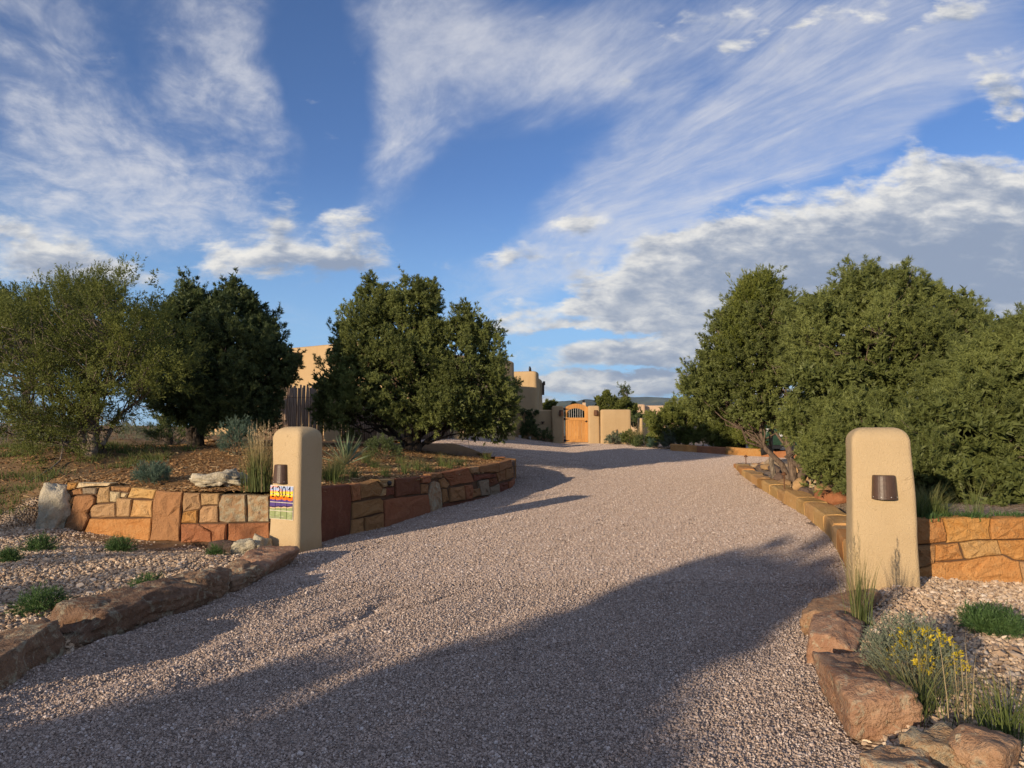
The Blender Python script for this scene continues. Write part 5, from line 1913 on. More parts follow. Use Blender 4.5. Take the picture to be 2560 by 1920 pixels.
pine('juniper_tree', np.array([q[0], q[1], gz(q[0], q[1])]), JR, 'bright yellow green juniper top above the left pine of the right group', 311, n=420, K=12, M=8, mat=M_JUNB, bk=M_BARKJ, tl=0.10, nl=0.05, nw=0.014, L=0.34, upb=0.9, fan=0.5, limbs=20, stems=[(tuple(at(1895, 760, 16.8)), .06)])
d0 = 13.4
q = at(2075, 1226, 14.6)
base = np.array([q[0], q[1], gz(q[0], q[1])])
R2 = [lob(2200, 880, d0, 215, 1.7, 150), lob(2190, 770, d0, 120, 1.2, 95), lob(2170, 725, d0, 44, .6, 52), lob(2060, 820, d0, 78, 1.0, 100), lob(2025, 775, d0 + .2, 34, .5, 60), lob(2085, 750, d0 + .2, 32, .5, 48), lob(2340, 820, d0, 85, 1.0, 90), lob(2250, 735, d0, 60, .7, 58), lob(2395, 790, d0, 36, .5, 70), lob(2430, 790, d0, 16, .3, 30), lob(2090, 960, d0 - .6, 130, 1.1, 80), lob(2290, 980, d0 - .8, 150, 1.2, 90), lob(2075, 1045, d0 + .6, 85, .9, 55), lob(2172, 690, d0, 18, .3, 34), lob(2340, 730, d0, 20, .3, 34), lob(2215, 708, d0, 20, .3, 34), lob(2250, 712, d0, 22, .3, 36), lob(2130, 712, d0, 18, .3, 34), lob(2022, 770, d0, 18, .3, 40), lob(2068, 760, d0, 20, .3, 40), lob(2395, 742, d0, 20, .3, 36), lob(2445, 800, d0, 22, .3, 34), lob(2300, 720, d0, 22, .3, 34)]
pine('pinyon_tree', base, R2, 'largest pinyon pine of the right group, tallest above the plain pillar', 312, clump=0.46, per=19, spires=[(2172, 643, 13.4, 60), (2196, 668, 13.4, 50), (2232, 672, 13.4, 50), (2262, 686, 13.4, 45), (2130, 686, 13.4, 45), (2022, 735, 13.5, 60), (2066, 716, 13.5, 60), (2392, 738, 13.4, 60), (2340, 706, 13.4, 50), (2438, 790, 13.4, 50), (2300, 700, 13.4, 45)], n=1800, K=9, M=15, dead=34, stems=[(tuple(at(2150, 800, d0)), .14), (tuple(at(2060, 860, d0)), .10), (tuple(at(2320, 850, d0)), .09)], limbs=130, nw=0.012, nl=0.066, tone=0.05)
q = at(2030, 1222, 15.4)
R2b = [lob(2015, 1050, 14.8, 70, .8, 34), lob(2080, 1130, 13.0, 80, .8, 48)]
pine('pinyon_tree', np.array([q[0], q[1], gz(q[0], q[1])]), R2b, 'low spreading pine boughs over the heaped rocks behind the right kerb', 313, n=420, K=9, M=13, stems=[(tuple(at(1995, 1090, 14.8)), .10), (tuple(at(2085, 1120, 13.4)), .09)], limbs=60, nw=0.0145, nl=0.062)
d0 = 10.6
q = at(2420, 1230, 10.8)
base = np.array([q[0], q[1], gz(q[0], q[1])])
R3 = [lob(2480, 960, d0, 150, 1.3, 130), lob(2540, 860, d0 + .2, 90, 1.0, 85), lob(2500, 840, d0 + .3, 30, .4, 40), lob(2360, 1080, d0 - .4, 150, 1.0, 95), lob(2520, 1120, d0 - .6, 140, 1.0, 90), lob(2620, 960, d0, 130, 1.2, 180), lob(2300, 1170, d0 - .7, 95, .8, 60), lob(2460, 1215, d0 - 1.2, 140, .7, 42), lob(2610, 1210, d0 - 1.0, 110, .8, 60)]
pine('pinyon_tree', base, R3, 'nearest pinyon pine at the right picture edge, foliage down to the wall', 314, clump=0.44, per=19, spires=[(2500, 808, 10.8, 60), (2548, 792, 10.8, 60), (2470, 846, 10.7, 50), (2590, 800, 10.8, 60)], n=1550, K=10, M=15, dead=30, stems=[(tuple(at(2480, 900, d0)), .12), (tuple(at(2600, 950, d0)), .09), (tuple(at(2330, 1080, d0 - .4)), .07)], limbs=120, nw=0.0098, nl=0.06, tl=0.08, L=0.28, lowcut=-0.9)
q = at(2230, 1180, 11.8)
R4 = [lob(2200, 1080, 11.6, 120, 1.0, 75), lob(2120, 1050, 12.2, 70, .8, 60), lob(2240, 1180, 10.4, 90, .7, 55)]
pine('pinyon_tree', np.array([q[0], q[1], gz(q[0], q[1])]), R4, 'bushy young pinyon pine directly behind the plain pillar', 315, n=520, K=10, M=15, limbs=50, nw=0.0098, nl=0.06, tl=0.08, L=0.28, lowcut=-0.9)

d0 = 11.5
RX_ = [((10.2, 11.4, 2.2), (1.9, 1.6, 1.5)), ((9.4, 11.0, 1.6), (1.5, 1.3, 1.0)), ((11.2, 12.0, 2.9), (1.2, 1.2, 1.1))]
pine('pinyon_tree', np.array([10.2, 11.6, gz(10.2, 11.6)]), RX_, 'pinyon pine just outside the right picture edge', 316, n=600, K=8, M=8, nw=0.03, nl=0.08, limbs=20)

# round junipers and shrubs across the court
def bush(name, px, py, d, rx, rz, label, seed, mat, n, ry=None, cat='shrub', extra=(), nw=0.03, nl=0.09, K=12, M=7, L=0.3, tone=0.0, upb=0.4, bk=None):
    q = at(px, py, d)
    b = np.array([q[0], q[1], gz(q[0], q[1])])
    k = d / FPX
    ry = ry or rx * k
    lb = [lob(px, py - 16, d, rx, ry, rz)] + [lob(e[0], e[1] - 18, *e[2:]) for e in extra]
    return pine(name, b, lb, label, seed, n=n, K=K, M=M, mat=mat, bk=bk or M_BARKJ, cat=cat, nw=nw, nl=nl, L=L, limbs=14, fan=0.8, lowcut=-0.95, clump=0.28, per=11, tone=tone, upb=upb, tl=0.11)


bush('juniper_bush', 1700, 1075, 33.0, 78, 46, 'wide rounded juniper right of the courtyard wall', 320, M_JUN, 640, 1.3, extra=((1650, 1062, 32.8, 30, .8, 38), (1745, 1060, 33.2, 60, 1.0, 46), (1700, 1045, 33.2, 46, .9, 34)), tone=0.12)
bush('juniper_bush', 1805, 1085, 31.2, 48, 40, 'darker rounded juniper between the wide juniper and the right pines', 321, M_JUN, 420, 0.9, extra=((1840, 1075, 31.4, 30, .7, 36),), tone=-0.1)
bush('juniper_bush', 1880, 1085, 29.5, 34, 40, 'bright olive juniper bush beside the green vehicle', 322, M_JUNB, 340, 0.7, extra=((1905, 1110, 29.2, 22, .4, 22),), tone=-0.1)
bush('juniper_tree', 1540, 1035, 43.0, 52, 44, 'rounded juniper tree rising behind the courtyard gate wall', 323, M_JUN, 560, 1.3, 'tree', extra=((1520, 1012, 43, 30, .8, 28), (1575, 1045, 43, 34, .8, 34)), nw=0.035, nl=0.1)
bush('juniper_bush', 1372, 1022, 46.0, 20, 14, 'little dark juniper top just above the courtyard wall', 324, M_JUN, 120, 0.6, nw=0.04, nl=0.1, tone=-0.3)
bush('juniper_bush', 1440, 1040, 44.0, 24, 30, 'dark juniper seen through the bars of the gate', 329, M_PINED, 160, 0.6, nw=0.04, nl=0.1, tone=-0.3)
bush('sapling', 1560, 985, 43.0, 9, 16, 'thin sapling sticking up above the rounded courtyard juniper', 325, M_PINED, 26, 0.2, 'tree', nw=0.03, nl=0.1, K=8, M=5)
bush('juniper_bush', 1610, 1062, 40.0, 30, 14, 'low dark shrubs over the lower courtyard wall', 326, M_PINED, 140, 0.6, nw=0.04, nl=0.1)

# ------------------------------------------------------------------ adobe house
house = empty('adobe_house', (-4.0, 30.0, gz(-4.0, 30.0)))
tag(house, 'tan adobe house with stepped flat roofs behind the central pine', 'house')


def block(parent, corner, uvec, w, d, ztop, zbase, name='wall', mat=None, seed=1, taper=0.012, rad=0.16, rtop=0.14, wob=0.025):
    """Adobe room: corner = near right-hand corner in plan, uvec = direction of the near face (to the right)."""
    u = np.array(uvec, float); u /= np.linalg.norm(u)
    b = np.array([-u[1], u[0]])
    c = np.array(corner) - u * w / 2 + b * d / 2
    return stucco_block(name, (c[0], c[1], 0.0), w, d, ztop, math.atan2(u[1], u[0]), mat or M_STUC2, parent, taper, rad, rtop, zbase, seed, wob, nz=10)


ua = np.array([0.847, -0.53])
pA = at(763, 868, 31.0)
cA = np.array([pA[0], pA[1]]) + ua * 5.0
block(house, cA, ua, 12.0, 3.6, pA[2] + 0.05, 0.6, seed=11)
u1_ = np.array([0.755, -0.656])
c1_ = np.array([0.20, 33.3]) - 6.4 * np.array([0.656, 0.755])
zt1 = at(1288, 903, 33.3)[2]
block(house, c1_, u1_, 5.0, 6.4, zt1, 0.6, seed=12)
p2 = at(1342, 927, 38.2)
block(house, p2[:2], (0.97, -0.24), 4.2, 0.8, p2[2], 0.6, seed=13)
p3 = at(1352, 944, 39.6)
block(house, p3[:2], (0.99, -0.14), 3.0, 1.6, p3[2], 0.6, seed=14, taper=0.05)
# wooden rain spout under the parapet
q = at(742, 893, 31.2)
mb = MB()
n2 = np.array([-0.53, -0.847, 0])
u3 = np.array([0.847, -0.53, 0])
c = np.array([q[0], q[1], q[2]])
for (a, b, w_, h_) in ((-0.19, 0.0, 0.05, 0.30), (0.19, 0.0, 0.05, 0.30), (0.0, -0.13, 0.42, 0.05), (0.0, 0.15, 0.46, 0.05)):
    P0 = c + u3 * a + np.array([0, 0, b])
    mb.prism([P0 - u3 * w_ / 2 - np.array([0, 0, h_ / 2]), P0 + u3 * w_ / 2 - np.array([0, 0, h_ / 2]), P0 + u3 * w_ / 2 + np.array([0, 0, h_ / 2]), P0 - u3 * w_ / 2 + np.array([0, 0, h_ / 2])], n2 * 0.55, n2 * -0.3)
mb.build('rain_spout', M_BEAM, house)
mb = MB()
P0 = c - u3 * 0.28 + n2 * 0.1
mb.prism([P0 + np.array([-0.10, 0, -0.12]), P0 + np.array([0.06, 0, -0.12]), P0 + np.array([0.06, 0, 0.14]), P0 + np.array([-0.10, 0, 0.10])], n2 * 0.2, n2 * -0.2)
mb.build('flashing', M_STEEL, house)
mb = MB(); q = at(1360, 963, 40.2); mb.tube([q, q + np.array([0.0, 0.0, 0.22])], 0.07, 8); mb.build('wall_vent', M_BEAM, house)
mb = MB(); q = at(1358, 972, 40.4); mb.box(q, (0.12, 0.2, 0.7)); mb.build('downpipe', M_BEAM, house)
# dark bird-shaped ornament on the parapet
q = at(1325, 926, 38.6)
mb = MB()
mb.tube([q + np.array([0, 0, -0.05]), q + np.array([0, 0, 0.03]), q + np.array([0, 0, 0.10]), q + np.array([0.0, 0, 0.15]), q + np.array([-0.02, 0, 0.19]), q + np.array([-0.03, 0, 0.22])], [0.05, 0.075, 0.07, 0.045, 0.055, 0.02], 8)
mb.tube([q + np.array([0.03, 0, 0.0]), q + np.array([0.09, 0.02, -0.04])], [0.03, 0.015], 6)
o = mb.build('parapet_ornament', M_IRON, None, smooth=True)
tag(o, 'small dark owl like figure perched on the house parapet', 'ornament')

# ------------------------------------------------------------------ courtyard wall and gate
GD = 36.6


def px_block(name, x0, x1, yt, d, depth, parent, seed, mat=None, rtop=0.09, rad=0.09, zb=0.3, label=None, cat=None, rz=0.0, taper=0.015):
    a, b = at(x0, yt, d), at(x1, yt, d)
    w = b[0] - a[0]
    o = stucco_block(name, ((a[0] + b[0]) / 2, d + depth / 2, 0.0), w, depth, a[2], rz, mat or M_STUC2, parent, taper, min(rad, w * 0.3), rtop, zb, seed, 0.012, nz=8)
    if label:
        tag(o, label, cat)
    return o


px_block('courtyard_wall', 1287, 1381, 1024.5, GD + 0.25, 0.3, None, 41, label='shaded adobe courtyard wall left of the wooden gate with a climbing plant', cat='wall')
px_block('gate_post', 1380, 1409.5, 1014.5, GD - 0.1, 0.5, None, 42, label='adobe post left of the wooden gate, half in shade', cat='pillar')
px_block('gate_post', 1470.5, 1499.5, 1014, GD - 0.1, 0.5, None, 43, label='sunlit adobe post right of the wooden gate', cat='pillar')
px_block('courtyard_wall', 1501.5, 1578.5, 1023.5, GD - 0.35, 0.4, None, 44, label='sunlit adobe wall right of the gate with the metal bird on it', cat='wall')
a = at(1577, 1045, GD + 0.5)
lw_ = stucco_block('courtyard_wall', (a[0] + 1.0, GD + 1.5, 0), 2.4, 0.3, a[2], R_(62), M_STUC2, None, 0.01, 0.08, 0.08, 0.2, 45, 0.012, nz=6)
tag(lw_, 'lower shaded adobe wall running back from the bird wall', 'wall')

gate = empty('wooden_gate', tuple(at(1441, 1105, GD)))
tag(gate, 'arched honey coloured wooden gate with metal bars in the courtyard wall', 'gate')
g0 = at(1413.5, 1105.5, GD)
GO = np.array([g0[0], GD + 0.05, g0[2]])


def gp3(x, y, z): return GO + np.array([x, y, z])


def arch_top(x, spring=1.80, rise=0.185, w=1.165):
    return spring + rise * (1 - ((x - w / 2) / (w / 2)) ** 2)


def op_top(x): return 1.589 + 0.158 * (1 - ((x - 0.546) / 0.449) ** 2)


T_ = 0.055
for x0, x1 in ((0.0, 0.097), (0.995, 1.165)):
    mb = MB()
    pts = [(x0, 0.0), (x1, 0.0)] + [(x1 + (x0 - x1) * k / 4, arch_top(x1 + (x0 - x1) * k / 4) - 0.003) for k in range(5)]
    mb.prism([gp3(x, 0, z) for x, z in pts], (0, 0, 0), (0, T_, 0)); mb.build('stile', M_GATE, gate)
mb = MB()
xs = np.linspace(0.097, 0.995, 13)
pts = [(x, op_top(x)) for x in xs] + [(x, arch_top(x)) for x in xs[::-1]]
for i in range(12):
    q = [(xs[i], op_top(xs[i])), (xs[i + 1], op_top(xs[i + 1])), (xs[i + 1], arch_top(xs[i + 1])), (xs[i], arch_top(xs[i]))]
    mb.prism([gp3(x, -0.004, z) for x, z in q], (0, 0, 0), (0, T_, 0))
mb.build('arched_rail', M_GATE, gate)
mb = MB(); mb.box(gp3(0.546, 0.022, 1.19), (0.898, T_, 0.142)); mb.build('middle_rail', M_GATE, gate)
mb = MB(); mb.box(gp3(0.546, 0.022, 0.08), (0.898, T_, 0.156)); mb.build('bottom_rail', M_GATE, gate)
for i in range(6):
    w_ = 0.898 / 6
    mb = MB(); mb.box(gp3(0.097 + w_ * (i + 0.5), 0.036, 0.638), (w_ - 0.008, 0.03, 0.956)); mb.build('plank', M_GATE, gate)
for i in range(7):
    x = 0.097 + 0.898 * (i + 1) / 8
    mb = MB(); mb.tube([gp3(x, 0.025, 1.24), gp3(x, 0.025, op_top(x) + 0.02)], 0.011, 6); mb.build('bar', M_STEEL, gate)
for z in (1.70, 1.19, 0.09):
    mb = MB(); mb.box(gp3(-0.045, -0.006, z), (0.09, 0.02, 0.12))
    mb.prism([gp3(0.0, -0.008, z - 0.035), gp3(0.22, -0.008, z - 0.008), gp3(0.22, -0.008, z + 0.008), gp3(0.0, -0.008, z + 0.035)], (0, 0, 0), (0, 0.006, 0)); mb.build('hinge', M_IRON, gate)
mb = MB(); mb.box(gp3(1.08, -0.01, 1.07), (0.05, 0.02, 0.10)); mb.tube([gp3(1.0, -0.03, 1.06), gp3(1.08, -0.045, 1.07), gp3(1.15, -0.03, 1.09)], 0.012, 6); mb.build('latch', M_IRON, gate)
mb = MB(); mb.box(gp3(0.58, 0.03, -0.05), (1.28, 0.3, 0.06)); mb.build('threshold', M_STUC3, gate)
# lamps beside the gate
for px, lab in ((1402.5, 'rusty dome lamp on the half shaded post left of the gate'), (1490, 'rusty dome lamp on the sunlit post right of the gate')):
    q = at(px, 1039, GD - 0.1)
    sconce((q[0], GD - 0.1, 0.0), 0.0, 0.0, 0.22, 0.235, 0.29, 0.16, lab, q[2], 0.0, False, M_RUST, None, dome=True)

# metal road-runner on the wall
q = at(1546, 1084, GD - 0.40)
k = (GD - 0.4) / FPX / 8.5


def rr(x, y): return np.array([at(1380 + x / 8.5, 980 + y / 8.5, GD - 0.37)[0], GD - 0.385, at(1380 + x / 8.5, 980 + y / 8.5, GD - 0.37)[2]])


mb = MB()
for poly in ([(1365, 860), (1400, 880), (1450, 895), (1500, 930), (1510, 965), (1450, 960), (1400, 940), (1370, 900)],
             [(1368, 865), (1372, 800), (1385, 790), (1395, 820), (1392, 870)],
             [(1335, 815), (1372, 805), (1374, 815)],
             [(1500, 925), (1655, 785), (1662, 790), (1512, 938)]):
    mb.prism([rr(*p_) for p_ in poly], (0, 0, 0), (0, 0.012, 0))
for (a_, b_) in (((1450, 958), (1440, 1010)), ((1440, 1010), (1410, 1030)), ((1475, 960), (1455, 1000)), ((1400, 880), (1480, 940)), ((1385, 900), (1460, 945))):
    mb.tube([rr(*a_), rr(*b_)], 0.008, 4)
o = mb.build('metal_bird', M_RUST)
tag(o, 'rusty metal running bird mounted on the sunlit courtyard wall', 'wall art')

# small wall shelf in the shade
q = at(1357, 1055, GD + 0.2)
mb = MB(); mb.box((q[0], GD + 0.17, q[2]), (0.18, 0.14, 0.05)); mb.box((q[0], GD + 0.2, q[2] - 0.06), (0.05, 0.08, 0.09))
tag(mb.build('wall_bracket', M_BEAM), 'dark wooden bracket on the shaded courtyard wall', 'bracket')
for px, py, lab in ((1300, 1098, 'small white pot at the foot of the shaded courtyard wall'), (1324, 1099, 'tiny white stone marker under the climbing plant')):
    q = at(px, py, GD - 0.3)
    mb = MB(); mb.tube([(q[0], q[1], gz(q[0], q[1]) - 0.02), (q[0], q[1], gz(q[0], q[1]) + 0.12), (q[0], q[1], gz(q[0], q[1]) + 0.15)], [0.055, 0.075, 0.07], 10)
    tag(mb.build('pot', M_WHITE), lab, 'pot')


# ------------------------------------------------------------------ coyote fence of peeled poles
def coyote(name, a, b, h, label, seed, cat='fence', gap=0.088, rails=True, slope=0.0):
    r = np.random.default_rng(seed)
    a, b = np.array(a, float), np.array(b, float)
    ln = np.linalg.norm(b - a)
    P = empty(name, (a[0], a[1], gz(a[0], a[1])))
    tag(P, label, cat)
    n = int(ln / gap)
    for i in range(n):
        f = (i + 0.5) / n
        p = a + (b - a) * f
        z0 = gz(p[0], p[1]) - 0.05
        hh = h + slope * f + r.uniform(-0.07, 0.07)
        rd = r.uniform(0.036, 0.052)
        mb = MB()
        j = r.normal(0, 0.012, (4, 2))
        mb.tube([(p[0] + j[k, 0], p[1] + j[k, 1], z0 + hh * k / 3) for k in range(4)], [rd * 1.05, rd, rd * 0.96, rd * 0.86], 7)
        mb.build('pole', M_POST, P, smooth=True)
    if rails:
        d = (b - a) / ln
        nn = np.array([d[1], -d[0]])
        for fz in (0.22, 0.78):
            mb = MB()
            mb.tube([(a[0] + nn[0] * 0.05, a[1] + nn[1] * 0.05, gz(*a) + h * fz), (b[0] + nn[0] * 0.05, b[1] + nn[1] * 0.05, gz(*b) + h * fz)], 0.006, 5)
            mb.build('wire', M_RUST, P)
    return P


f0, f1 = at(660, 1000, 25.9)[:2], at(808, 1000, 24.7)[:2]
zt = at(740, 963, 25.4)[2]
coyote('coyote_fence', f0, f1, zt - gz(*((f0 + f1) / 2)), 'fence of rough upright poles between the left pines and the house', 61)
f2, f3 = at(848, 1050, 24.9)[:2], at(943, 1050, 26.0)[:2]
coyote('coyote_fence', f2, f3, 1.75, 'shaded pole fence behind the left side of the central pine', 62)
f4, f5 = at(972, 1050, 26.2)[:2], at(1131, 1050, 27.6)[:2]
coyote('pole_gate', f4, f5, 1.7, 'pair of pole gate leaves in the shade behind the central pine trunk', 63, 'gate')
for k, (x0, x1, d_, lab) in enumerate(((810, 845, 24.55, 'sunlit adobe fence post at the right end of the pole fence'), (945, 969, 26.0, 'shaded adobe post left of the pole gate'), (1132, 1162, 27.5, 'shaded adobe post right of the pole gate'))):
    o = px_block('fence_post', x0, x1, 972 if k == 0 else 1000, d_, 0.45, None, 64 + k, label=lab, cat='pillar', zb=0.7)


# ------------------------------------------------------------------ neighbours and mountains
nb = empty('adobe_house', tuple(at(1640, 1050, 82)))
tag(nb, 'distant tan adobe house beyond the round junipers', 'house')
for (x0, x1, yt, d_, dp, sd) in ((1575, 1615, 1010.5, 82, 6, 71), (1610, 1700, 1013.5, 83, 8, 72)):
    px_block('wall', x0, x1, yt, d_, dp, nb, sd, M_STUC3, 0.2, 0.3, -4.0)
mb = MB(); q = at(1692, 1008, 83); mb.tube([q + np.array([0, 0, -0.5]), q + np.array([0, 0, 0.25])], 0.13, 8); mb.build('vent_pipe', M_WHITE, nb)
mb = MB(); q = at(1460, 1009, 78); mb.box(q + np.array([0, 0, -0.3]), (0.34, 0.34, 0.8)); 
cb = empty('adobe_house', tuple(at(1462, 1040, 78)))
tag(cb, 'far adobe house whose chimney shows above the wooden gate', 'house')
mb.build('chimney', M_STUC3, cb)
px_block('wall', 1420, 1500, 1020, 78, 5, cb, 75, M_STUC3, 0.2, 0.3, -4.0)
mb = MB(); q = at(1459, 1003, 78); mb.box(q, (0.26, 0.26, 0.25)); mb.build('chimney_cap', M_IRON, cb)
n3 = empty('adobe_house', tuple(at(1780, 1050, 95)))
tag(n3, 'pale distant adobe house glimpsed left of the right pines', 'house')
for (x0, x1, yt, d_, dp, sd) in ((1738, 1772, 1016.5, 95, 6, 73), (1770, 1812, 1018.5, 94, 6, 74)):
    px_block('wall', x0, x1, yt, d_, dp, n3, sd, M_STUC, 0.2, 0.3, -4.0)

m, t, b = newmat('forested_slope')
v = coord(t, 'World')
nn_ = noise(t, v, 0.004, 8, 0.7)
n2_ = noise(t, v, 0.0009, 4, 0.6)
c = mixc(t, nn_.ss(0.4, 0.62), (0.030, 0.046, 0.030), (0.085, 0.098, 0.055))
c = mixc(t, n2_.ss(0.6, 0.68) * 0.6, c, (0.24, 0.20, 0.14))
t.links.new(c, b.inputs['Base Color'])
M_MTN = m


def mountain(name, y0, prof, depth, seed, label):
    """A range with its crest along the given pixels, sloping down in front and behind."""
    px = np.arange(prof[0][0], prof[-1][0], 6.0)
    py = np.interp(px, [p[0] for p in prof], [p[1] for p in prof])
    rows = []
    fr = np.array([-1.0, -0.82, -0.64, -0.48, -0.34, -0.22, -0.12, -0.05, 0.0, 0.1, 0.3, 0.6, 1.0])
    X, Y, Z = [], [], []
    for f in fr:
        yy_ = y0 + depth * f
        xs = (px - 1280) / FPX * y0 * (1 + 0.0 * f)
        crest = np.array([at(a_, b_, y0)[2] for a_, b_ in zip(px, py)])
        zz_ = -40 + (crest + 40) * (1 - abs(f)) ** 1.15
        zz_ = zz_ + fbm(xs * 0.0016, yy_ * 0.0016 + np.zeros_like(xs), seed, 4) * 60 * (1 - abs(f)) * (abs(f) > 0.01)
        X.append(xs); Y.append(np.full_like(xs, yy_)); Z.append(zz_)
    o = grid_mesh(name, np.array(X), np.array(Y), np.array(Z), M_MTN)
    tag(o, kind='structure')
    return o


mountain('mountains', 9000, [(-2200, 1072), (-900, 1070), (200, 1070), (900, 1066), (1250, 1050), (1345, 1020), (1385, 1008), (1410, 1003), (1428, 1001), (1440, 1004), (1462, 997.5), (1480, 999), (1510, 1003), (1560, 1012), (1640, 1030), (1800, 1045), (2600, 1040)], 1800, 4.0, '')
mountain('mountains', 14000, [(-2600, 1070), (-300, 1070), (700, 1068), (1300, 1045), (1440, 1015), (1520, 996), (1560, 991), (1585, 993), (1620, 992), (1660, 994), (1700, 996), (1740, 994), (1790, 995), (1850, 999), (2100, 985), (2700, 995), (4400, 1010)], 2600, 9.0, '')

# ------------------------------------------------------------------ parked green vehicle behind the boughs
vd = 28.3
vb = at(1972, 1141, vd)
vz = vb[2]
car = empty('parked_car', (vb[0], vd, vz))
tag(car, 'dark green off road vehicle parked behind the right pine boughs, rear visible', 'car')
VW = 1.84


def cv(x, y, z): return np.array([vb[0] + x, vd + y, vz + z])


def hull(name, secs, mat):
    """Loft of rounded rectangular sections (y, half width, z0, z1, corner)."""
    mb = MB()
    vs, fs = [], []
    n = 16
    for (y, hw, z0_, z1_, rr_) in secs:
        cz, hz = (z0_ + z1_) / 2, (z1_ - z0_) / 2
        for k in range(n):
            a_ = 2 * math.pi * (k + 0.5) / n
            ca, sa = math.cos(a_), math.sin(a_)
            p_ = 4.5
            rr2 = (abs(ca) ** p_ + abs(sa) ** p_) ** (-1 / p_)
            vs.append(cv(hw * ca * rr2, y, cz + hz * sa * rr2))
    for i in range(len(secs) - 1):
        for k in range(n):
            fs.append((i * n + k, i * n + (k + 1) % n, (i + 1) * n + (k + 1) % n, (i + 1) * n + k))
    fs += [tuple(range(n - 1, -1, -1)), tuple(range((len(secs) - 1) * n, len(secs) * n))]
    return mesh(name, vs, fs, mat, car, smooth=False)


bd = hull('body', [(0.0, 0.86, 0.54, 1.02, 0), (0.04, 0.90, 0.52, 1.12, 0), (0.5, 0.92, 0.50, 1.16, 0), (3.0, 0.92, 0.50, 1.14, 0), (4.2, 0.90, 0.52, 1.05, 0), (4.4, 0.82, 0.56, 0.98, 0)], M_GREEN)
hull('cabin', [(0.10, 0.84, 1.05, 1.20, 0), (0.30, 0.80, 1.05, 1.74, 0), (2.2, 0.80, 1.05, 1.78, 0), (3.0, 0.84, 1.05, 1.20, 0)], M_GREEN)
mb = MB(); mb.prism([cv(-0.66, 0.12, 1.20), cv(0.66, 0.12, 1.20), cv(0.60, 0.27, 1.62), cv(-0.60, 0.27, 1.62)], (0, -0.03, 0), (0, 0.05, 0)); mb.build('rear_window', M_GLASS, car)
mb = MB(); mb.box(cv(0, 0.02, 0.50), (1.66, 0.16, 0.09)); mb.build('rear_sill', M_GREEN, car)
mb = MB(); mb.box(cv(0, 0.02, 0.375), (1.55, 0.26, 0.14)); mb.build('bumper', M_BLACK, car)
mb = MB(); mb.prism([cv(-0.38, -0.035, 0.79), cv(-0.13, -0.035, 0.79), cv(-0.12, -0.02, 0.95), cv(-0.36, -0.02, 0.95)], (0, 0, 0), (0, 0.012, 0)); pl_ = mb.build('licence_plate', M_WHITE, car)
for sx in (-0.80, 0.80):
    mb = MB(); mb.box(cv(sx, 0.01, 1.04), (0.10, 0.10, 0.12)); mb.build('tail_lamp', M_WHITE, car)
    for yy_ in (0.75, 3.5):
        w_ = mb_ = MB()
        mb_.tube([cv(sx * 0.95 - 0.12, yy_, 0.35), cv(sx * 0.95 - 0.10, yy_, 0.35), cv(sx * 0.95 + 0.10, yy_, 0.35), cv(sx * 0.95 + 0.12, yy_, 0.35)], [0.30, 0.36, 0.36, 0.30], 20)
        wh = mb_.build('wheel', M_RUBBER, car)
        mb2 = MB(); mb2.tube([cv(sx * 1.11, yy_, 0.35), cv(sx * 1.12, yy_, 0.35)], [0.2, 0.17], 12); mb2.build('rim', M_STEEL, wh)
    mb = MB(); mb.box(cv(sx * 0.86, 0.30, 0.26), (0.24, 0.02, 0.24)); mb.build('mud_flap', M_BLACK, car)
mb = MB(); mb.tube([cv(-0.35, -0.02, 0.34), cv(-0.30, -0.10, 0.34), cv(-0.20, -0.10, 0.33), cv(0.4, -0.02, 0.30)], 0.02, 6); mb.build('tow_hitch', M_STEEL, car)

# ------------------------------------------------------------------ grasses and small plants
def blades(mb_list, base, n, h, spread, w, r, lean=0.35, tipf=None, droop=0.25, seg=3, hv=0.35):
    """Arching grass blades out of one clump."""
    a = r.uniform(0, 2 * math.pi, n)
    rad = np.abs(r.normal(0, spread * 0.45, n))
    b = np.stack([np.cos(a) * rad, np.sin(a) * rad, np.zeros(n)], -1) + base
    a2 = a + r.normal(0, 0.7, n)
    out = np.stack([np.cos(a2), np.sin(a2), np.zeros(n)], -1)
    hh = h * r.uniform(1 - hv, 1 + hv * 0.5, n)
    ln = lean * r.uniform(0.2, 1.3, n)
    side = np.stack([-np.sin(a2), np.cos(a2), np.zeros(n)], -1)
    tw = r.normal(0, 0.8, n)
    side = side * np.cos(tw)[:, None] + out * np.sin(tw)[:, None]
    V, T = [], []
    for k in range(seg + 1):
        f = k / seg
        p = b + np.array([0, 0, 1.0]) * (hh * (f - droop * ln * f * f))[:, None] + out * (hh * ln * f ** 1.7)[:, None]
        ww = w * (1 - f) ** 0.6 * 0.5
        V.append(p - side * ww); V.append(p + side * ww)
        T += [np.full(n, f)] * 2
    V = np.stack(V, 1)
    tip = np.stack(T, 1)
    m = 2 * (seg + 1)
    F = []
    for k in range(seg):
        F.append(np.array([2 * k, 2 * k + 1, 2 * k + 3, 2 * k + 2]))
    F = (np.arange(n)[:, None, None] * m + np.array(F)[None]).reshape(-1, 4)
    tint = np.repeat(np.clip(r.normal(0.5, 0.25, n), 0, 1), m)
    return V.reshape(-1, 3), F, tint, tip.ravel()


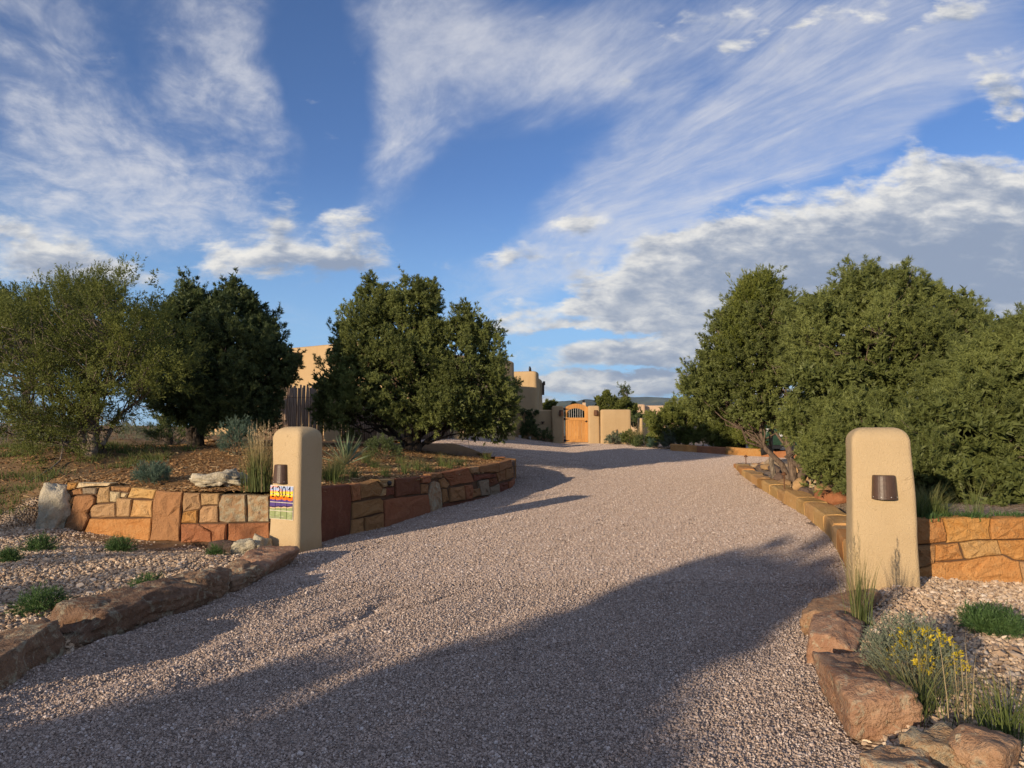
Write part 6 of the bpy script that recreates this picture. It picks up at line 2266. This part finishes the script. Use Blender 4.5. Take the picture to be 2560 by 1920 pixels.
def tuft(name, base, label, seed, n=120, h=0.35, spread=0.15, w=0.006, mat=None, lean=0.4, group=None, cat='grass', plume=None, stalks=0, hv=0.35, part='blades', pl_h=1.35):
    r = np.random.default_rng(seed)
    P = empty(name, tuple(base))
    tag(P, label, cat, group)
    V, F, ti, tp = blades(None, np.array(base, float), n, h, spread, w, r, lean, hv=hv)
    mesh(part, V, F, mat or M_GRASS, P, attrs={'tint': ('FLOAT', ti), 'tip': ('FLOAT', tp)})
    if plume:
        V, F, ti, tp = blades(None, np.array(base, float), plume, h * pl_h, spread * 0.8, w * 0.8, r, lean * 0.35, hv=0.2)
        mesh('stalks', V, F, M_STRAW, P, attrs={'tint': ('FLOAT', ti), 'tip': ('FLOAT', tp)})
        m = 8
        tops = V.reshape(plume, m, 3)
        Vp, Fp = [], []
        for q in tops:
            a_, b_ = (q[4] + q[5]) / 2, q[6]
            for k in range(14):
                f = k / 13
                c = a_ + (b_ - a_) * (0.15 + 0.95 * f)
                d = unit((b_ - a_) + r.normal(0, 0.35, 3) * np.linalg.norm(b_ - a_))
                s = unit(np.cross(d, r.normal(0, 1, 3))) * 0.004
                i0 = len(Vp)
                Vp += [c - s, c + s, c + d * 0.05]
                Fp.append((i0, i0 + 1, i0 + 2))
        mesh('plumes', np.array(Vp), np.array(Fp), M_STRAW, P, attrs={'tint': ('FLOAT', np.full(len(Vp), 0.7)), 'tip': ('FLOAT', np.full(len(Vp), 0.5))})
    return P


def shrub(name, base, rx, rz, label, seed, mat, n=120, K=10, M=6, nl=0.04, nw=0.008, tl=0.06, L=0.14, upb=0.6, cat='shrub', group=None, twigs=16, tone=0.0, fan=0.7, ry=None, bk=None, flat=False):
    r = np.random.default_rng(seed)
    P = empty(name, tuple(base))
    tag(P, label, cat, group)
    c = np.array(base) + np.array([0, 0, rz * 0.55])
    lb = [(tuple(c), (rx, ry or rx, rz * 0.75))]
    p, nn = lobe_points(lb, n, r, (0.55, 1.08), 0.05, -0.5 if not flat else -0.2)
    p[:, 2] = np.maximum(p[:, 2], base[2] + 0.01)
    d = unit(nn * 0.8 + np.array([0, 0, upb]) + r.normal(0, 0.3, (n, 3)))
    needles(p, d, L * r.uniform(0.6, 1.4, n), r, K, M, tl, nl, nw, 0.7, np.clip(0.5 + tone + r.normal(0, 0.2, n), 0, 1), mat, 'foliage', P, fan)
    mb = MB()
    for k in range(twigs):
        q = p[r.integers(n)]
        b0 = np.array(base) + r.normal(0, rx * 0.1, 3) * np.array([1, 1, 0])
        mb.tube([b0, b0 * 0.5 + q * 0.5 + np.array([0, 0, -0.02]), q], [0.006, 0.004, 0.002], 4)
    mb.build('stems', bk or M_DRY_S, P)
    return P


M_DRY_S = bark('dry_stem', (0.14, 0.10, 0.065), (0.27, 0.20, 0.13))


def gpt(px, py, dmin=2.0):
    return gp(px, py, dmin)


def yucca(base, n, h, label, seed, mat=None):
    r = np.random.default_rng(seed)
    P = empty('yucca', tuple(base))
    tag(P, label, 'plant')
    for i in range(n):
        a = r.uniform(0, 6.283)
        e = r.uniform(0.25, 1.45)
        d = np.array([math.cos(a) * math.cos(e), math.sin(a) * math.cos(e), math.sin(e)])
        s = unit(np.cross(d, np.array([0, 0, 1.0]))) * 0.016
        up = unit(np.cross(s, d)) * 0.006
        b0 = np.array(base) + d * 0.04 + np.array([0, 0, 0.05])
        ln = h * r.uniform(0.7, 1.1)
        vs = [b0 - s * 0.7, b0 + s * 0.7, b0 + d * ln * 0.5 - s, b0 + d * ln * 0.5 + s, b0 + d * ln * 0.5 + up * 2, b0 + d * ln]
        mesh('leaf', np.array(vs), [(0, 1, 4), (0, 4, 2), (1, 3, 4), (2, 4, 5), (4, 3, 5), (0, 2, 3, 1)], mat or M_YUC, P, attrs={'tint': ('FLOAT', np.full(6, r.uniform(0, 1))), 'tip': ('FLOAT', np.array([0, 0, .5, .5, .5, 1.0]))})
    return P


# left bed
b = gp(640, 1240, 9.95); tuft('feather_grass', (b[0], b[1] + 0.05, b[2]), 'tall feather grass with golden plumes left of the numbered pillar', 401, 420, 0.74, 0.22, 0.007, M_GRASSD, 0.26, plume=30, pl_h=1.18)
b = gp(815, 1212, 9.8); tuft('feather_grass', (b[0], b[1] + 0.3, b[2]), 'green grass clump just right of the numbered pillar', 402, 420, 0.34, 0.26, 0.006, M_GRASS, 0.5)
b = gp(838, 1190, 10.2); tuft('feather_grass', (b[0], b[1] + 0.2, b[2]), 'pale grass behind the clump right of the numbered pillar', 403, 200, 0.40, 0.2, 0.006, M_GRASSD, 0.4)
b = at(745, 1140, 11.2); tuft('feather_grass', (b[0], b[1], gz(b[0], b[1])), 'dry grass whose tips peek over the numbered pillar', 404, 90, 0.60, 0.12, 0.006, M_STRAW, 0.2, plume=6)
b = gp(858, 1170, 10.5); yucca((b[0], b[1] + 0.2, b[2]), 44, 0.58, 'spiky yucca between the numbered pillar and the central pine', 410)
b = gp(588, 1112, 11.5); yucca(b, 38, 0.55, 'grey green yucca under the dense dark pine', 411)
b = gp(592, 1140, 11.0); shrub('shrub', b, 0.34, 0.5, 'blue green leafy shrub behind the tall feather grass', 412, M_BLUE, 110)
b = gp(380, 1212, 10.3); shrub('shrub', b, 0.22, 0.20, 'small blue green tufted plant on the mulch', 413, M_BLUE, 90, nl=0.05, nw=0.007, upb=1.0)
b = gp(330, 1108, 13.0); shrub('shrub', b, 0.5, 0.55, 'tan green scrub bush beside the juniper trunk', 414, M_SAGE, 120, nw=0.01)
b = gp(300, 1100, 14.0); shrub('shrub', b, 0.5, 0.6, 'pale dry bush behind the juniper trunk', 415, M_DRY, 100, nw=0.01)
b = gp(400, 1104, 13.6); shrub('shrub', b, 0.45, 0.45, 'olive scrub bush under the left pines', 416, M_SAGE, 100, nw=0.01, tone=-0.3)
GI = [(1010, 1186, .30), (1045, 1178, .30), (1105, 1168, .32), (1122, 1172, .26), (962, 1192, .24), (1215, 1150, .26), (1070, 1180, .2), (935, 1172, .28), (1000, 1160, .2), (885, 1196, .22), (1148, 1166, .22), (915, 1160, .3)]
wd = ['first', 'second']
lab = ['pale green grass tuft near the wall below the central pine trunk', 'grass tuft in the island bed right of the pine trunk foot', 'largest bright grass tuft in the island bed above the lichened wall stone', 'small grass tuft close behind the largest island tuft',
       'short grass tuft above the dark stones of the island wall', 'dark grass tuft at the far right tip of the island bed', 'thin grass tuft between the two pale island tufts', 'grass tuft right of the yucca', 'short grass in the shade left of the pine trunk', 'sparse grass at the wall edge below the yucca', 'thin grass right of the largest island tuft', 'dark grassy clump between yucca and pine']
for i, (px, py, hh) in enumerate(GI):
    b = gp(px, py, 9.9)
    tuft('grass_tuft', b, lab[i], 420 + i, 110, hh, 0.16, 0.006, M_GRASS, 0.55, 'grass tufts in the island bed')
b = gp(960, 1150, 11); shrub('shrub', b, 0.4, 0.36, 'dark low shrub in the shade left of the central pine', 440, M_PINED, 110, nw=0.01)
# left gravel bed
CJ = [(100, 1378, .26, 'low green juniper sprig on the left gravel near the picture edge'), (300, 1378, .27, 'green juniper sprig on the gravel before the tall brown wall stone'), (100, 1532, .30, 'creeping juniper behind the nearest left boulder'),
      (25, 1402, .15, 'tiny green sprig at the left picture edge'), (540, 1390, .10, 'tiny yellowish weed near the pitted rock'), (372, 1486, .2, 'thin green weeds behind the long dark boulder')]
for i, (px, py, rr_, la) in enumerate(CJ):
    b = gp(px, py, 3)
    shrub('creeping_juniper', b, rr_ * 0.42, rr_ * 0.22, la, 450 + i, M_CREEP, int(30 + 190 * rr_), nl=0.03, nw=0.006, tl=0.05, L=0.17, upb=0.30, cat='plant', twigs=7)
# left slope weeds
r = np.random.default_rng(91)
V_, F_, TI, TP = [], [], [], []
off = 0
for k in range(430):
    x = r.uniform(-13.0, -6.2); y = r.uniform(9.7, 14.6)
    if k < 110:
        x = r.uniform(-9.8, -7.35); y = r.uniform(9.9, 11.8)
    if x > -7.2 and y < 11.2: continue
    if (k >= 110 and fbm(x * 0.6, y * 0.6, 3.0, 2) < -0.15) or (x > -6.8 + 0.35 * (y - 10.4)): continue
    V, F, ti, tp = blades(None, np.array([x, y, gz(x, y) - 0.01]), 34, r.uniform(0.08, 0.24), 0.3, 0.010, r, 0.7)
    V_.append(V); F_.append(F + off); off += len(V); TI.append(ti); TP.append(tp)
o = mesh('weeds', np.concatenate(V_), np.concatenate(F_), M_GRASS, attrs={'tint': ('FLOAT', np.concatenate(TI)), 'tip': ('FLOAT', np.concatenate(TP))})
tag(o, 'green weeds and short grass on the slope left of the wall', 'grass', kind='stuff')
# fallen bare branch left of the wall
mb = MB()
q = [gp(px, py, 9) + np.array([0, 0, 0.06]) for px, py in ((70, 1215), (125, 1182), (150, 1160), (158, 1135))]
q[-1] = q[-2] + np.array([0.03, 0.05, 0.35])
mb.tube(q, [0.008, 0.014, 0.016, 0.012], 6)
mb.tube([q[1], q[1] + np.array([0.1, -0.3, -0.02])], [0.01, 0.004], 5)
tag(mb.build('dead_branch', M_BARKJ), 'bare grey branch drooping to the ground left of the wall', 'branch')

# right bed
b = gp(2150, 1650, 3.5); b = np.array([2.66, 5.55, gz(2.66, 5.55)]); tuft('grass_tuft', b, 'tall thin grass between the right boulders and the plain pillar', 460, 110, 0.62, 0.10, 0.006, M_GRASSD, 0.18, plume=6, pl_h=1.15)
b = np.array([2.34, 4.28, gz(2.34, 4.28)])
P = shrub('flowering_shrub', b, 0.15, 0.22, 'grey green bush with small yellow flowers beside the right boulders', 461, M_SAGE, 240, K=10, M=6, nl=0.022, nw=0.005, tl=0.05, L=0.11, upb=0.9, cat='shrub', ry=0.24, twigs=30)
rr = np.random.default_rng(462)
pf_, nf_ = lobe_points([((b[0] + 0.05, b[1] - 0.08, b[2] + 0.15), (0.14, 0.19, 0.16))], 90, rr, (0.9, 1.1), 0.02, 0.0)
needles(pf_, nf_, np.full(90, 0.05), rr, 4, 5, 0.015, 0.016, 0.010, 0.9, np.full(90, 0.6), M_FLOW, 'flowers', P, 1.2)
b = gp(2290, 1800, 3); tuft('grass_tuft', np.array([2.16, 3.86, gz(2.16, 3.86)]), 'dry tangled grass below the yellow flowered bush', 463, 160, 0.34, 0.22, 0.005, M_GRASSD, 0.7)
b = gp(2480, 1580, 4); shrub('creeping_juniper', b, 0.20, 0.08, 'flat green creeping juniper on the right gravel', 464, M_CREEP, 170, nl=0.03, nw=0.006, tl=0.06, L=0.17, upb=0.25, cat='plant', twigs=4)
b = gp(2520, 1850, 3); tuft('grass_tuft', b, 'green grass at the bottom right corner', 465, 170, 0.30, 0.22, 0.006, M_GRASS, 0.6)
b = gp(2420, 1830, 3); tuft('grass_tuft', b, 'thin bare grass stalks near the bottom right corner', 466, 14, 0.52, 0.22, 0.005, M_STRAW, 0.12)
# above the right wall
GW = [(2295, .36, 'bright grass on top of the right wall next to the pillar'), (2325, .40, 'bright green grass above the first block of the right wall'), (2352, .26, 'grass hanging over the joint of the right wall'), (2440, .42, 'tall loose grass above the middle of the right wall')]
for i, (px, hh, la) in enumerate(GW):
    q = at(px, 1290, 7.62)
    tuft('grass_tuft', (q[0], 7.62, 0.70), la, 470 + i, 150 if i != 3 else 40, hh, 0.16, 0.006, M_GRASS, 0.6 if i != 3 else 0.35, 'grass above the right wall')
V_, F_, TI, TP = [], [], [], []
off = 0
for k in range(46):
    x = r.uniform(4.3, 6.6)
    y = float(wry(x)) + r.uniform(0.03, 0.35)
    V, F, ti, tp = blades(None, np.array([x, y, 0.71]), 40, 0.09, 0.12, 0.012, r, 0.9)
    V_.append(V); F_.append(F + off); off += len(V); TI.append(ti); TP.append(tp)
o = mesh('ground_cover', np.concatenate(V_), np.concatenate(F_), M_CREEP, attrs={'tint': ('FLOAT', np.concatenate(TI)), 'tip': ('FLOAT', np.concatenate(TP))})
tag(o, 'low green ground cover along the top of the right wall', 'ground cover', kind='stuff')

# court plants
def on_court(px, d):
    q = at(px, 1100, d)
    return np.array([q[0], d, gz(q[0], d)])


b = on_court(1323, 36.2)
P = shrub('climbing_plant', b, 0.42, 0.75, 'dark climbing plant against the shaded courtyard wall', 480, M_PINED, 150, K=9, M=6, nl=0.07, nw=0.03, L=0.2, cat='plant')
vt = [((b[0] + 0.02, 36.55, b[2] + 1.05), (0.16, 0.1, 0.45)), ((b[0] - 0.2, 36.6, b[2] + 1.42), (0.35, 0.1, 0.12)), ((b[0] + 0.28, 36.6, b[2] + 1.4), (0.2, 0.08, 0.12))]
rr = np.random.default_rng(481)
pv, nv = lobe_points(vt, 90, rr, (0.5, 1.05), 0.02, -1)
needles(pv, nv, np.full(90, 0.12), rr, 8, 5, 0.05, 0.07, 0.03, 0.8, np.full(90, 0.4), M_PINED, 'vine', P, 0.9)
b = on_court(1305, 36.3); tuft('grass_tuft', b, 'tall thin grass left of the climbing plant', 482, 40, 1.0, 0.14, 0.012, M_GRASSD, 0.1)
b = on_court(1362, 36.3); shrub('shrub', b, 0.4, 0.5, 'sparse dark shrub under the wooden bracket', 483, M_PINED, 60, nl=0.06, nw=0.02)
b = on_court(1538, 35.7); shrub('shrub', b, 0.42, 0.42, 'low grey green shrub below the metal bird', 484, M_SAGE, 80, nl=0.07, nw=0.02, tone=-0.2)
b = on_court(1592, 34.8); tuft('feather_grass', b, 'golden tipped ornamental grass at the corner of the bird wall', 485, 260, 0.95, 0.3, 0.016, M_GRASSD, 0.5, plume=16, pl_h=1.3)
b = on_court(1572, 35.2); shrub('shrub', b, 0.45, 0.5, 'green mounded plant beside the ornamental grass', 486, M_GRASS, 90, nl=0.08, nw=0.02)
b = on_court(1627, 34.2); tuft('feather_grass', b, 'slim grass with three pale plumes before the low courtyard wall', 487, 70, 0.9, 0.16, 0.016, M_GRASSD, 0.15, plume=4, pl_h=1.35)
b = on_court(1672, 32.6); shrub('shrub', b, 0.34, 0.72, 'silvery blue upright shrub at the end of the red edging', 488, M_SAGE, 130, nl=0.07, nw=0.022, tone=0.4, upb=1.2)
b = on_court(1645, 33.0); shrub('shrub', b, 0.5, 0.4, 'dusky purple green shrub left of the silvery one', 489, M_BLUE, 100, nl=0.06, nw=0.02, tone=-0.5)
b = on_court(1615, 33.8); shrub('shrub', b, 0.5, 0.4, 'dark low shrub below the slim plumed grass', 490, M_PINED, 100, nl=0.06, nw=0.02, tone=-0.3)

# ------------------------------------------------------------------ garden lights
def path_light(base, h, label):
    o = empty('path_light', tuple(base))
    tag(o, label, 'lamp')
    mb = MB(); mb.tube([base, np.array(base) + np.array([0, 0, h])], 0.014, 8); mb.build('stake', M_RUST, o)
    mb = MB(); t_ = np.array(base) + np.array([0, 0, h]); mb.tube([t_ + np.array([0, 0, -0.02]), t_ + np.array([0, 0, 0.01]), t_ + np.array([0, 0, 0.05])], [0.05, 0.055, 0.012], 12); mb.build('hat', M_RUST, o)
    return o


q = at(1961, 1215, 14.6); path_light((q[0], q[1], gz(q[0], q[1])), 0.42, 'thin brown path light standing by the kerb among the rocks')
q = at(1865, 1158, 21.6); path_light((q[0], q[1], gz(q[0], q[1])), 0.30, 'small brown path light at the far corner of the rock bed')
# ball spotlight let into the island wall
u_, z_ = DW.hit(969, 1208)
c = DW.world(u_, z_, 0.03)
v, f = ico(2)
o = mesh('spotlight', v * 0.042 + c, f, M_BLACK, smooth=True)
tag(o, 'black ball spotlight set in the top of the island wall', 'lamp')

# scrub on the left behind the juniper
SC = [(20, 1085, 15.0, .7, .8, M_SAGE, 'dry sage bush at the left edge behind the juniper'), (120, 1080, 16.0, .6, .7, M_DRY, 'straw coloured bush behind the juniper trunk on the left'), (180, 1090, 15.2, .5, .5, M_SAGE, 'grey green bush between the juniper stems'), (440, 1095, 17.0, .6, .6, M_PINED, 'dark low bush under the dense left pine')]
for i, (px, py, d_, rx_, rz_, mt_, la) in enumerate(SC):
    q = at(px, py, d_)
    shrub('shrub', (q[0], d_, gz(q[0], d_)), rx_, rz_, la, 520 + i, mt_, 130, nl=0.06, nw=0.014, L=0.24, tl=0.09)

# ------------------------------------------------------------------ pinyons across the road, behind the viewer, whose shade lies over the drive
def tall_pine(s, perp, h, w, seed, label, n=520, low=0.06):
    d = np.array([math.sin(SUN_AZ), math.cos(SUN_AZ)])
    nrm = np.array([d[1], -d[0]])
    x, y = d * s + nrm * perp
    b = np.array([x, y, gz(x, y)])
    lb = []
    for k in range(7):
        f = k / 6
        rr_ = w * (1 - f ** 1.3) * 0.5 + 0.16
        lb.append(((x + 0.1 * math.sin(k * 2.1), y + 0.1 * math.cos(k * 1.7), b[2] + h * (low + (0.97 - low) * f)), (rr_, rr_, h * 0.12)))
    return pine('pinyon_tree', b, lb, label, seed, n=n, K=7, M=6, nw=0.11, nl=0.20, limbs=16, inner=0.8)


tall_pine(-12.6, -2.85, 4.7, 5.3, 501, 'pinyon pine across the road behind the viewer, nearest to the drive axis', 1300)
tall_pine(-14.0, -9.0, 3.95, 3.0, 502, 'slim pinyon pine behind the viewer, further left', 300)
tall_pine(-13.0, -7.7, 3.45, 2.6, 504, 'short pinyon pine behind the viewer, second from the drive', 260)
tall_pine(-15.5, -11.7, 4.15, 2.8, 503, 'leftmost pinyon pine behind the viewer', 300)

# ------------------------------------------------------------------ the air between here and the mountains
mb = MB()
mb.box((0, 8000, 420), (44000, 17600, 980))
m = bpy.data.materials.new('haze')
m.use_nodes = True
t = m.node_tree
t.nodes.clear()
o_ = t.nodes.new('ShaderNodeOutputMaterial')
v_ = t.nodes.new('ShaderNodeVolumePrincipled')
v_.inputs['Color'].default_value = (0.74, 0.86, 1.0, 1)
v_.inputs['Density'].default_value = 2.2e-5
v_.inputs['Anisotropy'].default_value = 0.2
t.links.new(v_.outputs[0], o_.inputs['Volume'])
hz = mb.build('haze', m)
tag(hz, 'thin blue haze before the far mountains', 'haze', kind='stuff')
